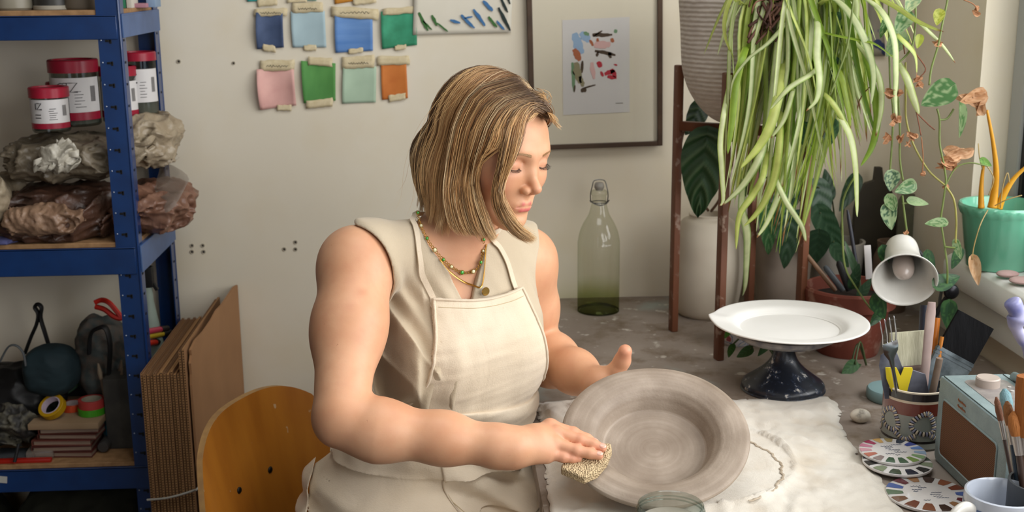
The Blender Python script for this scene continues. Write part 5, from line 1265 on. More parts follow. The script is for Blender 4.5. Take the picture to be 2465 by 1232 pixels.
# small torch like tube beside the books
p = at(247, 1070, 2.31); p.z = ZB+.0125; m = MB(); m.lathe([(0, -.0002), (.010, 0), (.0115, .002), (.0115, .07), (.009, .075), (0, .075)], p, 24, Matrix.Rotation(math.radians(-90), 3, 'X')); tag(part('torch', m, [mat('grey_metal_tube', '#3c3a38', rough=.4)]), 'small round torch lying beside the notebook stack', 'torch')
# teal cup with brushes
p = at(288, 1060, 2.37); p.z = ZB; r = .034; cup = part('brush_cup', MB().lathe([(0, 0), (r*.85, 0), (r, .085), (r-.002, .085), (r*.83, .003), (0, .003)], p, 36), mat('teal_blue_plastic', '#155c6e', rough=.4)); tag(cup, 'teal blue plastic cup of old brushes behind the blue post', 'cup')
for k in range(7):
    a = p+V(rnd.uniform(-.014, .014), rnd.uniform(-.014, .014), .006); b_ = p+V(rnd.uniform(-.032, .024), rnd.uniform(-.02, .02), .155+rnd.uniform(-.02, .02)); t_ = (b_-a).normalized()
    o = thing('old_brush', a, ['old dark brown brush standing leftmost in the teal cup', 'old grey brown brush standing in the teal cup', 'old black handled brush standing in the teal cup', 'old reddish brush standing in the teal cup', 'shorter dark brush at the back of the teal cup', 'worn pale brush at the right of the teal cup', 'last black brush behind the others in the teal cup'][k], 'brush', 'old brushes in the teal cup')
    part('handle', MB().tube([a, a.lerp(b_, .8)], [.003, .0026], 8), mat('brush_handle_%d' % k, ['#3b2a1e', '#6b5a48', '#22201e', '#7a4a30'][k % 4], rough=.5), o); part('bristles', MB().tube([a.lerp(b_, .8), a.lerp(b_, .88), b_], [.0034, .0050, .0018], 8), mat('bristle_%d' % k, ['#6d5a48', '#8a7a66', '#3a3431'][k % 3], rough=.9, bump=.6, bscale=400), o)
# spray bottle
p = at(362, 800, 2.45); p.z = ZB; sp = thing('spray_bottle', p, 'pale green spray bottle with a black nozzle seen just right of the post', 'spray bottle')
H = at(362, 690, 2.45).z-p.z; part('bottle', MB().lathe([(0, 0), (.024, 0), (.025, .01), (.025, H*.62), (.012, H*.9), (.011, H)], p, 32), mat('pale_green_plastic', '#7c8a80', '#8d9a90', rough=.4), sp)
part('nozzle', MB().box(p+V(.002, 0, H+.022), (.026, .022, .044), bev=.004).box(p+V(-.014, 0, H+.034), (.026, .014, .016), bev=.003).box(p+V(.014, 0, H+.006), (.006, .01, .03), Matrix.Rotation(-.5, 3, 'Y')), M_blk, sp)
# markers on the right end
for k, (a, b_, c, lab) in enumerate([((342, 800, 2.33), (402, 790, 2.48), '#a8324a', 'pink marker pen lying at the right end of the low shelf'), ((338, 812, 2.33), (410, 800, 2.50), '#b39a2a', 'yellow marker pen lying at the right end of the low shelf'),
     ((345, 828, 2.32), (385, 822, 2.46), '#b02818', 'red marker pen lying at the right end of the low shelf')]):
    A = at(*a); B = at(*b_); m = MB(); m.tube([A, A.lerp(B, .7)], .0065, 12); o = thing('marker_pen', A, lab, 'pen', 'marker pens heaped at the right of the low shelf'); part('barrel', m, mat('pen_barrel_%d' % k, c, rough=.35), o); part('cap', MB().tube([A.lerp(B, .7), B], [.0072, .0066], 12), M_blk, o)
bxp = at(372, 850, 2.44); tag(part('parts_tray', MB().box((-.655, 2.43, ZB+.075), (.085, .20, .15), bev=.004), mat('grey_dark_carton', '#34322f', '#45423c', 20, rough=.8)), 'dark carton under the marker pens at the right of the low shelf', 'carton')
# bits along the shelf front
rp0 = at(0, 1118, 2.275); rp1 = at(130, 1116, 2.285); tag(part('ruler', MB().box(((rp0.x+rp1.x)/2-.02, 2.275, ZB+.004), (rp1.x-rp0.x+.04, .012, .008), bev=.002), mat('red_plastic', '#a51f12', rough=.35)), 'red plastic strip lying along the front of the low shelf', 'plastic strip')
p = at(98, 1085, 2.30); tag(part('clear_packet', MB().box((p.x, 2.305, ZB+.009), (.052, .04, .016), rotz(.1), bev=.003), film), 'clear plastic packet in front of the notebook stack', 'packet')
p = at(35, 1085, 2.3); tag(part('plastic_sleeve', MB().box((p.x-.02, 2.315, ZB+.003), (.12, .05, .006), rotz(-.1), bev=.002), mat('grey_sleeve', '#3d4146', '#4c4f52', 30, rough=.3)), 'grey plastic sleeve lying flat at the front left of the low shelf', 'sleeve')
tag(part('black_clip', MB().tube([at(45, 1068, 2.262), at(35, 1112, 2.252)], .0035, 8), M_blk), 'short black pen lying across the red strip', 'pen')
# under shelf, barely lit
lump('sack', V(-1.12, 2.42, .27), (.17, .13, .16), 'dark sack on the lowest shelf, the left one in deep shade', mat('dark_sacking_left', '#1d1c14', '#24251a', 10, rough=.9), cat='sack', group=None, seed=63, floor=.115, amp=.012, h=.008)
lump('sack', V(-.76, 2.42, .27), (.16, .13, .17), 'dark sack on the lowest shelf beside the front upright', mat('dark_sacking', '#1d1c14', '#24251a', 10, rough=.9), cat='sack', group=None, seed=61, floor=.115, amp=.012, h=.006)
# ================================================================= cardboard
def card_mat(name, c, c2):
    t = NT(name); t.color(t.ramp(t.noise(10, 3), [(.3, lin(c)), (.7, lin(c2))])); t.b.inputs['Roughness'].default_value = .85; return t.m
M_card = card_mat('kraft_cardboard', '#a07650', '#946c48')
M_flute = NT('corrugated_edge'); wv = M_flute.node('ShaderNodeTexWave', Scale=60, Distortion=.2, _bands_direction='Z'); M_flute.L(M_flute.coord(), wv.inputs['Vector']); M_flute.color(M_flute.ramp(wv.outputs['Fac'], [(.3, lin('#5a4028')), (.7, lin('#b48a58'))])); M_flute.b.inputs['Roughness'].default_value = .9; M_flute = M_flute.m
yF = 2.185
def sheet(x, y0, y1, z1, th=.0042, z0=.002, lean=0., lab=''):
    """one corrugated sheet: two liners and a fluted core"""
    o = thing('cardboard_sheet', (x+th/2, (y0+y1)/2, 0), lab, 'cardboard', 'folded cardboard sheets stood beside the shelving')
    L = MB(); C_ = MB()
    def slab(m, xa, xb, ya, yb, za, zb): m.add([V(x_+(z_*lean), y_, z_) for x_ in (xa, xb) for y_ in (ya, yb) for z_ in (za, zb)], [(0, 1, 3, 2), (4, 6, 7, 5), (0, 4, 5, 1), (2, 3, 7, 6), (0, 2, 6, 4), (1, 5, 7, 3)])
    slab(L, x, x+.0007, y0, y1, z0, z1); slab(L, x+th-.0007, x+th, y0, y1, z0, z1); slab(C_, x+.0007, x+th-.0007, y0+.001, y1-.001, z0, z1-.001)
    part('liner', L, M_card, o, smooth=False); part('flutes', C_, M_flute, o, smooth=False)
x = -.583
rnk = ['nearest the blue shelving', 'second from the shelving', 'third from the shelving', 'fourth from the shelving', 'fifth from the shelving', 'sixth from the shelving', 'seventh from the shelving', 'eighth from the shelving', 'ninth from the shelving', 'tenth from the shelving', 'eleventh from the shelving', 'twelfth from the shelving']
for k in range(12):
    sheet(x, yF+rnd.uniform(-.003, .004), 2.565, .728+rnd.uniform(-.004, .003), lab='brown corrugated sheet, '+rnk[k]); x += .0062
for k in range(2):
    sheet(x, yF+.0, 2.56, .772+rnd.uniform(-.002, .003), lab='taller brown corrugated sheet, '+['just left of the outermost big sheet', 'second left of the outermost big sheet'][k]); x += .0062
# outermost sheet with a torn upper corner
o = thing('cardboard_sheet', (x+.003, 2.38, 0), 'outermost large plain cardboard sheet leaning to the wall, its top edge torn', 'cardboard', 'folded cardboard sheets stood beside the shelving')
x += .001; yz = [(yF+.012, .002), (2.572, .002), (2.572, .797), (2.545, .800), (2.50, .795), (2.44, .789), (2.40, .789), (2.36, .781), (2.30, .775), (2.24, .775), (yF+.02, .766), (yF+.022, .755), (yF+.012, .742), (yF+.014, .72), (yF+.010, .70)]
dx = .030; m = MB()
for off in (0,): m.add([V(x+dx*(y-yF)/(2.57-yF), y, z) for y, z in yz]+[V(x+.0045+dx*(y-yF)/(2.57-yF), y, z) for y, z in yz], [tuple(range(len(yz))), tuple(range(2*len(yz)-1, len(yz)-1, -1))]+[(i, i+len(yz), (i+1) % len(yz)+len(yz), (i+1) % len(yz)) for i in range(len(yz))])
part('board', m, M_card, o, smooth=False)
m = MB(); m.tube(spline([V(-.588, yF-.004, .475), V(-.545, yF-.007, .48), V(-.50, yF-.006, .492), V(-.488, yF, .498), V(-.470, 2.30, .505)], 30), .0022, 8); tag(part('string', m, mat('white_cord', '#a8a49a', rough=.8)), 'white cord tied round the cardboard sheets', 'cord')
# ================================================================= plywood chair
ca = math.radians(65); cW = V(math.cos(ca), math.sin(ca), 0); cF = V(math.sin(ca), -math.cos(ca), 0); CB = V(-.300, 1.925, 0)
ch = thing('plywood_chair', CB+cF*.16, 'old orange brown moulded plywood chair she is sitting on', 'chair')
def ply_mat():
    t = NT('orange_plywood'); a = t.noise(7, 5, stretch=(3, 3, .5)); c = t.ramp(a, [(.3, lin('#a1601c')), (.7, lin('#b87526'))]); s_ = t.ramp(t.noise(55, 2), [(.72, (0, 0, 0)), (.76, (.7, .7, .7))]); t.color(t.mix(s_, c, lin('#cbb08c'))); t.b.inputs['Roughness'].default_value = .38; t.b.inputs['Coat Weight'].default_value = .25; return t.m
M_ply = ply_mat(); M_edge = mat('plywood_edge', '#a98350', '#98744a', 60, rough=.7)
def back_pt(u, z):  # u -1..1 across, z height
    lean = (z-.45)*-.20; cv = .045*(u*u)
    return CB+cW*(u*.205)+cF*(lean+cv)+V(0, 0, z)
def bw(z):   # half width fraction by height: rounded top, tapering below
    return 1
m = MB(); P = []; NU, NV = 40, 30
for i in range(NU+1):
    u = -1+2*i/NU; col = []
    ztop = .757-.085*abs(u)**3.2-.045*max(0, abs(u)-.80)**1*3; zb = .50
    for j in range(NV+1):
        v = j/NV; z = lerp(zb, ztop, v); wfac = lerp(.86, 1.0, min(1, v*1.15)); col.append(back_pt(u*wfac, z))
    P.append(col)
m.grid(P); fr_, bk_ = m, None
outer = [[p-cF*.011 for p in c] for c in P]
rim = MB(); loopA = [P[i][0] for i in range(NU+1)]+[P[NU][j] for j in range(1, NV+1)]+[P[i][NV] for i in range(NU-1, -1, -1)]+[P[0][j] for j in range(NV-1, 0, -1)]
loopB = [p-cF*.011 for p in loopA]; rim.grid([[a, (a+b_)/2, b_] for a, b_ in zip(loopA+[loopA[0]], loopB+[loopB[0]])])
bo = MB(); bo.grid(P); bo.grid([c for c in outer[::-1]]); br = part('backrest', bo, M_ply, ch); part('ply_edge', rim, M_edge, br)
bt = MB()
for a in ((573, 1178), (650, 1132)):
    # bolts sit where the metal frame is fixed
    best = min(((u, z) for u in np.linspace(-1, 1, 81) for z in np.linspace(.5, .79, 90)), key=lambda q: (lambda s: (s[0]-a[0])**2+(s[1]-a[1])**2)(PROJ(back_pt(*q))))
    p = back_pt(*best)
    bt.sphere(p+cF*.001, (.006, .006, .003), 14, 8, frame3(cF))
part('bolt', bt, mat('dark_bolt_head', '#1c1a18', rough=.4, metal=.5), br)
st_ = MB(); P = []
for i in range(21):
    u = -1+i/10; P.append([CB+cW*(u*.195*(1-.10*v))+cF*(.06+v*.38)+V(0, 0, .448-.012*math.cos(u*PI/2)*math.sin(v*PI)-.02*max(0, v-.85)*5) for v in np.linspace(0, 1, 16)])
st_.grid(P); part('seat', st_, M_ply, ch, solid=.011)
M_mt = mat('grey_chair_tube', '#3b3d3f', rough=.35, metal=.8)
for s in (-1, 1):
    part('leg', MB().tube(spline([CB+cW*(s*.16)+cF*.38+V(0, 0, .436), CB+cW*(s*.18)+cF*.40+V(0, 0, .40), CB+cW*(s*.20)+cF*.42+V(0, 0, .011)], 12), .011, 10), M_mt, ch)
    part('leg', MB().tube(spline([CB+cW*(s*.16)+cF*.12+V(0, 0, .436), CB+cW*(s*.18)+cF*.08+V(0, 0, .40), CB+cW*(s*.20)-cF*.02+V(0, 0, .011)], 12), .011, 10), M_mt, ch)
    part('back_support', MB().tube(spline([CB+cW*(s*.12)+cF*.25+V(0, 0, .430), CB+cW*(s*.12)+cF*.02+V(0, 0, .432), CB+cW*(s*.12)-cF*.012+V(0, 0, .47), CB+cW*(s*.11)-cF*.040+V(0, 0, .62)], 24), .008, 8), M_mt, ch)
# ================================================================= plant stand and its pot
M_walnut = mat('reddish_brown_wood', '#5e3520', '#6d4028', 20, rough=.5, stretch=(1, 1, .1))
SA, SB, SC_, SD = V(.448, 2.305, DESK), V(.498, 2.116, DESK), V(.662, 2.160, DESK), V(.612, 2.349, DESK)
scn = (SA+SB+SC_+SD)/4
ps = thing('plant_stand', scn, 'reddish brown wooden plant stand with four tall slim legs on the workbench', 'plant stand')
yaw = math.atan2((SC_-SB).y, (SC_-SB).x); RS = rotz(yaw)
M_scuff = NT('scuffed_wood_leg'); M_scuff.color(M_scuff.mix(M_scuff.ramp(M_scuff.noise(45, 4), [(.62, (0, 0, 0)), (.70, (.55, .55, .55))]), M_scuff.ramp(M_scuff.noise(12, 3, stretch=(1, 1, .1)), [(.3, lin('#55301d')), (.7, lin('#6d4028'))]), lin('#a38f80'))); M_scuff.b.inputs['Roughness'].default_value = .55; M_scuff = M_scuff.m
for p in (SA, SB, SC_, SD): part('leg', MB().box(p+V(0, 0, .265), (.0135, .020, .53), RS, bev=.003), M_scuff, ps)
for a, b in ((SA, SC_), (SB, SD)):
    d = (b-a); part('crossbar', MB().box((a+b)/2+V(0, 0, .414+(.0 if a is SA else .0)), (d.length-.008, .016, .018 if a is SA else .0175), rotz(math.atan2(d.y, d.x)), bev=.002), M_walnut, ps)
M_pot = NT('ribbed_white_ceramic'); wv = M_pot.node('ShaderNodeTexWave', Scale=38, Distortion=1.2, Detail=2, _bands_direction='Z'); M_pot.L(M_pot.coord(), wv.inputs['Vector'])
M_pot.color(M_pot.ramp(M_pot.noise(60, 3, stretch=(1, 1, 3)), [(.3, lin('#b5aaa0')), (.7, lin('#c9c0b6'))])); M_pot.b.inputs['Roughness'].default_value = .6; M_pot.bump(wv.outputs['Fac'], .5, .002); M_pot = M_pot.m
pc = scn+V(.002, .004, .424); rp = .124; Hp = .235
wp = thing('plant_pot', pc, 'large ribbed off white pot held in the wooden plant stand', 'plant pot')
prof_ = [(0, 0), (.030, 0), (.042, .003), (.062, .014), (.084, .036), (.101, .062), (.112, .092), (.1165, .120), (.119, .165), (rp-.002, .205), (rp, Hp-.002), (rp-.004, Hp), (rp-.010, Hp-.002), (rp-.012, Hp-.04), (.10, .09), (.04, .03), (0, .03)]
# the pot narrows inside the stand legs
part('pot_body', MB().lathe([(p.x, p.y) for p in spline([V(a, b, 0) for a, b in prof_[:12]], 50)]+prof_[12:], pc, 72), M_pot, wp)
part('soil', MB().lathe([(0, Hp-.028), (.06, Hp-.030), (rp-.012, Hp-.035)], pc, 40), mat('dark_soil', '#2c2018', '#3b2c20', 90, rough=.95, bump=.6), wp)
# ------------------------------------------------------------- leaf meshes with painted stripes
class LM(MB):
    def __init__(s): super().__init__(); s.c = []
    def blade(s, pts, wd, ca, cb, fold=.35, twist=0., tip=None, nw=4, side=None, wave=0.):
        """strap leaf: pts centre line, wd max half width, ca edge colour, cb centre stripe"""
        N = len(pts); b = len(s.v); side = side
        for i, p in enumerate(pts):
            t = (pts[min(i+1, N-1)]-pts[max(i-1, 0)]).normalized(); u = i/(N-1)
            if side is None: side = t.cross(V(0, 0, 1)); side = side.normalized() if side.length > .1 else V(1, 0, 0)
            side = (side-t*side.dot(t)); side = side.normalized() if side.length > 1e-4 else V(1, 0, 0)
            if twist: side = Matrix.Rotation(twist/N, 3, t)@side
            up = side.cross(t); w_ = wd*(math.sin(PI*min(1, u*.9+.10))**.6 if u < .5 else (1-((u-.5)/.5)**2.2)**.8 if u < 1 else 0)+.0003
            for k in range(nw+1):
                q = -1+2*k/nw; s.v.append(tuple(p+side*(q*w_)+up*(abs(q)*fold*w_)+up*(wave*math.sin(i*1.7+k)*w_))); a = min(1, abs(q)*1.5)
                c = cb if abs(q) < .55 else ca
                if tip and u > .93: c = tip
                s.c.append(c[:3])
        for i in range(N-1):
            for k in range(nw): s.f.append((b+i*(nw+1)+k, b+i*(nw+1)+k+1, b+(i+1)*(nw+1)+k+1, b+(i+1)*(nw+1)+k)); s.mi.append(0)
    def heart(s, o, fwd, nrm, L, W, ca, cb=None, cup=.15, spots=0., rib=0., nu=16, nw=10, seed=0, curl=0., notch=.12, fold=0.):
        """heart shaped leaf: o stalk end, fwd towards the tip, nrm face normal"""
        fwd = Vector(fwd).normalized(); nrm = Vector(nrm); nrm = (nrm-fwd*nrm.dot(fwd)).normalized(); sd = fwd.cross(nrm); b = len(s.v); rr = random.Random(seed)
        cb = cb or ca
        for i in range(nu+1):
            u = i/nu; hw = W*.5*(math.sin(PI*u**.62)**.75 if 0 < u < 1 else 0.)*(1-.18*u)+.0002
            for k in range(nw+1):
                q = -1+2*k/nw; x = u*L-notch*L*(abs(q)**1.5)*(1-u)**2*1.6; y = q*hw
                h = cup*abs(q)*hw-curl*L*u*u+rib*math.sin(u*26-abs(q)*9)*L*.02+fold*abs(q)*hw*2
                s.v.append(tuple(Vector(o)+fwd*x+sd*y+nrm*h)); n_ = nz(u*7+seed*3.1, q*4+seed, seed*1.7)
                m_ = 1 if (spots and n_ > .28-spots) else 0
                if rib: m_ = max(0, math.sin(u*26-abs(q)*9))**3*.8
                s.c.append(tuple(lerp(a_, b_, m_*.75) for a_, b_ in zip(ca[:3], cb[:3])))
        for i in range(nu):
            for k in range(nw): s.f.append((b+i*(nw+1)+k, b+i*(nw+1)+k+1, b+(i+1)*(nw+1)+k+1, b+(i+1)*(nw+1)+k)); s.mi.append(0)
    def stem(s, pts, r, c, n=7):
        b0 = len(s.v); s.tube(pts, r, n); s.c += [c[:3]]*(len(s.v)-b0)
    def out(s, name, m, parent, label=None):
        o = part(name, s, m, parent, label=label, ang=180); ca = o.data.color_attributes.new('pig', 'FLOAT_COLOR', 'POINT')
        ca.data.foreach_set('color', np.concatenate([np.array(s.c), np.ones((len(s.c), 1))], 1).astype('f').ravel()); return o
def leaf_mat(name, rough=.4, trans=.35):
    t = NT(name); vc = t.n.new('ShaderNodeVertexColor'); vc.layer_name = 'pig'; c = t.mix(.25, vc.outputs[0], t.ramp(t.noise(60, 3), [(.3, lin('#8a8a8a')), (.7, (1, 1, 1))]), 'MULTIPLY'); t.color(c)
    t.b.inputs['Roughness'].default_value = rough; tl = t.n.new('ShaderNodeBsdfTranslucent'); t.L(c, tl.inputs[0]); mx = t.n.new('ShaderNodeMixShader'); mx.inputs[0].default_value = trans; t.L(t.b.outputs[0], mx.inputs[1]); t.L(tl.outputs[0], mx.inputs[2]); t.L(mx.outputs[0], t.o.inputs[0]); return t.m
M_leaf = leaf_mat('leaf_surface')
g1, g2, g3 = lin('#86a438'), lin('#a3b84a'), lin('#66882e'); yl = lin('#c6cf74'); wh = lin('#d3dba8'); br_c = lin('#8a5a34')
crown = at(1898, -6, 2.175); crown.z = ZC_ = pc.z+Hp-.012; crown = V(.635, 2.165, pc.z+Hp-.02)
spd = thing('spider_plant', crown, 'big variegated spider plant spilling its striped leaves over the tall stand', 'plant')
lm = LM(); R2 = random.Random(5)
def guide(px, n=26): return spline([at(*a) for a in px], n)
hand = [  # px, py, Y guide lists of the leaves that read most clearly
    ([(1850, 20, 2.12), (1790, 10, 2.05), (1762, -10, 2.02), (1742, 45, 2.02), (1745, 95, 2.02), (1766, 140, 2.02)], .0075, g2, yl),
    ([(1905, 30, 2.1), (1890, 55, 2.03), (1850, 100, 2.0), (1800, 140, 1.99), (1765, 190, 1.98), (1757, 240, 1.98)], .0065, g3, wh),
    ([(1960, 20, 2.1), (1970, 60, 1.98), (1968, 130, 1.96), (1975, 190, 1.95), (1968, 240, 1.95), (1940, 268, 1.95)], .0085, g1, wh),
    ([(1972, 0, 2.1), (2010, -5, 2.0), (2055, 40, 1.96), (2090, 110, 1.95), (2105, 180, 1.95), (2098, 250, 1.95)], .0095, g3, wh),
    ([(1990, -10, 2.1), (2060, -15, 2.0), (2120, 20, 1.93), (2155, 90, 1.92), (2160, 170, 1.92), (2158, 240, 1.93), (2160, 290, 1.93)], .0095, g3, wh),
    ([(1930, 60, 2.1), (2000, 80, 1.98), (2060, 92, 1.96), (2110, 105, 1.95), (2165, 150, 1.95)], .0070, g2, g1),
    ([(1900, 110, 2.08), (1880, 200, 1.98), (1860, 290, 1.96), (1830, 350, 1.96), (1783, 405, 1.96)], .0105, g2, yl),
    ([(1990, 130, 2.08), (1960, 170, 1.97), (1900, 210, 1.95), (1855, 262, 1.95)], .0065, g1, wh),
    ([(1920, 170, 2.08), (1905, 230, 1.97), (1885, 290, 1.95), (1856, 332, 1.95)], .0055, g1, wh),
    ([(1850, 300, 2.05), (1830, 370, 1.96), (1790, 440, 1.95), (1738, 494, 1.95)], .0095, g3, wh),
    ([(1880, 240, 2.06), (1876, 340, 1.96), (1862, 430, 1.96), (1830, 500, 1.96), (1790, 545, 1.96)], .0085, g1, yl),
    ([(1860, 400, 2.04), (1872, 440, 1.97), (1895, 490, 1.95), (1930, 545, 1.95), (1940, 585, 1.95)], .0060, g3, wh),
    ([(1990, 200, 2.08), (2020, 270, 1.97), (2050, 330, 1.96), (2062, 400, 1.96), (2065, 490, 1.97), (2064, 522, 1.97)], .0085, g2, wh),
    ([(1940, 190, 2.08), (1990, 230, 1.97), (2025, 280, 1.96), (2045, 330, 1.96)], .006, g1, yl),
    ([(1970, 100, 2.08), (2020, 170, 2.0), (2040, 240, 1.98), (2048, 312, 1.98)], .0072, lin('#8fa01f'), g2),
    ([(1760, 180, 2.1), (1745, 260, 2.0), (1735, 340, 1.99), (1738, 400, 1.99), (1742, 480, 2.0), (1732, 495, 2.0)], .006, g2, wh),
    ([(1790, 430, 2.08), (1786, 500, 2.03), (1800, 560, 2.05), (1800, 620, 2.12), (1796, 690, 2.18), (1788, 712, 2.20)], .0095, g3, wh),
    ([(1850, 330, 2.06), (1838, 420, 1.97), (1812, 470, 1.97), (1780, 520, 1.97), (1772, 600, 1.98)], .0070, g1, yl),
    ([(1900, 250, 2.07), (1900, 350, 1.98), (1885, 440, 1.98), (1850, 530, 1.98), (1822, 572, 1.98)], .0070, g1, wh),
    ([(1810, 80, 2.1), (1790, 130, 2.0), (1772, 200, 1.99), (1762, 300, 1.99), (1752, 370, 1.99)], .0080, g2, g1),
    ([(2080, 120, 2.05), (2100, 200, 1.97), (2112, 280, 1.97), (2100, 350, 1.97), (2072, 400, 1.97)], .0075, g3, g1),
    ([(2040, 80, 2.05), (2085, 130, 1.97), (2118, 190, 1.96), (2122, 260, 1.96), (2108, 330, 1.97)], .007, g1, wh),
    ([(1930, 40, 2.1), (2000, -10, 1.99), (2060, -30, 1.95), (2150, 10, 1.92), (2210, 50, 1.92), (2272, 77, 1.93)], .0078, g2, yl),
    ([(2150, -10, 2.0), (2180, 30, 1.93), (2220, 60, 1.93), (2270, 110, 1.94), (2300, 152, 1.95)], .0035, g1, wh),
    ([(2150, 130, 1.98), (2180, 180, 1.93), (2200, 240, 1.93), (2212, 275, 1.93)], .0075, g2, wh),
    ([(2140, 60, 1.98), (2170, 90, 1.93), (2205, 130, 1.93), (2208, 180, 1.93)], .008, g1, yl)]
for px, w_, ca, cb in hand:
    pts = guide(px); lm.blade(pts, w_*.78, ca, cb, fold=.35, twist=R2.uniform(-.8, .8), tip=br_c if R2.random() < .6 else None, side=V(1, R2.uniform(-.4, .4), 0))
for k in range(175):
    u = R2.random(); ex = 1738+375*u; lo_, hi_ = (330, 560) if u < .3 else (380, 620) if u < .5 else (260, 470) if u < .8 else (200, 400)
    ey = R2.uniform(lo_, hi_); eY = R2.uniform(1.97, 2.11)+(.03 if u < .25 else 0); E_ = at(ex, ey, eY)
    st_ = crown+V(R2.uniform(-.05, .05), R2.uniform(-.06, .02), R2.uniform(-.01, .03)); topz = pc.z+Hp+R2.uniform(.015, .07)
    sg = (1 if u < .62 else -1)*R2.uniform(.3, 1.3); mid = V(E_.x+.055*sg, lerp(st_.y, E_.y, .75), lerp(topz, E_.z, .14)); q = V(lerp(st_.x, E_.x, .4), lerp(st_.y, E_.y, .45), topz)
    m2 = V(E_.x+.030*sg+R2.uniform(-.012, .012), E_.y, lerp(mid.z, E_.z, .55))
    pts = spline([st_, q, mid, m2, E_], 22); c_ = R2.choice([g1, g2, g3, g1]); lm.blade(pts, R2.uniform(.0030, .0056), c_, R2.choice([yl, wh, wh, c_, lin('#a3b35a')]), fold=.4, twist=R2.uniform(-1.5, 1.5), tip=br_c if R2.random() < .3 else None, side=V(R2.uniform(-1, 1), R2.uniform(-1, 1), 0))
for k in range(36):   # short leaves round the crown
    a = R2.uniform(0, 6.28); L = R2.uniform(.06, .16); st_ = crown+V(R2.uniform(-.03, .03), R2.uniform(-.03, .03), 0); d = V(math.cos(a), math.sin(a)*.6-.35, 0)
    pts = spline([st_, st_+d*L*.4+V(0, 0, L*.5), st_+d*L+V(0, 0, L*.25), st_+d*L*1.4+V(0, 0, -L*.5)], 16); lm.blade(pts, .006, R2.choice([g1, g2]), R2.choice([yl, wh]), fold=.4)
lm.out('leaves', M_leaf, spd)
rt = LM()
for k in range(40):
    a = at(R2.uniform(1822, 1905), R2.uniform(-10, 20), 2.06+R2.uniform(-.02, .05)); b_ = at(R2.uniform(1800, 1890), R2.uniform(30, 110), 2.03+R2.uniform(-.02, .04)); m_ = a.lerp(b_, .5)+V(R2.uniform(-.02, .02), -.01, .01)
    rt.stem(spline([a+V(.01, .03, .0), a, m_, b_], 10), R2.uniform(.0012, .0032), R2.choice([lin('#5c3a2c'), lin('#7a5442'), lin('#46291f')]), 5)
rt.out('roots', leaf_mat('dry_roots', .8, .05), spd, 'brown roots and dried tips')
for px in ([(2140, 55, 1.96), (2170, 95, 1.95), (2178, 130, 1.95)], [(2205, 130, 1.94), (2228, 165, 1.94), (2215, 185, 1.94)], [(2205, 270, 1.94), (2235, 300, 1.94), (2250, 312, 1.94)], [(2203, 255, 1.935), (2212, 300, 1.935), (2217, 326, 1.935)], [(2120, 185, 1.98), (2075, 230, 1.99), (2062, 270, 1.99)]): tl_ = LM(); tl_.stem(spline([at(*a) for a in px], 8), .0011, lin('#7a4a34'), 5); tl_.out('dried_tip', bpy.data.materials['dry_roots'], spd)
# ================================================================= trailing vine with mottled heart leaves
vp = V(.86, 2.02, 1.60)
vine = thing('trailing_vine', vp, 'trailing vine with mottled heart shaped leaves hanging in front of the window corner', 'plant')
VG, VL, VD, VY = lin('#4f7d46'), lin('#a9bd8e'), lin('#2f5436'), lin('#9aa32a')
vs_ = LM()
paths = [[(2278, -60, 1.93), (2282, -10, 1.93), (2268, 60, 1.93), (2258, 110, 1.93), (2242, 165, 1.93), (2237, 205, 1.93)],
    [(2256, 262, 1.93), (2262, 290, 1.93), (2262, 345, 1.93), (2272, 395, 1.93), (2277, 430, 1.93), (2276, 448, 1.93)],
    [(2276, 448, 1.93), (2270, 490, 1.93), (2265, 530, 1.93), (2272, 580, 1.93), (2280, 640, 1.93), (2280, 690, 1.94)],
    [(2278, 450, 1.93), (2296, 480, 1.92), (2302, 530, 1.92), (2300, 585, 1.92)],
    [(2195, -60, 1.94), (2202, -10, 1.94), (2204, 50, 1.94), (2196, 110, 1.94), (2170, 145, 1.94), (2150, 152, 1.94)],
    [(2180, 150, 1.95), (2180, 230, 1.95), (2182, 290, 1.95), (2200, 350, 1.94), (2235, 410, 1.94), (2274, 445, 1.93)],
    [(2140, -60, 1.97), (2140, 60, 1.97), (2143, 200, 1.96), (2150, 280, 1.96), (2142, 420, 1.96)],
    [(2160, 200, 1.955), (2166, 300, 1.955), (2166, 380, 1.955), (2174, 435, 1.955)],
    [(2172, 470, 1.955), (2178, 520, 1.955), (2184, 565, 1.955)],
    [(2060, -60, 1.96), (2052, 20, 1.955), (2040, 110, 1.95), (2020, 170, 1.95), (2000, 225, 1.95)],
    [(2060, 420, 1.98), (2030, 480, 2.0), (2028, 560, 2.02), (2034, 640, 2.02), (2060, 690, 2.03), (2098, 745, 2.02), (2110, 735, 2.02)],
    [(1952, 290, 2.04), (1948, 330, 2.04), (1940, 365, 2.05)], [(2276, 447, 1.93), (2300, 405, 1.93), (2335, 392, 1.925), (2378, 400, 1.92)], [(2262, 288, 1.93), (2280, 285, 1.93), (2296, 262, 1.93)], [(2172, 490, 1.955), (2195, 487, 1.955)], [(2276, 594, 1.925), (2300, 597, 1.92)]]
for i, p in enumerate(paths): vs_.stem(spline([at(*a) for a in p], 24), [.0017 if i not in (11, 12) else .0012]*25, lin('#8a9a58') if i not in (3, 5) else lin('#b3ad62'), 6)
vs_.out('stems', M_leaf, vine)
vl = LM()
def hl(px, py, Y, L, W, ang, c, cb=None, spots=.25, face=(0, -1, .15), cup=.2, seed=0, m=vl, **k):
    """leaf centred at a pixel, L/W in pixels there, ang = direction of the tip in the picture, degrees from +x up"""
    s = Y/2900*1.02; c0 = at(px, py, Y); a = math.radians(ang); f = V(math.cos(a), 0, math.sin(a))
    f = f+V(0, .25*math.sin(seed*2.3), 0); f.normalize(); m.heart(c0-f*(L*s*.5), f, face, L*s, W*s, c, cb, cup=cup, spots=spots, seed=seed, **k)
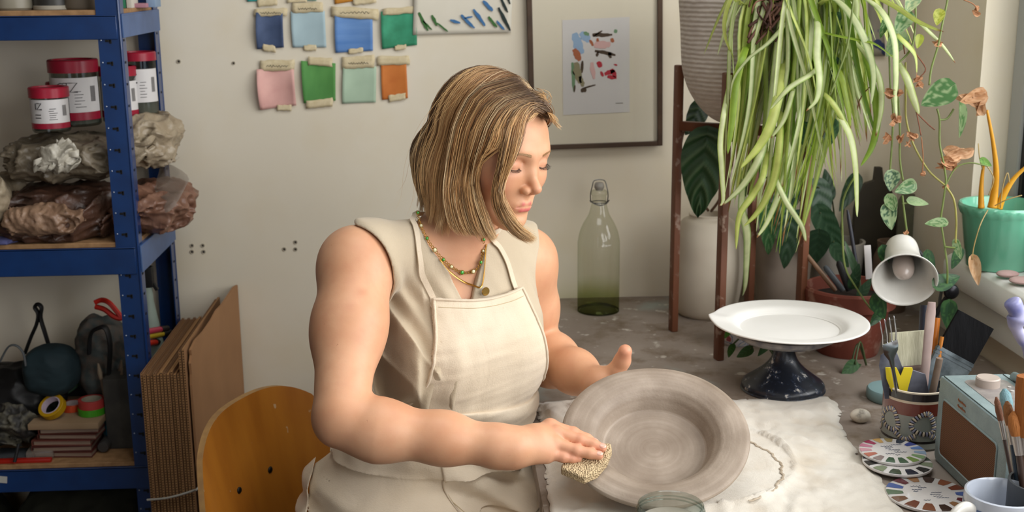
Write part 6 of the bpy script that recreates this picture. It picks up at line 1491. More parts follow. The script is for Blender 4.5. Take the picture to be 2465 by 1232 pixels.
hl(2252, 232, 1.93, 78, 66, 215, VG, VL, .12, (0, -1, .2), seed=1)
hl(2170, 58, 1.94, 58, 44, 235, VG, VL, .3, (-.3, -1, .2), seed=2); hl(2193, 8, 1.94, 52, 40, 250, lin('#8fae86'), wh, .3, seed=3); hl(2125, 70, 1.97, 46, 30, 260, VG, VL, .2, (.5, -1, .1), seed=31)
hl(2258, 44, 1.93, 34, 30, 265, VY, lin('#c3c55a'), .3, seed=4); hl(2211, 102, 1.94, 30, 22, 255, lin('#a8b428'), VY, .2, seed=5)
hl(2308, 296, 1.93, 80, 26, 280, VG, VL, .45, (.5, -.8, .1), seed=6, fold=.5); hl(2145, 438, 1.955, 46, 42, 265, VD, VL, .3, seed=7); hl(2176, 453, 1.95, 50, 38, 200, VG, VL, .25, seed=8)
hl(2148, 492, 1.95, 50, 32, 300, VG, VL, .4, (-.3, -1, .1), seed=9); hl(2213, 487, 1.95, 46, 26, 350, lin('#8fae7c'), VL, .4, (0, -.8, .6), seed=10); hl(2141, 525, 1.955, 62, 44, 285, VD, VL, .45, seed=11)
hl(2250, 537, 1.925, 48, 30, 185, VG, VL, .4, (0, -.7, .7), seed=12); hl(2307, 603, 1.92, 46, 22, 285, VG, VL, .4, (-.6, -.8, 0), seed=13); hl(2152, 110, 1.96, 60, 50, 240, lin('#7f9f78'), VL, .3, seed=14)
hl(2283, 675, 1.94, 62, 46, 20, VD, VG, .2, (-.2, -.9, .5), seed=15); hl(2240, 645, 1.99, 70, 30, 280, VD, VG, .1, (-.5, -.8, 0), seed=16); hl(2118, 742, 2.02, 72, 46, 300, VD, VG, .1, seed=17)
hl(2285, 765, 1.97, 70, 44, 270, VD, VG, .2, (-.5, -.8, .2), seed=18); hl(2300, 625, 1.99, 50, 30, 250, VD, VG, .1, seed=19)
hl(1937, 328, 2.03, 56, 46, 280, VD, VG, .2, seed=20); hl(1996, 322, 2.03, 60, 50, 270, VD, VG, .2, seed=21); hl(1998, 170, 2.02, 54, 44, 260, VD, VG, .2, seed=22); hl(2006, 62, 2.02, 50, 50, 250, VD, VG, .1, seed=23)
hl(2105, 770, 2.04, 40, 26, 230, VD, VG, .1, seed=24)
hl(2128, 690, 2.03, 56, 34, 250, VD, VG, .2, seed=25); hl(2130, 620, 2.03, 50, 34, 285, VD, VG, .2, seed=26)
vl.out('leaves', M_leaf, vine)
dr = LM(); DB, DC = lin('#a5714c'), lin('#cf9f78')
def dry(px, py, Y, s_, seed, m=dr):
    rr = random.Random(seed)
    for k in range(3): a = rr.uniform(0, 360); hl(px+rr.uniform(-.2, .2)*s_, py+rr.uniform(-.2, .2)*s_, Y+rr.uniform(-.004, .004), s_*rr.uniform(.8, 1.2), s_*rr.uniform(.4, .8), a, DB, DC, .3, (rr.uniform(-1, 1), -1, rr.uniform(-.6, .6)), cup=rr.uniform(.6, 1.3), seed=seed+k, m=m, nu=10, nw=8, curl=rr.uniform(-.3, .5))
for i, (x, y, s_) in enumerate([(2142, 220, 24), (2162, 228, 20), (2155, 290, 24), (2136, 330, 20), (2170, 332, 20), (2205, 190, 20), (2212, 205, 16), (2196, 326, 22), (2186, 345, 14), (2258, 105, 20), (2222, 415, 12), (2278, 447, 14), (2283, 392, 34), (2270, 400, 22), (2348, 25, 18), (2180, 560, 12)]): dry(x, y, 1.935, s_, 50+i*7)
for p in ([(2320, 0, 1.93), (2340, 8, 1.93), (2350, 18, 1.93)], [(2218, 330, 1.935), (2222, 380, 1.935), (2220, 415, 1.935)]): dr.stem(spline([at(*a) for a in p], 8), .001, DB, 5)
dr.out('dried_leaves', leaf_mat('dried_leaf', .8, .25), vine, 'shrivelled brown leaves')
# ================================================================= ovoid white vase with begonia
vc_ = V(.540, 2.428, DESK); vr = .0765; wv_ = tag(part('round_vase', MB().lathe([(p.x, p.y) for p in spline([V(*a, 0) for a in ((0, .004), (.045, .003), (.056, .0), (.066, .02), (.0745, .07), (vr, .115), (.072, .165), (.055, .198), (.040, .208), (.040, .214), (.036, .214), (.036, .20), (0, .19))], 60)], vc_, 64), mat('chalky_white_ceramic', '#c9bfae', '#b8ac9a', 7, rough=.6, bump=.15, bscale=80), origin=vc_), 'large rounded chalky white vase behind the plant stand legs', 'vase')
bgp = thing('begonia', vc_+V(0, 0, .20), 'begonia with one big dark corrugated leaf growing from the rounded white vase', 'plant')
bm_ = LM(); Bd, Bl = lin('#2c4a2c'), lin('#5d7350')
hl(1690, 430, 2.27, 205, 118, 268, Bd, Bl, 0, (-.15, -1, .1), cup=.12, seed=61, m=bm_, rib=1.0, nu=44, nw=20, notch=.10)
hl(1668, 290, 2.42, 80, 60, 240, lin('#1f3a22'), Bl, .0, (.3, -1, 0), seed=62, m=bm_, rib=.6, nu=24, nw=12)
hl(1716, 340, 2.36, 70, 60, 100, Bd, Bl, 0, (-.1, -1, .5), seed=64, m=bm_, rib=.6, nu=24, nw=12)
for px in ([(1712, 508, 2.42), (1735, 470, 2.36), (1735, 400, 2.30), (1694, 345, 2.275)], [(1706, 508, 2.43), (1650, 430, 2.45), (1640, 340, 2.45), (1672, 262, 2.425)]): bm_.stem(spline([at(*a) for a in px], 14), .003, lin('#7a5a44'), 6)
bm_.out('leaves', M_leaf, bgp)
# ================================================================= pots at the back
def simple_pot(px, by, Y, H, r1, r2, c, c2, lab, nm='plant_pot', cat='plant pot', rim=0, X=None):
    p = V(at(px, by, Y).x if X is None else X, Y, DESK); pf_ = [(0, 0), (r1-.004, 0), (r1, .003), (r2 if not rim else r2-.004, H-rim)]+([(r2, H-rim), (r2+.001, H-.003)] if rim else [])+[(r2-.001, H), (r2-.006, H), (r2-.007, H-.02), (r1-.008, .008), (0, .008)]
    return tag(part(nm, MB().lathe(pf_, p, 56), mat(nm+'_'+lab.split()[0]+'_'+lab.split()[1], c, c2, 9, rough=.7, bump=.1, bscale=60), origin=p), lab, cat), p
simple_pot(1880, 735, 2.455, .165, .052, .064, '#a3968a', '#93867a', 'plain beige grey pot standing behind the right legs of the plant stand')
simple_pot(2008, 700, 2.50, .135, .050, .060, '#b5b0a8', '#a8a29a', 'pale grey white pot at the back, left of the round dark board')
mbb = at(1885, 722, 2.33); tag(part('cork_lid', MB().lathe([(0, 0), (.032, 0), (.034, .004), (.034, .018), (.030, .022), (0, .022)], V(mbb.x, 2.33, DESK), 32), mat('cork_brown', '#8a6248', '#75513b', 60, rough=.9)), 'small round cork brown lid in front of the beige pot', 'lid')
# foliage of the beige and grey pots
def bush(name, c, lab, leaves, cat='plant'):
    o = thing(name, c, lab, cat); m = LM()
    for i, (px, py, Y, L, W, ang, col, cb, rib) in enumerate(leaves):
        hl(px, py, Y, L, W, ang, lin(col), lin(cb), .15 if not rib else 0, (R2.uniform(-.4, .4), -1, R2.uniform(-.1, .5)), cup=.15, seed=70+i, m=m, rib=rib, nu=26, nw=12)
        s = Y/2900*1.02; a = math.radians(ang); tip = at(px, py, Y)-V(math.cos(a), 0, math.sin(a))*(L*s*.48); m.stem(spline([c, c.lerp(tip, .5)+V(0, .01, .04), tip], 12), .0018, lin('#5d6b45'), 6)
    m.out('leaves', M_leaf, o); return o
bush('rex_begonia', V(.712, 2.455, DESK+.15), 'leafy begonia with mottled dark leaves growing from the beige pot', [(1862, 510, 2.33, 110, 60, 262, '#35573a', '#6b8663', .8), (1895, 590, 2.35, 120, 64, 265, '#2d4a31', '#4c6a4a', .5), (1850, 560, 2.32, 120, 50, 275, '#3c6a3e', '#86a274', .4), (1900, 480, 2.36, 90, 60, 250, '#2b4730', '#58745a', .4), (1925, 560, 2.38, 90, 60, 285, '#2f4a33', '#4c6a4a', .3), (1800, 440, 2.37, 90, 50, 250, '#2c4a30', '#58745a', .3)])
bush('dark_leaf_plant', V(.84, 2.495, DESK+.12), 'dark broad leaved plant growing from the pale grey pot at the back', [(1975, 500, 2.40, 110, 70, 280, '#33543a', '#5d7d5c', .5), (2000, 560, 2.38, 120, 60, 300, '#3a5c40', '#5d7d5c', .5), (1965, 600, 2.36, 80, 66, 270, '#2b4530', '#3e5c40', .2), (2040, 470, 2.44, 90, 50, 240, '#2b4530', '#4a6a4a', .2), (2025, 620, 2.36, 70, 40, 310, '#3a5c40', '#5d7d5c', .2), (1990, 440, 2.44, 70, 44, 100, '#2b4530', '#4a6a4a', .2)])
# patterned little bowl with rooted plantlet
bp_ = V(at(1776, 725, 2.215).x, 2.215, DESK); bo_ = thing('small_bowl', bp_, 'small painted bowl standing under the plant stand with leaf tips in it', 'bowl'); 
t = NT('painted_blue_white_glaze'); vo = t.node('ShaderNodeTexVoronoi', Scale=70); t.L(t.coord(), vo.inputs['Vector']); t.color(t.ramp(t.noise(60, 2), [(.42, lin('#d3d5da')), (.5, lin('#7f93b8')), (.56, lin('#d8d4cf')), (.66, lin('#b05a6a'))], 'CONSTANT')); t.b.inputs['Roughness'].default_value = .25
part('bowl_body', MB().lathe([(0, 0), (.026, 0), (.030, .006), (.040, .030), (.044, .046), (.042, .047), (.037, .030), (.027, .010), (0, .010)], bp_, 48), t.m, bo_)
part('soil', MB().lathe([(0, .032), (.037, .030)], bp_, 24), mat('pebbly_soil', '#8a4a52', '#cfc6c0', 120, rough=.9), bo_)
# ================================================================= terracotta pot with tools
tc = V(.752, 2.150, DESK); th_ = .128; tr_ = .084
tp = thing('terracotta_pot', tc, 'weathered red terracotta pot holding tools behind the white plate', 'plant pot')
M_ter = NT('terracotta'); M_ter.color(M_ter.mix(M_ter.ramp(M_ter.noise(26, 5), [(.55, (0, 0, 0)), (.68, (.6, .6, .6))]), M_ter.ramp(M_ter.noise(8, 3), [(.3, lin('#6b3226')), (.7, lin('#7d3f2e'))]), lin('#b08a78'))); M_ter.b.inputs['Roughness'].default_value = .8; M_ter = M_ter.m
part('pot_body', MB().lathe([(0, 0), (.056, 0), (.058, .003), (tr_-.010, th_-.035), (tr_, th_-.034), (tr_+.002, th_-.004), (tr_-.001, th_), (tr_-.007, th_), (tr_-.009, th_-.03), (.05, .01), (0, .01)], tc, 64), M_ter, tp)
part('soil', MB().lathe([(0, th_-.022), (tr_-.009, th_-.024)], tc, 32), mat('black_soil', '#17120e', '#241b14', 80, rough=.95, bump=.6), tp)
mk = MB(); a = at(2094, 672, 2.10); b_ = at(2086, 590, 2.12); mk.box((a+b_)/2, (.013, .0022, (b_-a).length), Matrix.Rotation(math.radians(-4), 3, 'Y') @ Matrix.Rotation(math.radians(-8), 3, 'X'), bev=.001)
tag(part('plant_label', mk, mat('white_plastic_tag', '#c9c4c4', rough=.4)), 'white plastic plant label stuck upright in the terracotta pot', 'plant label')
for k, (A, B, r, c, lab) in enumerate([((2012, 700, 2.12), (1935, 605, 2.16), .0045, '#7a5c46', 'wooden handled tool leaning left in the terracotta pot'), ((2045, 700, 2.13), (2018, 628, 2.15), .007, '#202226', 'black handled tool in the middle of the terracotta pot'),
        ((2030, 700, 2.10), (1985, 640, 2.12), .006, '#3a3f45', 'grey metal scraper handle in the left of the terracotta pot'), ((2070, 690, 2.16), (2040, 505, 2.20), .0038, '#2b2c36', 'long dark cane standing in the terracotta pot')]):
    A = at(*A); B = at(*B); m = MB(); m.tube([A, A.lerp(B, .15), A.lerp(B, .9), B], [r*.8, r, r*.95, r*.5], 12); tag(part('tool_handle' if k != 3 else 'cane', m, mat('handle_%d' % k, c, rough=.5)), lab, 'tool' if k != 3 else 'cane', 'tools in the terracotta pot')
bush('aloe_plant', tc+V(.02, .01, .105), 'green plant with long upright stems growing in the terracotta pot', [(2060, 660, 2.12, 60, 30, 80, '#3a5c40', '#5d7d5c', .1), (2085, 690, 2.10, 50, 26, 60, '#3a5c40', '#5d7d5c', .1), (2048, 620, 2.13, 90, 22, 110, '#4a6a4a', '#5d7d5c', .1)])
bush('ivy_sprig', V(.755, 2.05, DESK+.004), 'small green leafy sprig lying on the bench under the plate stand', [(2042, 888, 2.02, 44, 34, 215, '#3f6a3c', '#5d8a4c', .1), (2060, 882, 2.03, 30, 22, 20, '#35582f', '#4d7a3c', .1)])
bush('creeping_sprig', V(.60, 2.08, DESK+.004), 'low green creeping sprig beside the stand leg under the white plate', [(1752, 800, 2.10, 34, 20, 240, '#4a7a2c', '#6b9a3c', .1), (1790, 850, 2.06, 40, 26, 210, '#3a602c', '#4d7a3c', .1), (1758, 846, 2.06, 34, 24, 260, '#3a602c', '#5d8a3c', .1), (1838, 838, 2.05, 50, 30, 230, '#35582f', '#4d7a3c', .1)])
# ================================================================= boards and jar against the wall
M_dk = mat('dark_stained_board', '#2a2419', '#332c1e', 14, rough=.6)
def flatboard(nm, poly, Y, th, m, lab, cat, lean=.05):
    c0 = at(poly[0][0], poly[0][1], Y); mm = MB(); pts = [at(a, b, Y) for a, b in poly]; zb = min(p.z for p in pts)
    vs = [p+V(0, (p.z-zb)*lean, 0) for p in pts]; n = len(vs); dz = DESK-zb
    vs = [p+V(0, 0, dz*(1-(p.z-zb)/(max(q.z for q in pts)-zb))) for p in vs]; vs += [p+V(0, th, 0) for p in vs]
    mm.add(vs, [tuple(range(n))[::-1], tuple(range(n, 2*n))]+[(i, (i+1) % n, n+(i+1) % n, n+i) for i in range(n)]); return tag(part(nm, mm, m, smooth=False, bevel=.0015), lab, cat)
cb_ = [(2058, 700), (2056, 560), (2060, 500), (2070, 462), (2088, 440), (2108, 434), (2112, 404), (2128, 404), (2131, 434), (2148, 450), (2162, 490), (2166, 560), (2166, 700)]
flatboard('chopping_board', cb_, 2.505, .014, M_dk, 'dark round topped chopping board leaning on the wall behind the lamp', 'board', .03)
flatboard('slate_tile', [(2150, 690), (2168, 480), (2182, 462), (2236, 476), (2196, 690)], 2.47, .008, mat('grey_green_slate', '#5b5a4a', '#66654f', 60, rough=.7), 'grey green ribbed tile leaning on the wall behind the lamp shade', 'tile', .03)
flatboard('dark_easel_bar', [(2196, 690), (2232, 462), (2244, 462), (2218, 690)], 2.455, .010, M_dk, 'slim dark wooden bar leaning just right of the grey tile', 'bar', .03)
p = V(.93, 2.42, DESK); tag(part('brown_jar', MB().lathe([(0, 0), (.034, 0), (.036, .01), (.036, .115), (.028, .135), (.030, .15), (.026, .15), (.024, .13), (.03, .01), (0, .01)], p, 36), mat('dull_brown_glaze', '#6b5645', '#5c4a3b', 20, rough=.6), origin=p), 'dull brown jar in the corner behind the lamp and the vine', 'jar')
# blue patterned strip hanging on the wall
m = MB(); a = at(2106, -80, WY-.006); b_ = at(2112, 135, WY-.006)
P = [[V(lerp(a.x, b_.x, i/14)+dx, WY-.006-.003*math.sin(i*.6), lerp(a.z, b_.z, i/14)) for dx in (-.016, -.005, .006, .016)] for i in range(15)]; m.grid(P)
t = NT('blue_dotted_cloth'); vo = t.node('ShaderNodeTexVoronoi', Scale=42); t.L(t.coord(), vo.inputs['Vector']); t.color(t.ramp(vo.outputs['Distance'], [(.38, lin('#2b3760')), (.46, lin('#8a8578'))])); t.b.inputs['Roughness'].default_value = .8
tag(part('patterned_ribbon', m, t.m, solid=.001), 'strip of cloth with dark blue spots hanging on the wall behind the vine', 'cloth strip')
# ================================================================= anglepoise lamp
lc = at(2178, 674, 1.95); ln = V(-.25, -.88, -.36).normalized(); LRt = frame3(ln)
lamp = thing('desk_lamp', (.86, 2.06, DESK), 'white enamel bell shaded desk lamp with its bulb facing the room', 'lamp')
lr = .0545; bell = [(lr, 0), (lr-.0015, -.001), (lr*.88, -.012), (lr*.72, -.030), (lr*.60, -.050), (lr*.54, -.072), (lr*.52, -.092), (lr*.46, -.104), (lr*.30, -.112), (.0, -.114)]
bi = [(0, -.111), (lr*.28, -.109), (lr*.44, -.101), (lr*.49, -.091), (lr*.51, -.072), (lr*.57, -.050), (lr*.69, -.031), (lr*.85, -.013), (lr-.004, -.0015), (lr-.001, .0008), (lr, 0)]
M_enam = mat('white_enamel', '#d4d2cc', '#cbc9c2', 20, rough=.28, coat=.3)
part('lamp_shade', MB().lathe([(p.x, p.y) for p in spline([V(*a, 0) for a in bi], 50)]+[(p.x, p.y) for p in spline([V(*a, 0) for a in bell], 50)], lc, 72, LRt), M_enam, lamp)
part('bulb', MB().lathe([(p.x, p.y) for p in spline([V(*a, 0) for a in ((0, .004), (.006, .003), (.0155, -.008), (.0185, -.026), (.0165, -.046), (.0125, -.062), (.0125, -.095), (0, -.096))], 40)], lc-ln*.014, 36, LRt), mat('frosted_bulb', '#b5a79f', rough=.25, coat=.4), lamp)
part('bulb_socket', MB().lathe([(.0, -.075), (.016, -.075), (.017, -.108), (0, -.108)], lc-ln*.002, 28, LRt), M_blk, lamp)
ap = MB(); neck = lc-ln*.112
ap.tube(spline([neck, neck+V(.012, .008, .004), neck+V(.030, .01, -.01), at(2280, 690, 2.04)+V(0, 0, .0), at(2290, 700, 2.03), at(2262, 740, 2.04), (.855, 2.05, .80), V(.86, 2.06, .762)], 50), .0045, 10)
part('lamp_arm', ap, M_blk, lamp); part('lamp_joint', MB().sphere(at(2290, 702, 2.02), (.014, .009, .014), 18, 12), mat('dark_metal_joint', '#242428', rough=.3, metal=.7), lamp)
part('lamp_base', MB().lathe([(0, 0), (.055, 0), (.057, .004), (.055, .010), (.02, .014), (0, .014)], V(.86, 2.06, DESK), 40), M_blk, lamp)
# ================================================================= white plate on a pedestal
pd = V(.573, 1.950, DESK)
t = NT('cobalt_glaze_splashed_with_slip'); c_ = t.ramp(t.noise(60, 5, rough=.7), [(.52, lin('#141a26')), (.60, lin('#2b3548')), (.66, lin('#c9c5bd'))]); t.color(c_); t.b.inputs['Roughness'].default_value = .35; M_cob = t.m
pso = thing('banding_wheel', pd, 'dark blue pedestal stand spattered with clay, under the white plate', 'pedestal')
part('pedestal_foot', MB().lathe([(p.x, p.y) for p in spline([V(*a, 0) for a in ((0, .001), (.066, 0), (.0705, .004), (.069, .012), (.056, .022), (.038, .036), (.024, .052), (.018, .068), (.0165, .080), (0, .080))], 50)], pd, 64), M_cob, pso)
part('turntable', MB().lathe([(0, .080), (.03, .080), (.074, .090), (.088, .098), (.0895, .101), (.088, .104), (0, .104)], pd, 72), mat('grey_spattered_disc', '#5b5a62', '#8f8a86', 50, rough=.4), pso)
pl = pd+V(.006, -.004, .1045); pr = .132; pso2 = MB().lathe([(p.x, p.y) for p in spline([V(*a, 0) for a in ((0, 0), (.070, 0), (.082, .003), (.098, .010), (.120, .014), (pr-.002, .0165), (pr, .018), (pr-.002, .0198), (.120, .0185), (.100, .0155), (.090, .010), (.084, .0065), (.075, .0050), (0, .0046))], 80)], pl, 96)
pso2.v = [(v[0]+(-.006*max(0, 1-abs(math.atan2(v[1]-pl.y, -(v[0]-pl.x)+1e-9)-.25)/.22) if math.hypot(v[0]-pl.x, v[1]-pl.y) > .1 else 0), v[1], v[2]+(.004*max(0, 1-abs(math.atan2(v[1]-pl.y, -(v[0]-pl.x)+1e-9)-.25)/.22) if math.hypot(v[0]-pl.x, v[1]-pl.y) > .1 else 0)) for v in pso2.v]
tag(part('white_plate', pso2, mat('raw_white_ware', '#dbd9d4', '#e2e0dc', 6, rough=.45), origin=pl), 'plain white wide rimmed plate with a small lip standing on the blue pedestal', 'plate')
# ================================================================= duck egg lid
p = V(.742, 1.885, DESK); tag(part('round_tin', MB().lathe([(0, 0), (.040, 0), (.0425, .003), (.0425, .016), (.040, .019), (0, .0185)], p, 56), mat('duck_egg_blue', '#7d9a9c', '#728f92', 12, rough=.45), origin=p), 'flat round duck egg blue tin behind the patterned mug', 'tin')
# ================================================================= patterned mug of tools
mp_ = V(.7065, 1.703, DESK); mr = .0490; mh = .092
mg = thing('patterned_mug', mp_, 'brown and grey slip trailed mug holding a fork and wide brushes', 'mug')
t = NT('banded_slipware'); sx = t.n.new('ShaderNodeSeparateXYZ'); t.L(t.coord(), sx.inputs[0])
t.color(t.ramp(sx.outputs[2], [(0, lin('#8b8e86')), (.0115, lin('#1f1a19')), (.0135, lin('#7f837b')), (.054, lin('#7f837b')), (.0545, lin('#6b2c1e')), (.0725, lin('#c9b8a0')), (.0745, lin('#241c1a')), (.079, lin('#cbbba4')), (.081, lin('#241c1a')), (.0865, lin('#d9cdb8'))], 'CONSTANT')); t.b.inputs['Roughness'].default_value = .22; t.b.inputs['Coat Weight'].default_value = .4
part('mug_body', MB().lathe([(0, 0), (mr-.003, 0), (mr, .004), (mr-.0015, .012), (mr-.0015, .06), (mr-.001, mh-.004), (mr-.0005, mh), (mr-.003, mh+.0005), (mr-.0045, mh-.004), (mr-.0045, .006), (0, .006)], mp_, 72), t.m, mg)
cble = MB(); dk_ = MB(); cr_ = MB()
def onmug(a, z, o=.0): return mp_+V(math.cos(a)*(mr-.0015+o), math.sin(a)*(mr-.0015+o), z)
def cable(fn, n, w_=.0042):
    for i in range(n):
        a, z = fn(i/n); a2, z2 = fn((i+.5)/n); p = onmug(a, z, .0006); q = onmug(a2, z2, .0004); R = frame3(V(math.cos(a), math.sin(a), 0), onmug(*fn(min(1, i/n+.02)))-onmug(a, z))
        (cr_ if i % 2 else cble).sphere(p, (.0017, w_, .0012), 10, 6, R); dk_.sphere(q, (.0008, w_*1.05, .0008), 8, 5, R)
for base in (-1.62, -2.75, -.5, .8, 2.2):
    cable(lambda u, b=base: (b+.34*math.cos(2*PI*u+1.2)+.08*math.sin(4*PI*u), .044+.0165*math.sin(2*PI*u+1.2)), 28)
    cable(lambda u, b=base: (b+.55+.5*(u-.5)*1.4, .021+.004*math.cos(u*6.28)), 12)
part('slip_cable', cble, mat('blue_grey_slip', '#7d7f92', rough=.25), mg); part('cream_cable', cr_, mat('cream_slip', '#c3b49c', rough=.25), mg); part('black_slip', dk_, mat('black_slip', '#191617', rough=.25), mg)
# things standing in it
def flatbrush(nm, base, tipc, wdir, wpx, fr, Lb, Lf, mats, lab, th=.009):
    """base: bottom of handle, tipc: centre of bristle tip"""
    ax = (tipc-base).normalized(); L = (tipc-base).length; w = Vector(wdir); w = (w-ax*w.dot(ax)).normalized(); n_ = ax.cross(w); o = thing(nm, base, lab, 'brush'); R = Matrix((w, n_, ax)).transposed()
    W = wpx
    def slab(m, s0, s1, w0, w1, t0, t1, k=4):
        ring = lambda s, ww, tt: [base+ax*s+w*(ww*c_)+n_*(tt*d_) for c_, d_ in ((-1, -.6), (-.85, -1), (.85, -1), (1, -.6), (1, .6), (.85, 1), (-.85, 1), (-1, .6))]
        P = [ring(lerp(s0, s1, i/k), lerp(w0, w1, i/k), lerp(t0, t1, i/k)) for i in range(k+1)]; m.grid([r+[r[0]] for r in P]); m.add(P[0], [tuple(range(8))[::-1]]); m.add(P[-1], [tuple(range(8))])
    a = L-Lb; f_ = a-Lf; m = MB(); slab(m, 0, f_*.6, W*.16, W*.22, th*.4, th*.45); slab(m, f_*.6, f_+.002, W*.22, W*.46, th*.45, th*.6); part('handle', m, mats[0], o)
    m = MB(); slab(m, f_, a, W*.48, W*.5, th*.62, th*.62); slab(m, a-.006, a-.003, W*.51, W*.51, th*.68, th*.68, 1); slab(m, a-.012, a-.009, W*.51, W*.51, th*.68, th*.68, 1); part('ferrule', m, mats[1], o)
    m = MB(); slab(m, a-.002, L, W*.49, W*.50, th*.6, th*.34, 6); part('bristles', m, mats[2], o); return o
M_bl = mat('black_bristles', '#08080a', '#101012', 90, rough=.8, spec=.15, bump=.5, bscale=300, stretch=(1, 1, .1)); M_fer = mat('smeared_steel_ferrule', '#4e565b', '#7f8a90', 40, rough=.35, metal=.5); M_hb = mat('blue_grey_painted_handle', '#6f8798', '#51616d', 30, rough=.5)
Yb = 1.71
flatbrush('wide_brush', mp_+V(.004, .012, .010), at(2349, 768, 1.735), at(2400, 790, 1.735)-at(2305, 738, 1.735), .066, 0, .062, .045, (M_hb, M_fer, M_bl), 'wide black bristled brush leaning right out of the patterned mug')
flatbrush('cream_brush', mp_+V(.0, .018, .010), at(2188, 798, 1.735), V(1, .1, -.08), .062, 0, .052, .024, (mat('grey_brown_handle', '#6f5f58', '#8a786e', 20, rough=.6), mat('copper_grey_ferrule', '#8f7d74', rough=.4, metal=.4), mat('cream_bristles', '#b8b49c', '#a5a189', 200, rough=.9, bump=.6, bscale=400, stretch=(1, 1, .1))), 'wide cream bristled brush standing upright in the patterned mug')
# fork
fb = mp_+V(-.018, -.020, .012); ft = at(2142, 848, 1.672); fa = (ft-fb).normalized(); fw = V(1, .15, .32); fw = (fw-fa*fw.dot(fa)).normalized(); fnn = fa.cross(fw); fk = thing('fork', fb, 'steel dinner fork standing tines up in the patterned mug', 'fork'); M_st = mat('polished_steel', '#b9bcc2', rough=.18, metal=1)
up_ = (at(2138, 783, 1.665)-ft).normalized(); L0 = (ft-fb).length; m = MB()
def fp(s, w_, n_=0.): return (fb+fa*s if s < L0 else ft+up_*(s-L0))+fw*w_+fnn*n_
prof2 = [(0, .004), (L0*.55, .0035), (L0*.80, .0030), (L0*.92, .0045), (L0+.002, .0115), (L0+.010, .0125), (L0+.018, .0122)]
vs = []; 
for s, w_ in prof2:
    cvx = .004*math.sin(min(1, max(0, (s-L0*.9)/.04))*PI)
    for a_, b2 in ((-1, 0), (-.5, 1), (.5, 1), (1, 0), (.5, -.6), (-.5, -.6)): vs.append(fp(s, a_*w_, b2*.0012-cvx))
fs = []
for i in range(len(prof2)-1):
    for k in range(6): fs.append((i*6+k, i*6+(k+1) % 6, (i+1)*6+(k+1) % 6, (i+1)*6+k))
fs += [tuple(range(6))[::-1], tuple(range((len(prof2)-1)*6, len(prof2)*6))]; m.add(vs, fs); part('handle', m, M_st, fk, ang=70)
m = MB()
for k in range(4):
    w0 = -.0108+.0072*k; m.tube([fp(L0+.014, w0), fp(L0+.032, w0*1.03, -.002), fp(L0+.050, w0*1.06, .001), fp(L0+.056, w0*1.06, .003)], [.0021, .0017, .0013, .0006], 8, flat=.6)
part('tines', m, M_st, fk)
# yellow scraper, wooden rib, other tools
def stick(nm, A, B, r, c, lab, cat, flat=1., prof=None, up=None, grp='tools standing in the patterned mug'):
    n = 12; pts = [A.lerp(B, i/n) for i in range(n+1)]; rs = [r*(prof(i/n) if prof else 1) for i in range(n+1)]; m = MB(); m.tube(pts, rs, 14, flat=flat, up=up); return tag(part(nm, m, c), lab, cat, grp)
stick('modelling_tool', mp_+V(.012, .004, .01), at(2243, 727, 1.72), .0080, mat('dusty_pinkish_wood', '#8f7a76', '#a39089', 20, rough=.7), 'dusty pinkish wooden modelling tool standing upright in the mug', 'tool', .5, lambda u: .75+.25*u if u < .93 else .75, up=(0, 1, 0))
stick('orange_handle', mp_+V(.026, .012, .01), at(2256, 765, 1.76), .0048, mat('orange_plastic', '#b0641e', rough=.4), 'orange tipped tool behind the pinkish modelling tool', 'tool')
stick('navy_tool', mp_+V(.018, .020, .01), at(2228, 735, 1.78), .0085, mat('navy_black_handle', '#20242f', rough=.4), 'navy black handle standing behind the cream brush', 'tool')
stick('pencil', mp_+V(.022, -.004, .01), at(2268, 810, 1.73), .0033, mat('orange_pencil_paint', '#b06c22', rough=.4), 'orange pencil leaning right beside the wide brush', 'pencil')
stick('bamboo_tool', mp_+V(.010, -.016, .01), at(2262, 862, 1.68), .0052, mat('grey_worn_wood', '#7d6c5e', '#6a5a4e', 30, rough=.8), 'grey worn wooden stick at the front right of the mug', 'tool')
m = MB(); a, b_, c_, d_ = at(2131, 884, 1.672), at(2155, 884, 1.672), at(2166, 930, 1.68), at(2150, 935, 1.68)
def card(nm, pix, Y, th, m_, lab, cat='tool'):
    v = [at(x, y, Y) for x, y in pix]; n = len(v); mm = MB(); mm.add(v+[p+V(0, th, 0) for p in v], [tuple(range(n))[::-1], tuple(range(n, 2*n))]+[(i, (i+1) % n, n+(i+1) % n, n+i) for i in range(n)]); return tag(part(nm, mm, m_, smooth=False, bevel=.0006), lab, cat, 'tools standing in the patterned mug')
M_yel = mat('yellow_plastic', '#cdb82a', rough=.35)
card('plastic_scraper', [(2131, 884), (2158, 884), (2168, 905), (2176, 884), (2196, 884), (2198, 890), (2182, 950), (2150, 950), (2134, 912)], 1.684, .0014, M_yel, 'yellow plastic scraper notched in the middle, in front inside the mug')
card('metal_kidney', [(2116, 880), (2120, 855), (2138, 842), (2160, 850), (2172, 882), (2228, 900), (2240, 960), (2130, 960)], 1.690, .0012, mat('clay_smeared_steel', '#50525e', '#7c7f8c', 30, rough=.4, metal=.4), 'clay smeared grey metal kidney behind the yellow scraper')
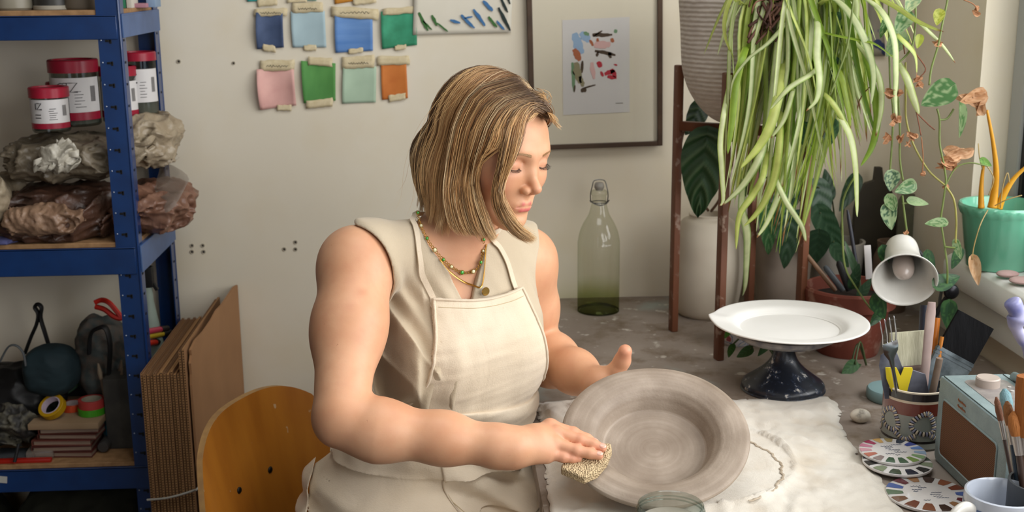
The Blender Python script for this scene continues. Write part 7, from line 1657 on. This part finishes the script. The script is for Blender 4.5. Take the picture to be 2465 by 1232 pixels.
# ================================================================= radio
RX0, RX1, RY0, RY1, RH = .7075, .815, 1.405, 1.628, .132
rad = thing('table_radio', ((RX0+RX1)/2, (RY0+RY1)/2, DESK), 'duck egg blue table radio with a brown cloth grille at the right', 'radio')
M_leat = mat('duck_egg_leatherette', '#8b9c9e', '#819294', 50, rough=.5, bump=.25, bscale=500)
part('case', MB().box(((RX0+RX1)/2, (RY0+RY1)/2, DESK+RH/2), (RX1-RX0, RY1-RY0, RH), bev=.009), M_leat, rad, ang=35)
m = MB(); m.box((RX0+.004, (RY0+RY1)/2, DESK+RH+.0002), (.0012, RY1-RY0-.02, .0012)); m.box((RX1-.016, (RY0+RY1)/2, DESK+RH+.0002), (.0012, RY1-RY0-.02, .0012)); part('seam', m, mat('dark_seam', '#31403f', rough=.8), rad)
# grille: rounded panel set in the front
def rrect(y0, y1, z0, z1, r, n=6):
    o = []
    for cy, cz, a0 in ((y1-r, z1-r, 0), (y0+r, z1-r, 90), (y0+r, z0+r, 180), (y1-r, z0+r, 270)):
        for k in range(n+1): a = math.radians(a0+90*k/n); o.append((cy+r*math.cos(a), cz+r*math.sin(a)))
    return o
t = NT('brown_speaker_cloth'); ck = t.node('ShaderNodeTexChecker', Scale=620, Color1=lin('#3b2516'), Color2=lin('#7d5232')); t.L(t.coord(), ck.inputs['Vector']); t.color(ck.outputs[0]); t.b.inputs['Roughness'].default_value = .9
gy0, gy1, gz0, gz1 = RY0+.026, RY1-.024, DESK+.020, DESK+RH-.030
m = MB(); P_ = rrect(gy0, gy1, gz0, gz1, .007); m.prism(P_, (RX0-.0009, 0, 0), (0, 1, 0), (0, 0, 1), (.002, 0, 0)); part('grille_cloth', m, t.m, rad, smooth=False)
m = MB(); m.tube([V(RX0-.0004, y, z) for y, z in rrect(gy0-.001, gy1+.001, gz0-.001, gz1+.001, .008)+[rrect(gy0-.001, gy1+.001, gz0-.001, gz1+.001, .008)[0]]], .0016, 8); part('grille_surround', m, M_leat, rad)
# small copper coloured script badge
m = MB(); rr = random.Random(4)
for r_ in range(2):
    z = DESK+RH-.0135-.0085*r_; y = 1.560; 
    for k in range(6):
        y -= .0042; m.tube(spline([V(RX0-.0006, y, z), V(RX0-.0009, y-.0012, z+.0026*(1 if k in (0, 3) else .6)), V(RX0-.0006, y-.0024, z-.001), V(RX0-.0006, y-.0042, z)], 8), .00055, 5)
part('badge', m, mat('copper_badge', '#b5724a', rough=.3, metal=.7), rad)
# sunken top deck with knob
dk2 = MB(); dk2.prism([(x, y) for x, y in [(a-0, b) for a, b in rrect(RX0+.022, RX1-.024, RY0+.02, RY1-.030, .012)]], (0, 0, DESK+RH-.0005), (1, 0, 0), (0, 1, 0), (0, 0, .0011)); part('control_deck', dk2, mat('dusty_silver_deck', '#8c8684', '#a39c98', 60, rough=.4, metal=.3), rad, smooth=False)
kp = V(.755, 1.572, DESK+RH); part('knob', MB().lathe([(0, 0), (.0165, 0), (.0165, .012), (.0150, .0135), (0, .0130)], kp, 40), mat('warm_grey_knob', '#b0a298', rough=.4), rad)
part('button', MB().lathe([(0, 0), (.0028, 0), (.0028, .0018), (0, .002)], V(.778, 1.545, DESK+RH+.0005), 16).lathe([(0, 0), (.0025, 0), (.0025, .0014), (0, .0014)], V(.782, 1.562, DESK+RH+.0005), 16), mat('pearly_button', '#c3c0bc', rough=.2), rad)
# handle along the top
hn = MB(); hn.tube(spline([V(RX1-.012, RY1-.035, DESK+RH-.002), V(RX1-.012, RY1-.040, DESK+RH+.006), V(RX1-.012, 1.52, DESK+RH+.010), V(RX1-.012, RY0+.04, DESK+RH+.006), V(RX1-.012, RY0+.035, DESK+RH-.002)], 30), .0075, 12, flat=.6); part('carry_handle', hn, M_leat, rad)
# ================================================================= glaze test tiles
M_tile = mat('white_glazed_tile', '#d2cfce', '#dad7d5', 20, rough=.25, coat=.3)
PET = ['#8c2f4d', '#b5748a', '#c08f9a', '#b06a5a', '#8f7f7c', '#3f5c46', '#46604c', '#75914e', '#7f9f70', '#8fa5bd', '#5d7bb0', '#34407f', '#2c3542', '#8a7a50', '#b39058', '#a8806a']
def tile(px, py, z, r, lab, pet, seed, rot=0., cols=None, brush='#31405a'):
    c = atz(px, py, z); o = thing('test_tile', c, lab, 'glaze tile', 'round glaze test tiles by the radio'); rr = random.Random(seed)
    part('tile_body', MB().lathe([(0, 0), (r-.002, 0), (r, .002), (r, .0045), (r-.002, .0060), (0, .0060)], c, 72, wob=lambda a, k: .006*math.sin(3*a+seed)), M_tile, o)
    for k in range(pet):
        a = 2*PI*k/pet+rot; col = (cols or PET)[k % len(cols or PET)]; w = 2*PI/pet*.34; m = MB(); r0, r1 = r*rr.uniform(.60, .66), r*.985
        P = [[c+V(math.cos(a+w*q*(1.0 if s > .3 else .7+s))*lerp(r0, r1, s), math.sin(a+w*q*(1.0 if s > .3 else .7+s))*lerp(r0, r1, s), .0063-.0012*max(0, s-.9)*10*.5) for q in (-1, -.5, 0, .5, 1)] for s in (0, .15, .5, .9, 1)]
        m.grid(P); part('glaze_swatch', m, mat('glaze_'+col[1:], col, rough=.25) if ('glaze_'+col[1:]) not in bpy.data.materials else bpy.data.materials['glaze_'+col[1:]], o)
    m = MB()
    for k in range(9):
        a0 = rr.uniform(0, 6.28); p0 = c+V((rr.random()-.5)*r*.5-.006, (k-4)*r*.10, .0064); pts = [p0+V(i*.0014, .0012*math.sin(i*2.1+k)*rr.uniform(.4, 1.3), 0) for i in range(rr.randint(6, 13))]; m.tube(spline(pts, 40), .00032, 4)
    part('handwriting', m, mat('tile_ink_%d' % seed, brush, rough=.5), o); return o
tile(2235, 1196, DESK+.001, .057, 'earth toned round test tile lowest in the pile, in front of the radio', 14, 3, .3, ['#6b3a2a', '#7a4a34', '#3b2c26', '#8f6a4a', '#5c2c34', '#4a5f98', '#5a6f5a', '#705040'])
tile(2160, 1118, DESK+.0075, .049, 'round test tile with dark green and navy rim under the brightest tile', 12, 5, .1, ['#3b4a3a', '#20283a', '#2c2c2c', '#7f8a70'])
tile(2148, 1092, DESK+.0140, .0475, 'topmost round test tile with pink, blue and green glaze petals', 15, 7, 2.2)
# ================================================================= tall brushes at the right edge
jb = V(.745, 1.345, DESK); 
for k, (A, B, hb, c, lab, fat) in enumerate([((2470, 1300, 1.34), (2478, 905, 1.36), 0, '#9a5a22', 'big orange bristled brush cut by the right edge of the view', .016), ((2455, 1250, 1.35), (2398, 955, 1.40), 0, '#7a4f38', 'small brown tipped brush leaning left in front of the radio', .0042),
        ((2462, 1250, 1.34), (2424, 965, 1.38), 0, '#8a5a30', 'middle sized brown brush in front of the radio', .0062), ((2460, 1260, 1.355), (2418, 935, 1.415), 0, '#7aa0a8', 'pale turquoise tipped brush in front of the radio', .0078), ((2475, 1250, 1.33), (2440, 990, 1.36), 0, '#a5662f', 'ginger bristled brush nearest the right edge', .0085)]):
    A = at(*A); B = at(*B); o = thing('paint_brush', A, lab, 'brush', 'artist brushes at the right edge'); ax = (B-A).normalized(); L = (B-A).length; bl_ = .030 if fat < .012 else .075
    part('handle', MB().tube([A, B-ax*(bl_+.02)], [fat*.6, fat*.55], 12), mat('brush_wood_%d' % k, ['#c9a780', '#4a3a34', '#2b3a48', '#c3bcae', '#3b2a22'][k], rough=.4), o)
    part('ferrule', MB().tube([B-ax*(bl_+.024), B-ax*(bl_-.001)], [fat*.62, fat*.82], 14), mat('dull_ferrule_%d' % k, '#a8a09a', rough=.3, metal=.7), o)
    part('bristles', MB().tube([B-ax*bl_, B-ax*bl_*.6, B-ax*bl_*.2, B], [fat*.82, fat*1.05, fat*.85, fat*.25] if fat < .012 else [fat*.9, fat*1.0, fat*1.0, fat*.9], 18), mat('brush_hair_%d' % k, c, c, rough=.7, bump=.8, bscale=500, stretch=(1, 1, .1)), o)
bcup = tag(part('brush_jar', MB().lathe([(0, 0), (.036, 0), (.038, .003), (.038, .095), (.035, .095), (.035, .004), (0, .004)], atz(2490, 1330, DESK), 40), mat('dark_stoneware', '#3a3d40', rough=.4), origin=atz(2490, 1330, DESK)), 'dark jar of brushes beyond the lower right corner', 'jar')
# ================================================================= mug at the lower right
mc = atz(2402, 1345, DESK); m2 = thing('coffee_mug', mc, 'white mug with a blue grey outside cut by the lower right corner', 'mug'); r_ = .0455; h_ = .088
mc = V(mc.x, mc.y, DESK)
part('mug_body', MB().lathe([(0, 0), (r_-.006, 0), (r_-.002, .004), (r_, .015), (r_, h_-.004), (r_-.0005, h_), (r_-.003, h_+.001), (r_-.0048, h_-.002), (r_-.005, .010), (r_-.01, .006), (0, .006)], mc, 72), [mat('blue_grey_glaze', '#b9bfca', '#a9b1bf', 8, rough=.2, coat=.5)], m2)
part('blue_band', MB().lathe([(r_+.0004, .02), (r_+.0006, .021), (r_+.0006, h_-.014), (r_+.0004, h_-.012)], mc, 72), mat('denim_blue_glaze', '#51668c', rough=.2, coat=.5), m2)
hd = V(-.92, -.30, 0).normalized(); part('mug_handle', MB().tube(spline([mc+hd*(r_-.002)+V(0, 0, h_-.018), mc+hd*(r_+.014)+V(0, 0, h_-.010), mc+hd*(r_+.030)+V(0, 0, h_-.022), mc+hd*(r_+.030)+V(0, 0, h_-.048), mc+hd*(r_+.012)+V(0, 0, h_-.066), mc+hd*(r_-.002)+V(0, 0, h_-.066)], 40), .0062, 14, flat=1.3), M_enam, m2)
# ================================================================= window sill things
SZ = .9245
gp = V(1.001, 2.088, SZ); gr_, gh = .0735, .118
go = thing('green_pot', gp, 'sea green glazed plant pot with a scalloped rim on the window sill', 'plant pot')
M_gg = mat('sea_green_glaze', '#62aa8c', '#72b99b', 8, rough=.22, coat=.5)
gpf = [(0, 0), (.052, 0), (.055, .003), (.068, gh-.022), (.071, gh-.018), (.0745, gh-.010), (.0755, gh-.004), (.073, gh), (.069, gh-.001), (.066, gh-.010), (.062, gh-.04), (.050, .01), (0, .01)]
part('pot_body', MB().lathe(gpf, gp, 96, wob=lambda a, k: (.012*math.sin(a*24) if k in (4, 5) else 0)), M_gg, go)
part('soil', MB().lathe([(0, gh-.030), (.0635, gh-.032)], gp, 32), mat('dry_soil', '#7c6a50', '#5c4c38', 90, rough=.95), go)
yp = thing('dying_plant', gp+V(0, 0, gh-.03), 'dying plant with fat yellow stalks and papery brown leaves in the green pot', 'plant'); ym = LM(); YY, Y2 = lin('#d99a1e'), lin('#c98a2a')
def stalk(px, r, c): pts = spline([at(*a) for a in px], 24); ym.stem(pts, r if isinstance(r, list) else [lerp(r, r*.25, (i/24)**.8) for i in range(25)], c, 10)
stalk([(2388, 500, 2.04), (2394, 460, 2.04), (2398, 410, 2.035), (2390, 340, 2.03), (2376, 265, 2.025)], .0085, YY); stalk([(2362, 500, 2.045), (2362, 455, 2.045), (2366, 410, 2.045), (2372, 385, 2.045)], .0060, YY); stalk([(2402, 500, 2.05), (2418, 465, 2.045), (2445, 425, 2.04), (2490, 385, 2.03)], .0085, lin('#e0a62a'))
for px in ([(2378, 505, 1.99), (2360, 540, 1.965), (2345, 590, 1.965), (2340, 625, 1.965)], [(2366, 410, 2.045), (2358, 380, 2.03), (2355, 345, 2.03)], [(2375, 398, 2.03), (2392, 430, 2.02), (2380, 470, 2.02)], [(2408, 500, 2.02), (2414, 450, 2.02), (2425, 415, 2.02), (2430, 440, 2.02)], [(2395, 495, 1.98), (2425, 480, 1.965), (2460, 470, 1.96)]): ym.stem(spline([at(*a) for a in px], 14), .0010, lin('#b39a60'), 5)
ym.out('stalks', leaf_mat('yellow_stalk', .4, .2), yp)
yd = LM(); rr = random.Random(9)
def paper(px, py, Y, s_, seed, angs):
    for k, a in enumerate(angs): hl(px, py, Y, s_, s_*.55, a, lin('#b98a62'), lin('#d9b08a'), .3, (rr.uniform(-.8, .8), -1, rr.uniform(-.4, .4)), cup=rr.uniform(.5, 1.1), seed=seed+k, m=yd, nu=12, nw=10, curl=rr.uniform(-.2, .5))
paper(2335, 238, 2.02, 62, 3, (185, 205, 160)); paper(2358, 250, 2.02, 44, 8, (80, 110, 300)); paper(2308, 368, 1.94, 56, 14, (15, 190, 350)); paper(2293, 388, 1.94, 34, 19, (210, 100)); hl(2349, 655, 1.962, 68, 30, 280, lin('#c49a70'), lin('#dcb892'), .3, (-.3, -1, 0), cup=.8, seed=5, m=yd); hl(2375, 392, 2.03, 36, 18, 330, lin('#5c8a3c'), lin('#7ca04c'), .2, seed=6, m=yd)
yd.out('papery_leaves', bpy.data.materials['dried_leaf'], yp)
for k, (px, py, s_) in enumerate([(2425, 664, .020), (2462, 680, .024)]):
    c = atz(px, py, SZ+.004); m = MB(); m.sphere(c+V(0, 0, .004), (s_, s_*.8, .006), 18, 10); tag(part('flat_pebble', m, mat('pinkish_stone_%d' % k, '#b09490', '#a0817c', 40, rough=.6)), ['small pinkish flat stone on the sill in front of the green pot', 'larger pinkish flat stone on the sill at the right edge'][k], 'pebble')
m = MB(); lp_ = spline([at(*a, 1.42) for a in ((2508, 1240), (2500, 1000), (2478, 850), (2460, 815), (2446, 785), (2450, 755), (2434, 722))], 48)
m.tube(lp_, [.0075]*30+[lerp(.0075, .0125, i/6) for i in range(6)]+[.0128, .0128, .0124, .0116, .0108, .0104, .0102, .0102, .0104, .0108, .0108, .0096, .0060], 16)
tag(part('modelling_tool', m, mat('lavender_blue_glaze', '#6a6fa8', '#a8a6c4', 30, rough=.35)), 'lavender blue knobbly topped tool leaning in from the right edge before the sill', 'tool')
tag(part('cable', MB().tube(spline([V(.90, 2.56, .77), at(2240, 690, 2.3), at(2262, 730, 2.1), V(.85, 2.0, .757), V(.90, 1.9, .757)], 30), .003, 8), M_blk), 'black lamp flex trailing down behind the mug', 'cable')
